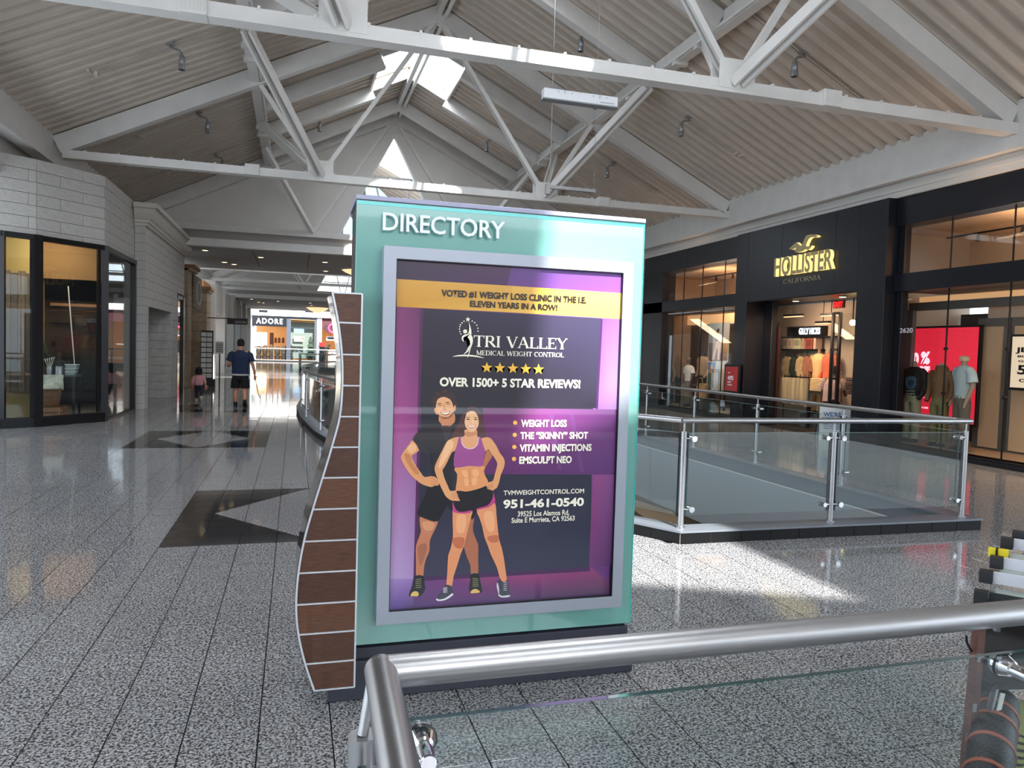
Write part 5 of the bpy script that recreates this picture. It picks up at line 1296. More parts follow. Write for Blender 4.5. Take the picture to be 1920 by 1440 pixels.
for k in range(6):
    x = E(484+k*12, 650).x; r_ = random.Random(k)
    pt = empty('potted_plant', (x, EY+1.2, 0), ['first', 'second', 'third', 'fourth', 'fifth', 'sixth', 'last'][k]+' from the left of the dark bushy plants along the far shop front', 'plant', 'plants along the far shop front')
    G().loft([(x, EY+1.2, 0, .22, .22), (x, EY+1.2, .5, .3, .3)], 10).obj('pot', mat('pot_dark', (50, 36, 30), .7), pt)
    G().ball((x, EY+1.2, 1.0), .28, .28, .55+.1*(k % 3), 9, 6).obj('foliage', mat('plant_dark', (58, 44, 30), .8, noise_s=6, noise_a=.5), pt)
tt = empty('small_tree', (E(582, 650).x, EY-.5, 0), 'dark green conical tree in front of the far shop window', 'tree')
xx = E(582, 650).x; g = G()
for k in range(4): g.loft([(xx, EY-.5, .6+k*.45, .55-.1*k, .55-.1*k), (xx, EY-.5, 1.2+k*.45, .08, .08)], 10)
g.obj('foliage', mat('tree_green', (40, 54, 40), .9), tt); G().loft([(xx, EY-.5, 0, .2, .2), (xx, EY-.5, .6, .25, .25)], 10).obj('pot', MATS['pot_dark'], tt)
rs_ = empty('round_pink_sign', (E(624, 615).x, EY-.2, 3.3), 'round pink sign on a dark square board at the far right shop', 'sign')
a = E(609, 609); b = E(626, 623); G().box((a.x, EY-.3, b.z), (b.x+.6, EY-.2, a.z)).obj('board', mat('maroon2', (50, 20, 24), .6), rs_)
c = E(624, 616); g = G(); g.tube([(c.x+.42*math.cos(k*PI/10), EY-.33, c.z+.42*math.sin(k*PI/10)) for k in range(20)], .11, 8, closed=True); g.obj('ring', mat('pink_lit', (240, 60, 110), .5, emit=(240, 60, 110), es=.9), rs_)
ms = empty('menu_sign', (E(620, 634).x, EY, 2), 'white menu board hanging above the far right counter', 'sign')
a = E(612, 630); b = E(628, 639); G().box((a.x, EY+.3, b.z), (b.x, EY+.36, a.z)).obj('panel', M_wallw, ms); G().box((a.x+.1, EY+.28, (a.z+b.z)/2-.05), (b.x-.1, EY+.3, (a.z+b.z)/2+.1)).obj('text_line', M_navy, ms); G().cyl(((a.x+b.x)/2, EY+.33, a.z), ((a.x+b.x)/2, EY+.33, 4.1), .02, 6).obj('rod', M_black, ms)
cu = empty('drink_cup', (E(604, 645).x, EY-.4, 1), 'large red and white cup shaped display by the stone pier at the far end', 'cup')
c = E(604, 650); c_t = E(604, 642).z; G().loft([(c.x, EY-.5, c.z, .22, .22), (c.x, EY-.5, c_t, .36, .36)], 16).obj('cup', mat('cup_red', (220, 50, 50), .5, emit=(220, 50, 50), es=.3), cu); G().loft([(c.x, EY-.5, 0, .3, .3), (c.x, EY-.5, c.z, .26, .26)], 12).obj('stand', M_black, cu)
ct = empty('service_counter', (5, EY-1, 0), 'service counter glowing white at the far right shop', 'counter')
a = E(615, 655); G().box((a.x, EY-.9, 0), (a.x+5, EY-.3, 1.15)).obj('front', mat('counter_white', (210, 190, 180), .5), ct); G().box((a.x-.05, EY-1, 1.15), (a.x+5, EY-.25, 1.22)).obj('top', M_wallw, ct)
# ------------------------------------------------------------------ right side: the black clothing storefront
HW = struct(empty('wall_storefront', (11, 15, 0)))
def hb_(a, b, m=M_navy, name='panel', par=None, bev=.004): return G().box(a, b, bev).obj(name, m, par or HW)
# portal block (panelled)
for y0, y1 in ((11.77, 12.52), (12.52, 13.2), (13.2, 15.0), (15.0, 16.33), (16.33, 16.85)):
    if y0 in (11.77, 16.33): hb_((10.92, y0+.004, 0), (11.5, y1-.004, 4.84))
    else: hb_((10.92, y0+.004, 3.10), (11.5, y1-.004, 4.84))
hb_((10.94, 11.78, 3.08), (11.9, 16.84, 3.13), M_navy2, 'soffit')
hb_((11.45, 12.0, 0), (11.6, 12.52, 3.1), M_navy2); hb_((11.45, 16.0, 0), (11.6, 16.33, 3.1), M_navy2)
# left window wall
hb_((11.05, 16.85, 4.28), (11.5, 19.6, 4.85)); hb_((11.05, 19.61, 4.28), (11.5, 22.4, 4.85))
hb_((11.05, 16.85, 3.03), (11.5, 22.4, 3.36)); hb_((11.05, 21.08, 0), (11.5, 22.4, 4.3)); hb_((11.05, 16.85, 0), (11.5, 21.1, .12), M_navy2)
hb_((11.02, 22.4, 0), (11.6, 23.0, 4.85), M_wallw, 'pilaster'); hb_((11.05, 23.0, 0), (11.6, 25.3, 4.85), M_soffit, 'panel')
# right window wall
hb_((11.12, 8.6, 4.30), (11.5, 11.77, 4.85)); hb_((11.12, 3.0, 4.30), (11.5, 8.59, 4.85))
hb_((11.12, 3.0, 3.04), (11.5, 11.77, 3.38)); hb_((11.16, 3.0, 0), (11.5, 11.77, .10), M_navy2, 'plinth'); hb_((11.06, 3.0, 0), (11.18, 11.77, .06), M_navy2, 'plinth')
hb_((11.2, 11.62, 0), (11.3, 11.77, 4.4), M_navy2)
for k, (y0, y1, n_) in enumerate(((16.87, 21.06, 12), (3.0, 11.6, 13))):
    wn = struct(empty('window_%d' % n_, (11.2, (y0+y1)/2, 1.5)))
    ys = [y0, 17.75, 18.9, 19.95, y1] if k == 0 else [y1, 10.56, 9.36, 8.15, 6.95, 5.7, 4.4, y0]
    ys.sort(); X_ = 11.2 if k else 11.16
    for za, zb in ((.1, 3.04), (3.36, 4.3)):
        for a, b in zip(ys[:-1], ys[1:]): G().box((X_, a+.005, za), (X_+.012, b-.005, zb)).obj('pane', M_shopglass, wn)
        for y in ys[1:-1]: G().box((X_-.006, y-.008, za), (X_+.02, y+.008, zb)).obj('seam', M_black, wn)
    if k:
        for y in ys[1:-1]:
            for z in (1.15, 1.95): G().cyl((X_-.02, y, z), (X_+.03, y, z), .03, 10).obj('patch_fitting', M_black, wn)
# interiors
IR = struct(empty('wall_store_inside', (13, 15, 0)))
M_beige = mat('store_beige', (196, 164, 132), .8); M_greyst = mat('store_grey', (94, 90, 88), .7); M_dk = mat('store_dark', (40, 36, 36), .8)
G().box((11.5, 16.9, 4.25), (14.5, 22.2, 4.32)).obj('ceiling_panel', M_beige, IR); G().box((11.5, 3, 4.3), (14.5, 12.4, 4.37)).obj('ceiling_panel', M_beige, IR)
G().box((13.6, 16.4, 3.0), (13.7, 22.4, 4.4)).obj('plaster', M_beige, IR); G().box((13.6, 3, 3.0), (13.7, 12.4, 4.4)).obj('plaster', M_beige, IR)
G().box((11.5, 17.4, 3.02), (12.3, 22.2, 3.06)).obj('shelf_slab', M_greyst, IR); G().box((11.5, 3, 3.04), (12.3, 11.7, 3.08)).obj('shelf_slab', M_greyst, IR)
G().box((12.75, 17.5, 0), (12.85, 22.2, 2.72)).obj('back_panel', mat('store_brown', (96, 78, 70), .8), IR); G().box((12.6, 17.5, 2.72), (12.7, 22.2, 3.02)).obj('lit_valance', mat('cove_glow', (230, 186, 140), .7, emit=(255, 190, 130), es=.5), IR)

G().box((11.5, 17.38, .1), (13.5, 17.48, 4.4)).obj('side_wall', M_dk, IR); G().box((11.5, 22.2, 0), (14, 22.4, 4.4)).obj('side_wall', M_beige, IR)
G().box((11.2, 17.4, .06), (13, 22.3, .12)).obj('display_floor', M_warmwall, IR); G().box((11.2, 3, .06), (13.6, 12.4, .1)).obj('display_floor', mat('display_floor', (190, 150, 116), .5), IR)
# right display: side wall, grey portal frame, panels
G().box((11.3, 12.36, .1), (13.7, 12.44, 4.4)).obj('side_panel', M_warmwall, IR)
G().box((12.05, 12.2, .1), (12.15, 12.36, 2.75)).obj('frame_post', M_greyst, IR); G().box((12.1, 9.1, 2.74), (12.22, 12.36, 2.9)).obj('frame_head', M_greyst, IR); 

for y0, y1, i0, i1 in ((10.44, 11.08, 10.54, 10.93), (9.3, 10.38, 9.42, 10.3), (8.0, 9.25, 8.15, 9.1)):
    G().box((12.5, y0, .1), (12.62, y1, 2.56)).obj('door_surround', M_greyst, IR); G().box((12.47, i0, .14), (12.5, i1, 2.4)).obj('inset_panel', M_beige, IR)
G().box((12.52, 8, 2.56), (12.62, 10.9, 3.04)).obj('upper_panel', M_warmwall, IR)
G().box((13.4, 3, .1), (13.5, 12.3, 2.72)).obj('back_panel', M_dk, IR); G().box((12.3, 3, 2.86), (12.4, 12.3, 3.03)).obj('lit_valance', MATS['cove_glow'] if 'cove_glow' in MATS else M_beige, IR)
for k, (yy, lab) in enumerate(((10.4, 'right'), (19.5, 'left'))):
    tr = empty('track_rail', (12.4, yy, 4.18), 'thin black track rail under the warm ceiling behind the upper %s shop window' % lab, 'track')
    G().box((12.38, yy-1.7, 4.16), (12.42, yy+1.4, 4.19)).obj('rail', M_black, tr)
    for q in range(3): G().loft([(12.4, yy-1.1+q*.9, 4.02, .04, .04), (12.4, yy-1.1+q*.9, 4.16, .025, .025)], 10).obj('track_lamp', M_black, tr)
# red screen
M_red = mat('red_screen', (226, 44, 66), .5, emit=(226, 40, 62), es=.75, noise_s=14, noise_a=.12)
XS = 12.3
def X3(x, y, X=XS): return gx(x, y, X)
a = X3(1720, 616); b = X3(1826, 776)
rsn = empty('red_sale_screen', (XS, (a.y+b.y)/2, .6), 'large glowing red percent-off screen behind the three headless mannequins', 'screen')
G().box((XS, b.y, .55), (XS+.06, a.y+.6, a.z)).obj('panel', M_red, rsn); G().box((XS+.01, b.y-.04, .5), (XS+.08, a.y+.64, a.z+.04)).obj('bezel', M_black, rsn)
M_scr = mat('screen_white', (250, 225, 235), .5, emit=(250, 225, 240), es=1.0)
def xt(s, a, b, cap, m, X, par, name='lettering', bold=.02, depth=.004, split=None, off=.004):
    p = X3(a[0], a[1], X-off); q = X3(b[0], b[1], X-off); h = X3(a[0], a[1]-cap, X-off).z-p.z
    return put_text(s, (X-off, p.y, p.z), (0, -1, 0), (0, 0, 1), abs(p.y-q.y), h, m, name, par, bold=bold, depth=depth, split=split)
xt('%', (1726, 681), (1743, 681), 22, M_scr, XS, rsn, bold=.05); xt('OFF', (1722, 697), (1743, 698), 11, M_scr, XS, rsn, bold=.06); xt('0', (1711, 683), (1722, 683), 22, M_scr, XS, rsn, bold=.05)
xt('EV', (1727, 745), (1741, 745), 14, M_scr, XS, rsn); xt('& LESS', (1727, 765), (1740, 765), 3, M_scr, XS, rsn)
# jeans poster
jp = empty('jeans_sale_poster', (12.2, 8.6, 1.2), 'cream sale poster with black jeans lettering at the right edge of the view', 'poster')
XJ = 12.1; a = X3(1897, 627, XJ); b = X3(1890, 731, XJ)
G().box((XJ, a.y-1.3, b.z), (XJ+.05, a.y, a.z)).obj('frame', M_black, jp); G().box((XJ-.01, a.y-1.27, b.z+.05), (XJ, a.y-.03, a.z-.04)).obj('sheet', mat('cream_lit', (236, 218, 196), .5, emit=(236, 210, 180), es=.35), jp)
for s_, y, c, x0, w_ in (('JEANS', 660, 9, 1904, .72), ('BUY ONE', 670, 4, 1908, .6), ('GET ONE', 679, 4, 1909, .6), ('50%', 701, 17, 1907, .62), ('OFF', 716, 6, 1910, .3)):
    p = X3(x0, y, XJ-.014); put_text(s_, (XJ-.014, p.y, p.z), (0, -1, 0), (0, 0, 1), w_, X3(x0, y-c, XJ-.014).z-p.z, M_black, 'lettering', jp, bold=.03, depth=.003)
# signs on the facade
M_brass = mat('sign_brass', (184, 166, 122), .5); M_glow = mat('sign_glow', (255, 236, 170), .5, emit=(255, 226, 140), es=.95)
hs = empty('shop_sign', (10.9, 14.4, 3.9), 'back-lit brass bird emblem and shop name letters on the black portal', 'sign')
p = X3(1452, 519, 10.82); q = X3(1560, 507, 10.82)
zb_h = (p.z+q.z)/2+.035; hh_ = X3(1453, 486, 10.82).z-p.z
for o in put_text('HOLLISTER', (10.86, p.y, zb_h), (0, -1, 0), (0, 0, 1), p.y-q.y, hh_, M_glow, 'letter', hs, bold=.02, depth=.09, split='letter'): pass
for o in put_text('HOLLISTER', (10.808, p.y, zb_h), (0, -1, 0), (0, 0, 1), p.y-q.y, hh_, M_brass, 'letter_face', hs, bold=.02, depth=.012, split='letter_face'): pass
BP = [(535,470),(690,335),(720,330),(800,405),(850,370),(900,250),(960,150),(1080,125),(1180,140),(1225,170),(1160,195),(1060,195),(990,260),(935,405),(1010,412),(1072,400),(1060,440),(990,505),(920,490),(850,540),(700,562),(665,525),(690,480),(700,445),(640,485),(560,495)]
bp_ = [X3(1440+x*.0764, 430+y*.0764, 10.82) for x, y in smoothpoly(BP, 2)]
G().prism([(v.y, v.z) for v in bp_], 'x', 10.82, 10.9).obj('bird_emblem', M_glow, hs); G().prism([(v.y, v.z) for v in bp_], 'x', 10.805, 10.819).obj('bird_face', M_brass, hs)
p = X3(1468, 530, 10.9); q = X3(1538, 521.5, 10.9)
serif('CALIFORNIA', (10.905, p.y, (p.z+q.z)/2-.03), (0, -1, 0), (0, 0, 1), p.y-q.y, .105, mat('dull_letters', (150, 146, 132), .5, .3), 'lettering', hs, depth=.012)
num = empty('street_number', (11.19, 11.3, 2.2), 'white street number 2620 on the shop window corner', 'number')
xt('2620', (1687, 624), (1711, 624), 8.5, M_letter, 11.19, num, bold=.0)
rs2 = empty('red_sale_board', (11.0, 16.95, 0), 'red framed forty percent sale board in front of the portal at the left window', 'sign')
XB = 10.8; a = X3(1361, 687, XB); b = X3(1382, 734, XB)
G().box((XB, b.y-.07, b.z-.05), (XB+.04, a.y+.06, a.z+.06)).obj('frame', M_black, rs2); G().box((XB-.006, b.y, b.z), (XB, a.y, a.z)).obj('sheet', mat('red_sheet', (178, 52, 58), .5), rs2)
G().cyl((XB+.02, (a.y+b.y)/2, 0), (XB+.02, (a.y+b.y)/2, b.z), .02, 8).obj('post', M_black, rs2); G().cyl((XB+.02, (a.y+b.y)/2, 0), (XB+.02, (a.y+b.y)/2, .02), .2, 16).obj('foot', M_black, rs2)
for s_, y, c, x0, x1 in (('UP TO', 700, 2.2, 1365, 1369), ('40%', 712, 8, 1364, 1375), ('MUST', 717.5, 3, 1364, 1371), ('HAVES', 722.5, 3, 1364, 1372)): xt(s_, (x0, y), (x1, y+.3), c, M_letter, XB-.006, rs2, depth=.002)
# A-frame sign
af = empty('a_frame_sign', (10.9, 13.1, 0), 'white A-frame hiring sign with blue lettering outside the black portal', 'sign')
A0 = Vector((10.70, 13.23, 0)); A1 = Vector((11.35, 12.92, 0)); dd = (A1-A0).normalized(); nn = Vector((dd.y, -dd.x, 0))
for sgn, nm in ((1, 'front_panel'), (-1, 'rear_panel')):
    g = G(); top = Vector((0, 0, .70)); b0 = A0+nn*sgn*.17; b1 = A1+nn*sgn*.17; t0 = A0+dd*.03+top; t1 = A1-dd*.03+top; th = nn*sgn*.02
    g.add([b0, b1, t1, t0, b0+th, b1+th, t1+th, t0+th], [(0,1,2,3),(7,6,5,4),(0,4,5,1),(1,5,6,2),(2,6,7,3),(3,7,4,0)]); g.obj(nm, mat('sign_white', (196, 206, 214), .4), af)
    g = G(); g.bar(b0, t0, .02, .03); g.bar(b1, t1, .02, .03); g.obj('side_rail', M_black, af)
up = (Vector((0, 0, .70))-nn*.17).normalized(); M_blue = mat('sign_blue', (36, 92, 150), .5)
for s_, z, c, w_ in (('WE’RE', .80, .13, .36), ('HIRING', .63, .13, .36), ('FIND YOUR PLACE', .52, .035, .42), ('TO APPLY SCAN', .45, .03, .36), ('JOIN OUR TEAM', .38, .03, .36)):
    z *= .625; f = z/.70; p = A0+nn*.17*(1-f)+Vector((0, 0, z))+dd*.1+nn*.027; put_text(s_, p, dd, up, w_, c*.7, M_blue, 'lettering', af, bold=.03, depth=.002)
# entrance interior
GI = struct(empty('wall_store_entrance', (15, 14, 0)))
G().box((11.5, 12.52, 3.14), (14, 17.36, 3.2)).obj('ceiling_panel', mat('store_ceiling', (22, 20, 20), .8), GI); pass
G().box((11.5, 11.8, .0), (13, 17.4, .012)).obj('store_floor', mat('store_floor', (70, 52, 42), .3), GI); G().box((11.5, 12.45, 0), (13, 12.51, 3.14)).obj('side_wall', M_dk, GI)
pass
XG = 12.55
def IX(x, y, X=XG): return gx(x, y, X)
a = IX(1466, 632); b = IX(1572, 760); G().box((XG, 12.55, 0), (XG+.15, 17.36, 3.1)).obj('feature_wall', M_warmwall, GI)
gs = empty('inner_brand_sign', (XG, (a.y+b.y)/2, 2.6), 'black sign with white glowing letters hung inside the shop entrance', 'sign')
a = IX(1482, 613.5); b = IX(1552, 630); G().box((XG-.1, b.y, b.z), (XG, a.y, a.z)).obj('panel', M_black, gs)
p = IX(1498.5, 626.5, XG-.1); q = IX(1538, 626.5, XG-.1); put_text('GILLY HICKS', (XG-.11, p.y, (p.z+q.z)/2), (0, -1, 0), (0, 0, 1), p.y-q.y, .16, mat('sign_lit2', (225, 240, 255), .4, emit=(225, 240, 255), es=.9), 'lettering', gs, bold=.03, depth=.02)
ex = empty('exit_sign', (12.6, 13, 2.9), 'small red lit EXIT sign hanging inside the shop entrance', 'sign')
a = gx(1562, 564, 11.7); b = gx(1582, 577, 11.7); G().box((11.7, b.y, b.z), (11.74, a.y, a.z)).obj('housing', mat('exit_dark', (90, 20, 20), .5), ex)
put_text('EXIT', (11.69, a.y-.03, b.z+.02), (0, -1, 0), (0, 0, 1), a.y-b.y-.06, a.z-b.z-.05, mat('exit_red', (255, 30, 30), .5, emit=(255, 30, 30), es=2.5), 'lettering', ex, bold=.02, depth=.01)
for k, (x0, x1, y) in enumerate(((1472, 1504, 593), (1541, 1577, 591), (1531, 1556, 606))):
    a = gx(x0, y, 11.9+k*.15); b = gx(x1, y, 11.9+k*.15); t = empty('linear_light', tuple(a), ['left', 'right', 'lower'][k]+' thin warm linear ceiling light inside the shop entrance', 'light')
    zz = (a.z+b.z)/2; G().box((a.x-.04, b.y, zz-.02), (a.x+.04, a.y, zz)).obj('diffuser', mat('linear_glow', (255, 190, 140), .5, emit=(255, 190, 140), es=1.2), t); G().box((a.x-.05, b.y, zz), (a.x+.05, a.y, zz+.05)).obj('housing', M_black, t)
    G().cyl((a.x, (a.y+b.y)/2, zz+.05), (a.x, (a.y+b.y)/2, 3.14), .01, 6).obj('rod', M_black, t)
c = gx(1599, 605, 12.1); t = empty('round_lamp', tuple(c), 'bright round spotlight inside the shop entrance near its right jamb', 'lamp'); G().ball(tuple(c), .07).obj('bulb', mat('bulb', (255, 235, 170), .5, emit=(255, 235, 170), es=9), t); G().cyl((c.x, c.y, c.z+.06), (c.x, c.y, 3.14), .015, 8).obj('rod', M_black, t)
for k, (x, y) in enumerate(((1492, 563.5), (1580, 555.5))):
    c = gz(x, y, 3.075); t = empty('portal_downlight', tuple(c), ('left' if k == 0 else 'right')+' small round downlight in the soffit of the black portal', 'light'); G().cyl((c.x, c.y, 3.06), (c.x, c.y, 3.078), .09, 16).obj('trim_ring', M_black, t); G().cyl((c.x, c.y, 3.052), (c.x, c.y, 3.06), .07, 14).obj('lens', mat('dl', (255, 225, 180), .5, emit=(255, 225, 180), es=4), t)
# glass door leaves
dr = struct(empty('door_1', (11.8, 13.2, 0)))
a = gx(1558, 700, 11.65)
for y in (a.y, a.y-.22): G().box((11.62, y-.03, .02), (11.68, y+.03, 2.75)).obj('stile', M_black, dr)
for z in (.05, .75, 1.25, 1.9, 2.72): G().box((11.62, a.y-.22, z), (11.68, a.y, z+.05)).obj('rail', M_black, dr)
G().box((11.64, a.y-1.1, .05), (11.65, a.y, 2.72)).obj('pane', M_shopglass, dr)
d2 = struct(empty('door_2', (11.7, 15.6, 0))); a = gx(1459, 690, 11.65)
G().box((11.62, a.y-.01, .02), (11.66, a.y+.015, 2.5)).obj('stile', mat('red_edge', (64, 16, 22), .4), d2); G().box((11.6, a.y+.06, .02), (11.7, a.y+.35, 2.6)).obj('stile', M_black, d2); G().box((11.63, a.y-1.2, .05), (11.64, a.y, 2.5)).obj('pane', M_shopglass, d2)
# shelf with boxes, hanging garments, mannequins, pants rack, folded pile
sf = empty('wall_shelf', (XG-.2, IX(1500, 650).y, 2.1), 'black wall shelf carrying pale boxes inside the shop entrance', 'shelf')
a = IX(1466, 654, XG-.28); b = IX(1530, 655, XG-.28); G().box((XG-.3, b.y, a.z-.04), (XG, a.y, a.z)).obj('board', M_black, sf); a2 = IX(1466, 635, XG-.28); G().box((XG-.3, b.y-1.2, a2.z+.02), (XG, a2.y, a2.z+.05)).obj('top_board', M_black, sf)
zs_ = a.z
for k, (x0, x1, cc, nm) in enumerate(((1468, 1476, (176, 150, 128), 'pale pink box'), (1478, 1484, (206, 184, 160), 'narrow cream box'), (1487, 1500, (196, 190, 160), 'cream box with grey lettering'), (1503, 1507, (190, 150, 130), 'thin upright beige box'), (1511, 1523, (150, 70, 62), 'red fronted box'), (1525, 1529, (196, 170, 150), 'thin cream box by the dark alcove'))):
    p = IX(x0, 650, XG-.28); q = IX(x1, 650, XG-.28)
    bx = empty('storage_box', (XG-.3, (p.y+q.y)/2, zs_), nm+' on the shelf inside the shop entrance', 'box', 'boxes on the entrance shelf')
    G().box((XG-.28, q.y, zs_), (XG-.1, p.y, zs_+.27)).obj('body', mat('sbox_%d' % k, cc, .6), bx); G().box((XG-.285, q.y+.03, zs_+.08), (XG-.28, p.y-.03, zs_+.22)).obj('label', mat('sbox_l%d' % k, tuple(int(v*.8) for v in cc), .6), bx)
def garment(cy, cx, z_top, w_, h_, th, m, name, label, grp, sleeves=True, rz=0):
    t = empty(name, (cx, cy, z_top), label, 'clothing', grp)
    g = G(); W = w_/2
    P = [(-W*.25, 0), (-W, -.09), (-W*1.0, -.09), (-W*1.25, -h_*.62), (-W*1.0, -h_*.64), (-W*.82, -.25), (-W*.85, -h_), (W*.85, -h_), (W*.82, -.25), (W*1.0, -h_*.64), (W*1.25, -h_*.62), (W, -.09), (W*.25, 0)] if sleeves else [(-W*.5, 0), (-W*.9, -h_), (-W*.1, -h_), (0, -h_*.3), (W*.1, -h_), (W*.9, -h_), (W*.5, 0)]
    g.prism([(cy+p[0], z_top+p[1]) for p in P], 'x', cx-th/2, cx+th/2); g.obj('cloth', m, t)
    G().tube([(cx, cy-W*.6, z_top-.03), (cx, cy, z_top+.03), (cx, cy+W*.6, z_top-.03)], .008, 6).obj('hanger', M_black, t); G().tube([(cx, cy, z_top+.03), (cx, cy+.02, z_top+.08), (cx, cy-.02, z_top+.1)], .006, 6).obj('hook', M_black, t)
    return t
for k, (x, cc, nm) in enumerate(((1474, (206, 176, 134), 'cream jumper with dark print'), (1490, (44, 58, 54), 'dark green sweatshirt'), (1504, (206, 172, 128), 'cream zip hoodie'), (1517, (164, 110, 84), 'tan long sleeved top'))):
    p = IX(x, 668, XG-.28); garment(p.y, XG-.24-.03*k, p.z, .30 if k < 3 else .24, .6, .07, mat('garm_%d' % k, cc, .85, noise_s=8, noise_a=.2), ['jumper', 'sweatshirt', 'hoodie', 'long_sleeve_shirt'][k], nm+' on the wall rail inside the shop entrance', 'tops on the entrance wall rail')
rk = empty('pants_rack', (14.2, 15, 0), 'low black rail of pale trousers in the shop entrance', 'rack')
a = gx(1471, 705, 12.02); b = gx(1518, 705, 12.02); G().tube([(12.02, a.y, a.z), (12.02, b.y, a.z)], .015, 8).obj('rail', M_black, rk)
for y in (a.y, b.y): G().cyl((12.02, y, 0), (12.02, y, a.z), .015, 8).obj('leg', M_black, rk)
for k in range(9):
    y = a.y+(b.y-a.y)*(k+.5)/9; garment(y, 12.02+(k % 3-1)*.03, a.z-.03, .16, .62+.03*(k % 3), .2, mat('trouser_%d' % (k % 3), [(190, 170, 138), (208, 186, 150), (172, 156, 130)][k % 3], .85), 'trousers', 'pale trousers on the low rail in the shop entrance', 'trousers on the low rail', sleeves=False)
pd = empty('display_plinth', (13.6, 14, 0), 'dark display table under the folded striped jumpers in the shop entrance', 'table')
a = gx(1517, 732, 12.05); b = gx(1548, 732, 12.05); G().box((12.0, b.y-.05, a.z-.06), (12.4, a.y+.05, a.z)).obj('top', M_dk, pd)
for y in (a.y, b.y): G().box((12.02, y-.03, 0), (12.1, y+.03, a.z-.06)).obj('leg', M_black, pd)
for k in range(9):
    f = empty('folded_jumper', (12.2, (a.y+b.y)/2, a.z+k*.034), 'folded cream jumper in the tall pile on the entrance table', 'clothing', 'folded jumpers on the entrance table')
    G().box((12.02, b.y, a.z+k*.034), (12.35, a.y, a.z+k*.034+.03), .013).obj('cloth', mat('fold_cream', (224, 192, 146), .85), f)
def wrap(root, g, name, m, label=None):
    o = g.obj(name, m); o.parent = root
    if label: o['label'] = label
    return o
def mannequin(x, y, zf, rz, top, bottom, label, h=1.0, sleeves='long', hood=False, skin=None, head=False, group=None, pose=0, legs=True, skirt=False, beanie=None):
    t = empty('mannequin', (x, y, zf), label, 'mannequin', group, rz); t.scale = (h, h, h)
    sk = skin or mat('mannequin_skin', (150, 128, 110), .5)
    g = G()   # torso garment, faces -Y locally
    g.loft([(0, 0, .92, .17, .115), (0, .0, 1.02, .168, .115), (0, 0, 1.14, .175, .12), (0, -.005, 1.27, .2, .13), (0, 0, 1.38, .215, .12), (0, .005, 1.45, .17, .09), (0, .01, 1.49, .08, .07)], 18)
    for s_ in (-1, 1):
        if sleeves == 'long': g.tube([(s_*.17, 0, 1.42), (s_*.235, .01, 1.36), (s_*.265, .03, 1.15), (s_*.25, -.03, .95), (s_*.22, -.09, .86)], [.065, .072, .06, .05, .04], 12)
        elif sleeves == 'short': g.tube([(s_*.17, 0, 1.42), (s_*.235, .01, 1.36), (s_*.27, .02, 1.2)], [.07, .08, .085], 12)
    wrap(t, g, 'shirt' if not hood else 'hoodie', top)
    if hood: wrap(t, G().loft([(0, .02, 1.44, .13, .11), (0, .01, 1.5, .13, .115), (0, .0, 1.56, .09, .08)], 14, caps=False), 'hood', top)
    g = G(); g.loft([(0, .005, 1.44, .055, .055), (0, .0, 1.55, .045, .05), (0, 0, 1.58, .05, .055), (0, 0, 1.60, .02, .02)], 14)
    if sleeves != 'long':
        for s_ in (-1, 1): g.tube([(s_*.26, .01, 1.3), (s_*.27, .03, 1.15), (s_*.25, -.04, .93), (s_*.24, -.07, .84), (s_*.235, -.09, .76)], [.042, .04, .033, .026, .02], 10)
    if head: g.ball((0, -.01, 1.67), .075, .09, .11, 14, 9)
    wrap(t, g, 'body', sk)
    if beanie: wrap(t, G().loft([(0, 0, 1.57, .075, .08), (0, 0, 1.62, .085, .09), (0, .0, 1.655, .06, .065), (0, 0, 1.665, .02, .02)], 14), 'cap', beanie)
    if legs:
        g = G()
        if skirt: g.loft([(0, 0, .12, .2, .16), (0, 0, .5, .2, .15), (0, 0, .85, .17, .12), (0, 0, .96, .15, .11)], 16)
        else:
            g.loft([(0, 0, .8, .17, .12), (0, 0, .97, .165, .115)], 16)
            for s_ in (-1, 1): g.loft([(s_*.1, .01, .08, .085, .095), (s_*.095, 0, .45, .085, .09), (s_*.085, 0, .86, .095, .11)], 14)
        wrap(t, g, 'trousers' if not skirt else 'skirt', bottom)
        g = G()
        for s_ in (-1, 1): g.loft([(s_*.1, -.03, 0, .045, .11), (s_*.1, -.03, .04, .045, .1), (s_*.1, .02, .09, .035, .04)], 12)
        wrap(t, g, 'feet', M_black)
    wrap(t, G().loft([(0, .02, -.012, .2, .2), (0, .02, 0, .2, .2)], 20), 'base_plate', M_dsteel)
    return t
def mq(px, py_, X, zf, **k):
    """height from the pixel of the neck top"""
    v = gx(px, py_, X); h = (v.z-zf)/1.58; return (X, v.y, zf, k.pop('rz', -PI/2)), h
def cloth(name, c, n_=.12): return mat(name, c, .85, noise_s=7, noise_a=n_, bump=.2, bump_s=9)
a, h = mq(1715, 679, 11.75, .11); mannequin(*a, cloth('black_knit', (24, 22, 24)), cloth('beige_pants', (150, 146, 120)), 'headless mannequin in black printed sweater and pale trousers, leftmost by the number 2620', h=h, group=None)
gr = Print(lambda x, y, o: Vector((11.75-.135*1-.02-o, gx(x, y, 11.6).y, gx(x, y, 11.6).z)), .001)
gr.poly([(1699, 708), (1716, 706), (1718, 720), (1712, 730), (1700, 728)], (64, 92, 116), 2); gr.poly([(1703, 715), (1714, 713), (1713, 722), (1704, 724)], (40, 60, 74), 2)
for k in range(2): gr.line((1699, 733+k*5), (1716, 733+k*5), 2, (150, 150, 140))
t_ = [o for o in COL.objects if o.name.startswith('mannequin')][-1]
o = gr.obj('chest_print', attr_mat('cloth_print', .8)); 
def attach(o, t):
    bpy.context.view_layer.update(); o.parent = t; o.matrix_parent_inverse = t.matrix_world.inverted()
attach(o, t_)
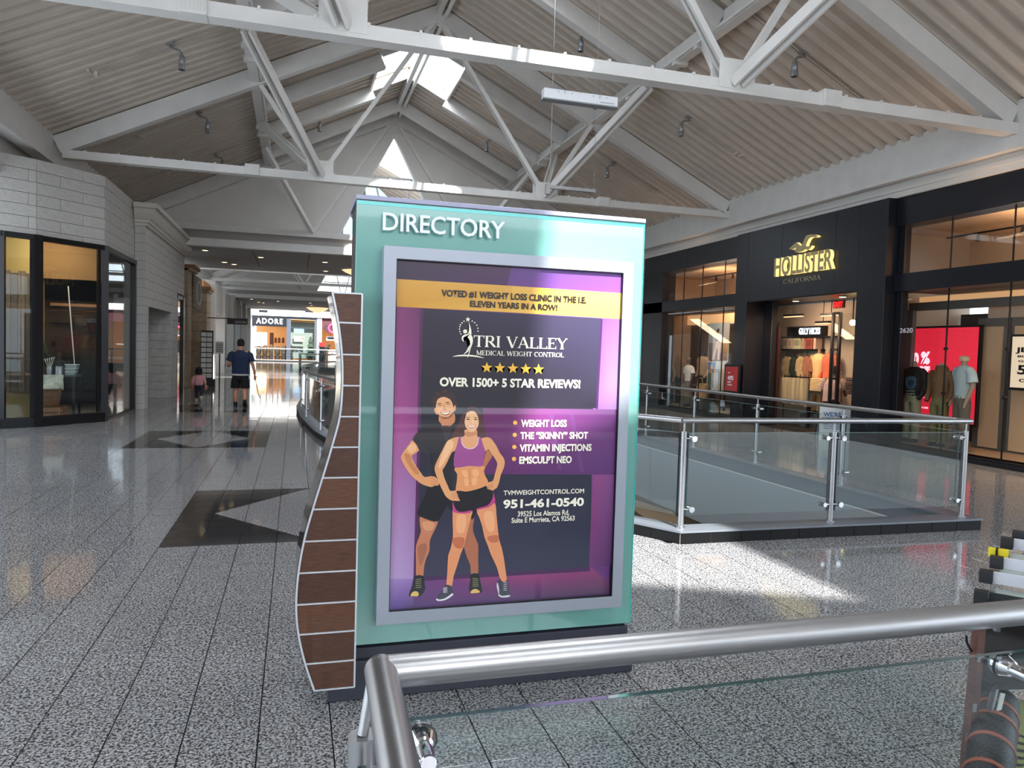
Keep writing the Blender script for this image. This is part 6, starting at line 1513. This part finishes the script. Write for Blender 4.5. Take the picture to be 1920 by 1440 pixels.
a, h = mq(1766, 683, 11.75, .11); mannequin(*a, cloth('brown_hoodie', (112, 82, 52)), cloth('olive_pants', (112, 106, 66)), 'headless mannequin in brown hoodie and olive trousers between its two neighbours', h=h, hood=True)
a, h = mq(1808, 676, 11.7, .11); a = (a[0], a[1], a[2], -PI/2-.35); mannequin(*a, cloth('white_tee', (168, 184, 190)), cloth('grey_cargo', (98, 90, 80)), 'headless mannequin in oversized white tee and grey cargo trousers with cream cap', h=h, sleeves='short', beanie=cloth('cream_cap', (196, 170, 140)))
# left window mannequins and flat lay
a, h = mq(1258, 683, 11.8, .12); mannequin(*a, cloth('cream_hoodie', (168, 142, 116)), cloth('dark_jeans', (40, 50, 60)), 'mannequin in beige hooded top and dark jeans at the far end of the left window', h=h, hood=True)
a, h = mq(1271, 668, 12.3, .12); mannequin(*a, cloth('beige_sweat', (176, 146, 118)), cloth('navy_jeans', (36, 44, 60)), 'taller mannequin in tan sweatshirt behind in the left window', h=h)
a, h = mq(1292, 678, 11.7, .12); mannequin(*a, cloth('white_crop', (206, 200, 200)), cloth('camo_skirt', (110, 96, 80), .35), 'mannequin with head in white crop top and patterned skirt in the left window', h=h*.98, sleeves='short', head=True, skirt=True, skin=mat('mannequin_dark', (92, 72, 60), .4))
a, h = mq(1319, 662, 12.2, .12); mannequin(*a, cloth('sand_sweat', (164, 136, 108)), cloth('black_pants', (30, 30, 34)), 'mannequin in sand coloured lettered sweatshirt in the middle of the left window', h=h, skin=mat('mannequin_black', (26, 22, 22), .4))
bgp = empty('canvas_bag', (11.6, 18.6, .8), 'tan striped canvas bag leaning on a low stand in the left window', 'bag')
c = gx(1318, 728, 11.6); g = G(); g.loft([(c.x, c.y, c.z-.28, .12, .26), (c.x, c.y, c.z, .15, .3), (c.x, c.y, c.z+.14, .1, .2)], 14); g.obj('body', cloth('bag_tan', (156, 122, 84), .4), bgp)
g = G(); g.tube([(c.x-.1, c.y-.15, c.z+.1), (c.x-.1, c.y-.1, c.z+.3), (c.x-.1, c.y+.1, c.z+.3), (c.x-.1, c.y+.15, c.z+.1)], .014, 6); g.obj('handle', MATS['bag_tan'], bgp)
G().box((c.x-.2, c.y-.35, .12), (c.x+.2, c.y+.35, c.z-.28)).obj('stand', M_greyst, bgp)
# posters in the left window
M_pic = attr_mat('photo_print', .4, .3, .25)
XPo = 12.4
def XPf(x, y, off): v = gx(x, y, XPo); return Vector((XPo-off, v.y, v.z))
p1 = empty('hanging_photo_poster', (XPo, gx(1348, 640, XPo).y, 2), 'tall beach photo poster of a model in white trousers in the left window', 'poster')
pp = Print(XPf, .004); Z = lambda L: [(1230+x*.1389, 560+y*.1389) for x, y in L]
pp.poly(Z([(722,340),(980,322),(962,830),(712,850)]), [(160,170,172), (186,186,182), (120,84,66), (110,96,82)]); pp.poly(Z([(716,600),(970,590),(962,830),(712,850)]), [(96,88,80),(196,150,104),(110,74,58),(86,66,56)])
pp.poly(Z([(815,440),(850,402),(862,450),(860,540),(858,600),(880,600),(870,660),(860,830),(835,830),(838,680),(825,660),(790,820),(765,825),(812,640),(808,540),(805,480)]), (206,176,156), 0); pp.poly(Z([(810,470),(835,408),(860,402),(858,450),(830,500),(812,560)]), (70,48,42)); pp.poly(Z([(808,500),(862,490),(862,560),(812,575)]), (96,62,54))
pp.obj('photo', M_pic, p1); q0, q1 = XPf(*Z([(722, 340)])[0], 0), XPf(*Z([(962, 850)])[0], 0)
G().box((XPo+.005, q1.y-.02, q1.z-.02), (XPo+.03, q0.y+.02, q0.z+.02)).obj('backing', M_wallw, p1)
XPo2 = 12.0
def XPg(x, y, off): v = gx(x, y, XPo2); return Vector((XPo2-off, v.y, v.z))
p2 = empty('group_photo_poster', (XPo2, gx(1345, 700, XPo2).y, 1), 'square photo poster of three people at the sea low in the left window', 'poster')
pp = Print(XPg, .004); pp.poly(Z([(700,855),(945,850),(925,1235),(690,1225)]), [(150,166,178),(190,190,186),(150,128,104),(120,110,96)]); pp.poly(Z([(700,855),(810,855),(800,960),(700,960)]), (60,88,128))
for L, c in (([(725,960),(740,900),(760,900),(770,960),(785,1000),(775,1200),(700,1205),(705,1020)], (58,66,50)), ([(745,885),(760,885),(768,940),(740,950)], (176,130,100)), ([(790,980),(805,975),(800,1150),(785,1150)], (190,150,120)), ([(820,960),(840,930),(852,960),(858,1060),(852,1160),(842,1160),(836,1080),(826,1160),(815,1150),(818,1050)], (150,160,170)), ([(880,970),(895,945),(910,960),(918,1080),(905,1180),(890,1180),(884,1080)], (176,150,124)), ([(735,960),(755,940),(775,965),(770,1000),(735,1000)], (150,100,76))): pp.poly(Z(L), c, 2)
pp.obj('photo', M_pic, p2); q0, q1 = XPg(*Z([(700, 855)])[0], 0), XPg(*Z([(925, 1235)])[0], 0); G().box((XPo2+.005, q1.y-.02, q1.z-.02), (XPo2+.03, q0.y+.02, q0.z+.02)).obj('backing', M_wallw, p2)
G().box((XPo2, q1.y, .12), (XPo2+.04, q1.y+.05, q1.z)).obj('leg', M_black, p2); G().box((XPo2, q0.y-.05, .12), (XPo2+.04, q0.y, q1.z)).obj('leg', M_black, p2)
a = gx(1381, 634, 12.2); lb = empty('light_column', (12.2, a.y, 1.2), 'narrow vertical light strip at the right side of the left window', 'light'); b = gx(1378, 684, 12.2); G().box((12.2, a.y-.05, b.z), (12.25, a.y+.05, a.z)).obj('diffuser', mat('strip_glow', (255, 226, 180), .5, emit=(255, 220, 170), es=.8), lb); G().box((12.2, a.y-.06, .12), (12.26, a.y+.06, b.z)).obj('column', M_dk, lb)
# inner entrance mannequins
a, h = mq(1536, 656, 12.38, .35); mannequin(*a, cloth('cream_tee', (222, 184, 134)), cloth('cream_pants', (206, 166, 114)), 'headless mannequin in cream tee and cream trousers inside the shop entrance', h=h, sleeves='short')
a, h = mq(1556, 656, 12.38, .35); mannequin(*a, cloth('coral_knit', (206, 104, 76)), cloth('coral_pants', (196, 92, 70)), 'headless mannequin in coral pink outfit inside the shop entrance', h=h)
G().box((12.2, gx(1562, 700, 12.38).y-.3, .012), (12.54, gx(1530, 700, 12.38).y+.3, .33)).obj('podium', M_greyst, GI)
for k in range(2):
    rt_ = empty('clothes_stack', (12.2, gx(1608, 730, 12.1).y, .5), ['lower', 'upper'][k]+' dark layered stack of folded clothes at the right side of the entrance', 'clothing')
    cc = gx(1606, 740-k*16, 12.1)
    for q in range(4): G().box((12.0, cc.y-.28, cc.z+q*.05), (12.35, cc.y+.25, cc.z+.04+q*.05), .015).obj('folded_item', cloth('dark_fold_%d' % (q % 2), [(70, 52, 50), (96, 72, 66)][q % 2]), rt_)
    if k == 0: G().box((13.9, cc.y-.4, .012), (12.35, cc.y+.255, cc.z-.01)).obj('stand', M_dk, rt_)
# warm shop light
area('win_left_light', (11.5, 19.3, 2.97), (12.9, 19.3, .6), .5, 3.4, 80, (1, .72, .48)); area('win_left_up', (12.6, 19, 3.35), (12.9, 19, 4.5), .5, 3.8, 67, (1, .66, .42)); 
area('win_right_light', (11.5, 8.8, 2.97), (12.9, 8.8, .6), .5, 6.2, 95, (1, .74, .52)); area('win_right_up', (12.6, 9.5, 3.4), (12.9, 9.5, 4.5), .5, 4.5, 55, (1, .66, .42))
area('entry_light', (11.6, 15.2, 3.02), (12.9, 15.2, .6), .4, 3.4, 120, (1, .68, .42)); area('entry_light2', (12.0, 13, 2.9), (12, 13, 0), .4, .6, 41, (1, .66, .42))
# ------------------------------------------------------------------ people
def lobj(g, name, m, root): o = g.obj(name, m); o.parent = root; return o
M_skin = mat('skin_tan', (188, 132, 104), .6); M_hair = mat('hair_dark', (22, 18, 18), .8, bump=.4, bump_s=120)
def hand(root, w_, d, m, name='hand'):
    """palm and five fingers; w_ wrist, d pointing direction"""
    w_ = Vector(w_); d = Vector(d).normalized(); s_ = d.cross(Vector((0, 1, 0)))
    if s_.length < .1: s_ = d.cross(Vector((1, 0, 0)))
    s_.normalize(); n_ = s_.cross(d)
    g = G(); g.tube([w_, w_+d*.03, w_+d*.085], [.022, .034, .032], 10)
    for k in range(4):
        b = w_+d*.085+s_*(k-1.5)*.018; L = (.07, .08, .075, .058)[k]; g.tube([b, b+d*L*.5+n_*.006, b+d*L*.85+n_*.028], [.0095, .0085, .007], 7)
    b = w_+d*.03+s_*.03; g.tube([b, b+d*.03+s_*.02, b+d*.062+s_*.018+n_*.01], [.012, .011, .008], 7)
    o = lobj(g, name, m, root); return o
man = empty('person', (-1.36, 20.6, 0), 'man in navy t-shirt and black shorts walking away down the hall', 'person')
V = [(0,0,.93),(0,0,1.05),(0,-.01,1.22),(0,-.02,1.36),(0,-.01,1.47),(0,.01,1.53),(0,.02,1.60),(0,.03,1.68),(0,.02,1.76),
     (-.19,-.01,1.41),(-.27,-.03,1.2),(-.29,.0,1.11),(-.30,.14,1.07),(-.29,.22,1.09),
     (.19,-.01,1.41),(.27,-.03,1.2),(.31,-.03,1.10),(.345,.0,.94),(.355,.03,.85),
     (-.095,.02,.86),(-.11,.06,.5),(-.11,.03,.30),(-.115,.05,.09),(-.115,.14,.035),
     (.095,0,.86),(.11,-.04,.5),(.12,-.10,.32),(.125,-.20,.14),(.13,-.14,.05)]
Ed = [(0,1),(1,2),(2,3),(3,4),(4,5),(5,6),(6,7),(7,8),(3,9),(9,10),(10,11),(11,12),(12,13),(3,14),(14,15),(15,16),(16,17),(17,18),(0,19),(19,20),(20,21),(21,22),(22,23),(0,24),(24,25),(25,26),(26,27),(27,28)]
Rr = [(.16,.12),(.16,.12),(.17,.125),(.18,.125),.075,.062,(.08,.09),(.085,.098),.055, .075,.052,.047,.04,.03, .075,.052,.047,.038,.03, .105,.07,.068,.04,.035, .105,.07,.068,.042,.035]
me = skin_body(V, Ed, Rr); o = meshobj('body', me, M_skin); o.parent = man
hand(man, (-.29, .22, 1.09), (.2, .9, .3), M_skin); hand(man, (.355, .03, .85), (.05, .15, -1), M_skin)
g = G(); g.loft([(0,0,.87,.215,.16),(0,0,.98,.212,.16),(0,-.01,1.15,.218,.165),(0,-.015,1.3,.235,.165),(0,-.015,1.4,.235,.15),(0,-.01,1.455,.17,.11),(0,0,1.5,.085,.08)], 22)
for s_ in (-1, 1): g.tube([(s_*.16,-.01,1.41),(s_*.225,-.015,1.37),(s_*.285,-.03,1.2)], [.085,.09,.078], 14)
lobj(g, 't_shirt', mat('navy_cotton', (27, 42, 72), .9, noise_s=5, noise_a=.12, bump=.3, bump_s=8), man)
lobj(G().loft([(0,0,.835,.208,.152),(0,0,.875,.218,.163)], 22), 'undershirt_hem', M_wallw, man)
g = G(); g.loft([(0,0,.72,.2,.145),(0,0,.86,.205,.15)], 20)
for s_, y in ((-1, .03), (1, -.02)): g.loft([(s_*.125,y,.50,.115,.12),(s_*.115,y*.6,.68,.115,.13),(s_*.10,0,.8,.105,.13)], 16)
lobj(g, 'shorts', mat('black_shorts', (14, 14, 17), .9), man)
g = G(); g.tube([(-.115,.05,.2),(-.115,.05,.08)], [.047,.047], 12); g.tube([(.125,-.17,.2),(.125,-.2,.12)], [.047,.047], 12); lobj(g, 'socks', M_black, man)
g = G(); g.loft([(-.115,.1,.0,.05,.14),(-.115,.1,.05,.05,.13),(-.115,.06,.1,.045,.07)], 14); g.tube([(.125,-.23,.13),(.128,-.18,.07),(.13,-.1,.03),(.13,-.04,.025)], [.045,.05,.05,.035], 12); lobj(g, 'shoes', M_black, man)
g = G(); g.loft([(0,.0,1.60,.075,.075),(0,.015,1.66,.094,.098),(0,.02,1.72,.093,.104),(0,.02,1.77,.07,.08),(0,.02,1.795,.03,.035)], 18); lobj(g, 'hair', M_hair, man)
g = G(); [g.ball((s_*.088, .035, 1.645), .012, .022, .03, 8, 6) for s_ in (-1, 1)]; g.tube([(0, .12, 1.67), (0, .138, 1.64), (0, .118, 1.63)], [.01, .015, .01], 8); g.ball((-.03, .108, 1.675), .011, .008, .008, 8, 6); g.ball((.03, .108, 1.675), .011, .008, .008, 8, 6); g.tube([(-.025, .112, 1.605), (0, .118, 1.602), (.025, .112, 1.605)], .006, 6); lobj(g, 'face_features', M_skin, man)
st = empty('walking_strap', (-.98, 20.66, .75), 'thin dark strap with red tip dangling from the walking man’s right hand', 'strap')
G().tube([(-1.0, 20.64, .82), (-.97, 20.66, .62), (-.93, 20.66, .42), (-.89, 20.66, .28), (-.86, 20.66, .25)], .009, 6).obj('strap', M_black, st); G().tube([(-.96, 20.66, .6), (-.93, 20.66, .44)], .012, 6).obj('red_section', mat('strap_red', (150, 40, 40), .6), st)
kid = empty('person', (-2.6, 22.6, 0), 'small child in pink sweater and dark jeans walking away', 'person', rz=.1)
V = [(0,0,.5),(0,0,.58),(0,0,.68),(0,0,.74),(0,0,.78),(0,.01,.84),(0,.01,.92),(-.09,0,.71),(-.15,-.01,.58),(-.17,.05,.48),(.09,0,.71),(.15,-.02,.58),(.18,-.05,.47),(-.055,0,.46),(-.06,.02,.26),(-.06,.02,.06),(-.06,.08,.03),(.055,0,.46),(.06,-.03,.28),(.07,-.14,.14),(.07,-.12,.08)]
Ed = [(0,1),(1,2),(2,3),(3,4),(4,5),(5,6),(2,7),(7,8),(8,9),(2,10),(10,11),(11,12),(0,13),(13,14),(14,15),(15,16),(0,17),(17,18),(18,19),(19,20)]
Rr = [.08,.085,.085,.05,.04,.07,.06,.045,.035,.022,.045,.035,.022,.06,.045,.03,.025,.06,.045,.03,.025]
me = skin_body(V, Ed, Rr); o = meshobj('body', me, M_skin); o.parent = kid
for w_, d in (((-.17, .05, .48), (0, .2, -1)), ((.18, -.05, .47), (.1, -.1, -1))):
    h_ = hand(kid, w_, d, M_skin); h_.scale = (1, 1, 1)
g = G(); g.loft([(0,0,.46,.115,.09),(0,0,.58,.125,.1),(0,0,.69,.12,.095),(0,0,.74,.07,.06)], 16)
for s_ in (-1, 1): g.tube([(s_*.08,0,.70),(s_*.13,-.005,.64),(s_*.155,-.01,.57),(s_*.172,.0,.5)], [.05,.052,.045,.034], 12)
lobj(g, 'sweater', mat('pink_knit', (206, 146, 152), .9, noise_s=12, noise_a=.1), kid)
g = G(); g.loft([(0,0,.4,.105,.085),(0,0,.49,.108,.088)], 14); g.tube([(-.055,0,.44),(-.06,.02,.26),(-.06,.02,.09)], [.062,.05,.042], 12); g.tube([(.055,0,.44),(.06,-.03,.28),(.07,-.13,.17)], [.062,.05,.042], 12)
lobj(g, 'jeans', mat('dark_denim', (38, 38, 58), .9, noise_s=14, noise_a=.2), kid)
g = G(); g.loft([(-.06,.04,0,.033,.075),(-.06,.04,.04,.033,.07),(-.06,.03,.07,.028,.04)], 12); g.tube([(.07,-.17,.13),(.07,-.13,.08),(.07,-.08,.05)], [.03,.034,.028], 10); lobj(g, 'shoes', M_wallw, kid)
g = G(); g.loft([(0,-.01,.76,.08,.07),(0,0,.83,.098,.095),(0,.005,.9,.092,.095),(0,.005,.955,.06,.065),(0,.005,.975,.02,.02)], 16); lobj(g, 'hair', M_hair, kid)
g = G(); [g.ball((s_*.075, .03, .86), .008, .015, .02, 8, 6) for s_ in (-1, 1)]; g.ball((0, .083, .85), .01, .012, .012, 8, 6); g.ball((-.025, .075, .875), .008, .006, .006, 8, 6); g.ball((.025, .075, .875), .008, .006, .006, 8, 6); g.tube([(-.02,.076,.82),(.02,.076,.82)], .005, 6); lobj(g, 'face_features', M_skin, kid)
# shopper inside the entrance
c = gx(1563, 688, 11.95)
shp = empty('person', (11.95, c.y, 0.012), 'shopper with dark hair in pale printed shirt behind the open glass door', 'person', rz=-.9); sc_ = c.z/1.78; shp.scale = (sc_,)*3
V = [(0,0,.93),(0,0,1.05),(0,.02,1.22),(0,.04,1.36),(0,.06,1.47),(0,.08,1.53),(0,.10,1.60),(0,.11,1.68),(0,.11,1.76),(-.19,.03,1.41),(-.27,.05,1.2),(-.28,.14,1.05),(.19,.03,1.41),(.27,.05,1.2),(.28,.14,1.05),(-.1,0,.86),(-.11,0,.48),(-.11,-.02,.08),(-.11,.1,.03),(.1,0,.86),(.11,0,.48),(.11,-.02,.08),(.11,.1,.03)]
Ed = [(0,1),(1,2),(2,3),(3,4),(4,5),(5,6),(6,7),(7,8),(3,9),(9,10),(10,11),(3,12),(12,13),(13,14),(0,15),(15,16),(16,17),(17,18),(0,19),(19,20),(20,21),(21,22)]
Rr = [(.16,.12),(.16,.12),(.17,.125),(.18,.12),.07,.06,.082,.088,.055,.075,.05,.035,.075,.05,.035,.1,.07,.042,.035,.1,.07,.042,.035]
me = skin_body(V, Ed, Rr); o = meshobj('body', me, mat('skin_dark', (120, 78, 58), .6)); o.parent = shp
for s_ in (-1, 1): hand(shp, (s_*.28, .14, 1.05), (0, .8, -.5), MATS['skin_dark'])
g = G(); g.loft([(0,0,.84,.25,.19),(0,.01,1.05,.24,.18),(0,.03,1.3,.24,.165),(0,.04,1.42,.2,.13),(0,.055,1.49,.09,.08)], 20)
for s_ in (-1, 1): g.tube([(s_*.17,.03,1.41),(s_*.23,.04,1.36),(s_*.29,.06,1.16)], [.09,.1,.105], 14)
lobj(g, 'shirt', mat('pale_print', (178, 150, 142), .9, noise_s=4, noise_a=.2), shp)
g = G(); g.loft([(0,0,.8,.17,.13),(0,0,.95,.17,.13)], 16)
for s_ in (-1, 1): g.loft([(s_*.11,-.01,.08,.075,.08),(s_*.11,0,.48,.085,.09),(s_*.1,0,.86,.105,.12)], 14)
lobj(g, 'trousers', M_dk, shp); g = G(); [g.loft([(s_*.11,.05,0,.045,.12),(s_*.11,.05,.05,.045,.1)], 12) for s_ in (-1, 1)]; lobj(g, 'shoes', M_black, shp)
lobj(G().loft([(0,.07,1.58,.08,.08),(0,.09,1.66,.095,.1),(0,.105,1.74,.09,.1),(0,.105,1.795,.03,.04)], 16), 'hair', M_hair, shp)
g = G(); g.ball((0, .195, 1.645), .012, .02, .018, 8, 6); [g.ball((s_*.032, .185, 1.675), .01, .008, .008, 8, 6) for s_ in (-1, 1)]; g.tube([(-.025,.18,1.605),(.025,.18,1.605)], .006, 6); lobj(g, 'face_features', MATS['skin_dark'], shp)
# person leaning at the far counter
c = gy(616, 648, 76.6)
fp = empty('person', (c.x-.4, 76.6, 0), 'person in black leaning on the counter at the far right end of the hall', 'person', rz=-1.2); fp.scale = (1.12,)*3
V = [(0,0,.93),(0,.08,1.08),(0,.2,1.22),(0,.3,1.32),(0,.38,1.40),(0,.44,1.46),(0,.48,1.55),(-.19,.3,1.28),(-.22,.5,1.1),(-.15,.72,1.12),(.19,.3,1.28),(.22,.5,1.1),(.15,.72,1.12),(-.1,0,.86),(-.11,0,.48),(-.11,-.02,.08),(-.11,.1,.03),(.1,0,.86),(.11,0,.48),(.11,-.02,.08),(.11,.1,.03)]
Ed = [(0,1),(1,2),(2,3),(3,4),(4,5),(5,6),(3,7),(7,8),(8,9),(3,10),(10,11),(11,12),(0,13),(13,14),(14,15),(15,16),(0,17),(17,18),(18,19),(19,20)]
Rr = [(.17,.13),(.18,.14),(.19,.14),(.19,.13),.08,.09,.08,.08,.06,.04,.08,.06,.04,.11,.085,.06,.045,.11,.085,.06,.045]
me = skin_body(V, Ed, Rr, sub=1); o = meshobj('body', me, mat('black_clothes', (16, 15, 18), .9)); o.parent = fp
lobj(G().ball((0,.47,1.53), .1, .11, .12, 12, 8), 'hair', M_hair, fp)
for s_ in (-1, 1): hand(fp, (s_*.15, .72, 1.12), (0, 1, 0), M_skin)
# ------------------------------------------------------------------ display cart behind the near railing, bottom right
CT = empty('display_cart', (2.6, 2.2, 0), 'worn display cart with stepped black and white trays behind the near railing', 'cart')
M_rust = mat('worn_red_brown', (96, 62, 56), .6, noise_s=14, noise_a=.35, bump=.2, bump_s=40); M_rub = mat('rubber_black', (22, 22, 26), .5); M_tray = mat('tray_clear', (150, 158, 152), .15, coat=.5, noise_s=16, noise_a=.35); M_strip = mat('price_strip', (196, 196, 206), .5)
# stepped trays: direction of the rows and of the steps on the ground
row = Vector((1.0, -.10, 0)).normalized(); stp = Vector((.45, 1.0, 0)).normalized()
def cpt(px, py_, z): v = gz(px, py_, z); return v
ZC = .86
starts = [(1826, 1120, .80), (1836, 1078, .85), (1856, 1052, .885), (1876, 1016, .92), (1898, 1004, .94)]
for k, (x, y, z) in enumerate(starts):
    p = cpt(x, y, z); up_ = Vector((0, 0, 1)); r0 = Vector((.62, -.78, 0)).normalized(); nrm = Vector((.78, .62, 0)).normalized()
    ln = .62; hh = .045 if k else .06
    G().bar(p+Vector((0, 0, 0)), p+r0*.045, .05, hh, up_).obj('end_cap', M_rub, CT)
    G().bar(p+r0*.047, p+r0*ln, .012, hh, up_).obj('price_strip' if k else 'front_bumper', M_strip if k else M_rub, CT)
    tr_ = G(); tr_.bar(p+r0*.03+nrm*.09+Vector((0, 0, -.012)), p+r0*ln+nrm*.09+Vector((0, 0, -.012)), .15, .02, up_); tr_.obj('tray', M_tray, CT)
    for q in range(5):
        c = p+r0*(.12+q*.15)+nrm*.09+Vector((0, 0, .006)); G().bar(c-r0*.055, c+r0*.055, .11, .016, up_).obj('packet', mat('packet_%d' % (q % 3), [(146, 158, 150), (110, 96, 86), (172, 178, 170)][q % 3], .25), CT)
    if k == 2:
        yb = empty('yellow_tag', tuple(p), 'yellow strap tag clipped on the trays of the cart', 'tag'); c = p+nrm*.09+r0*.02+Vector((0, 0, .02)); G().bar(c-r0*.03, c+r0*.04, .045, .03, up_).obj('clip', mat('yellow_plastic', (220, 200, 30), .4), yb); G().bar(c-nrm*.03, c+nrm*.03, .008, .034, up_).obj('band', M_black, yb)
# post and frame
yl = 1.95
def cy(px, py_, Y=yl): return gy(px, py_, Y)
a = cy(1838, 1150); b = cy(1812, 1440)
b2 = a+(b-a)*1.8; b2.z = max(0, b2.z)
k_ = (a.z-0)/(a.z-b.z); foot = a+(b-a)*k_
g = G(); g.bar(a+Vector((0, 0, -.0)), foot, .03, .03, (0, 1, 0)); g.obj('leg', M_rust, CT)
for px_, py_, h_ in ((1822, 1330, .03), (1845, 1225, .0)): pass
for (x, y, s_) in ((1835, 1232, .012), (1827, 1326, .012), (1818, 1390, .03)): c = cy(x, y, yl-.02); G().box((c.x-s_*.6, c.y-.004, c.z-s_*1.3), (c.x+s_*.5, c.y, c.z+s_)).obj('bare_patch', M_dsteel, CT)
for (x, y) in ((1819, 1280), (1808, 1420)): c = cy(x, y); G().box((c.x-.004, c.y-.015, c.z-.03), (c.x+.008, c.y+.01, c.z+.03), .003).obj('hinge', M_rust, CT)
G().tube([cy(1812, 1192), cy(1813, 1205), cy(1822, 1222)], .004, 6).obj('cable', M_black, CT)
a = cy(1868, 1175, 2.1); b = cy(1866, 1215, 2.1); G().cyl(a, b, .014, 12).obj('tube', M_steel, CT)
# black bag / box hanging under the trays
A_ = cy(1843, 1222); B_ = cy(1920, 1215); C_ = cy(1920, 1310); D_ = cy(1838, 1296)
g = G(); g.add([A_, B_+Vector((.5, 0, 0)), C_+Vector((.5, 0, 0)), D_, A_+Vector((.36, .32, 0)), B_+Vector((.8, .32, 0)), C_+Vector((.8, .32, 0)), D_+Vector((.36, .32, 0))], [(0,1,2,3),(7,6,5,4),(0,4,5,1),(1,5,6,2),(2,6,7,3),(3,7,4,0)]); g.obj('hanging_case', mat('case_black', (22, 22, 26), .7, noise_s=20, noise_a=.4), CT)
g = G(); 
for k in range(4): p = cy(1870+k*6, 1236, yl-.006); q = cy(1878+k*6, 1224, yl-.006); g.bar(p, q, .004, .004)
g.obj('scribble_mark', M_wallw, CT)
bow = G(); p = cy(1870, 1204, 2.05); bow.ball((p.x-.02, p.y, p.z), .02, .012, .016); bow.ball((p.x+.04, p.y, p.z), .022, .012, .02); bow.obj('knot', M_black, CT)
# roll with orange bands below
a = cy(1868, 1330, 2.0); b = cy(1850, 1470, 1.75); d = (b-a)
G().tube([a+d*-.1, a+d*1.6], .07, 20).obj('roll', M_rub, CT)
for t in (.12, .3, .6, .95): c = a+d*t; e = d.normalized()*.008; G().tube([c-e, c+e], .073, 24).obj('orange_band', mat('orange_band', (150, 78, 60), .6), CT)
G().bar(cy(1866, 1290, 1.93), cy(1826, 1455, 1.93), .012, .02, (0, 1, 0)).obj('brace', M_steel, CT)
G().bar(cy(1880, 1300, 1.92), cy(1868, 1350, 1.92), .02, .004, (0, 1, 0)).obj('loose_tape', M_wallw, CT)
a = cy(1905, 1440, 2.1); g = G(); g.tube([cy(1925, 1320, 2.1), cy(1918, 1380, 2.1), cy(1900, 1450, 2.1), cy(1880, 1520, 2.1)], .03, 14); g.obj('yellow_hose', mat('yellow_hose', (150, 146, 80), .6), CT)
for k in range(8): c = cy(1918-k*4.2, 1375+k*13, 2.1); G().tube([c+Vector((0, 0, .004)), c-Vector((0, 0, .004))], .033, 14).obj('hose_ring', M_rub, CT)
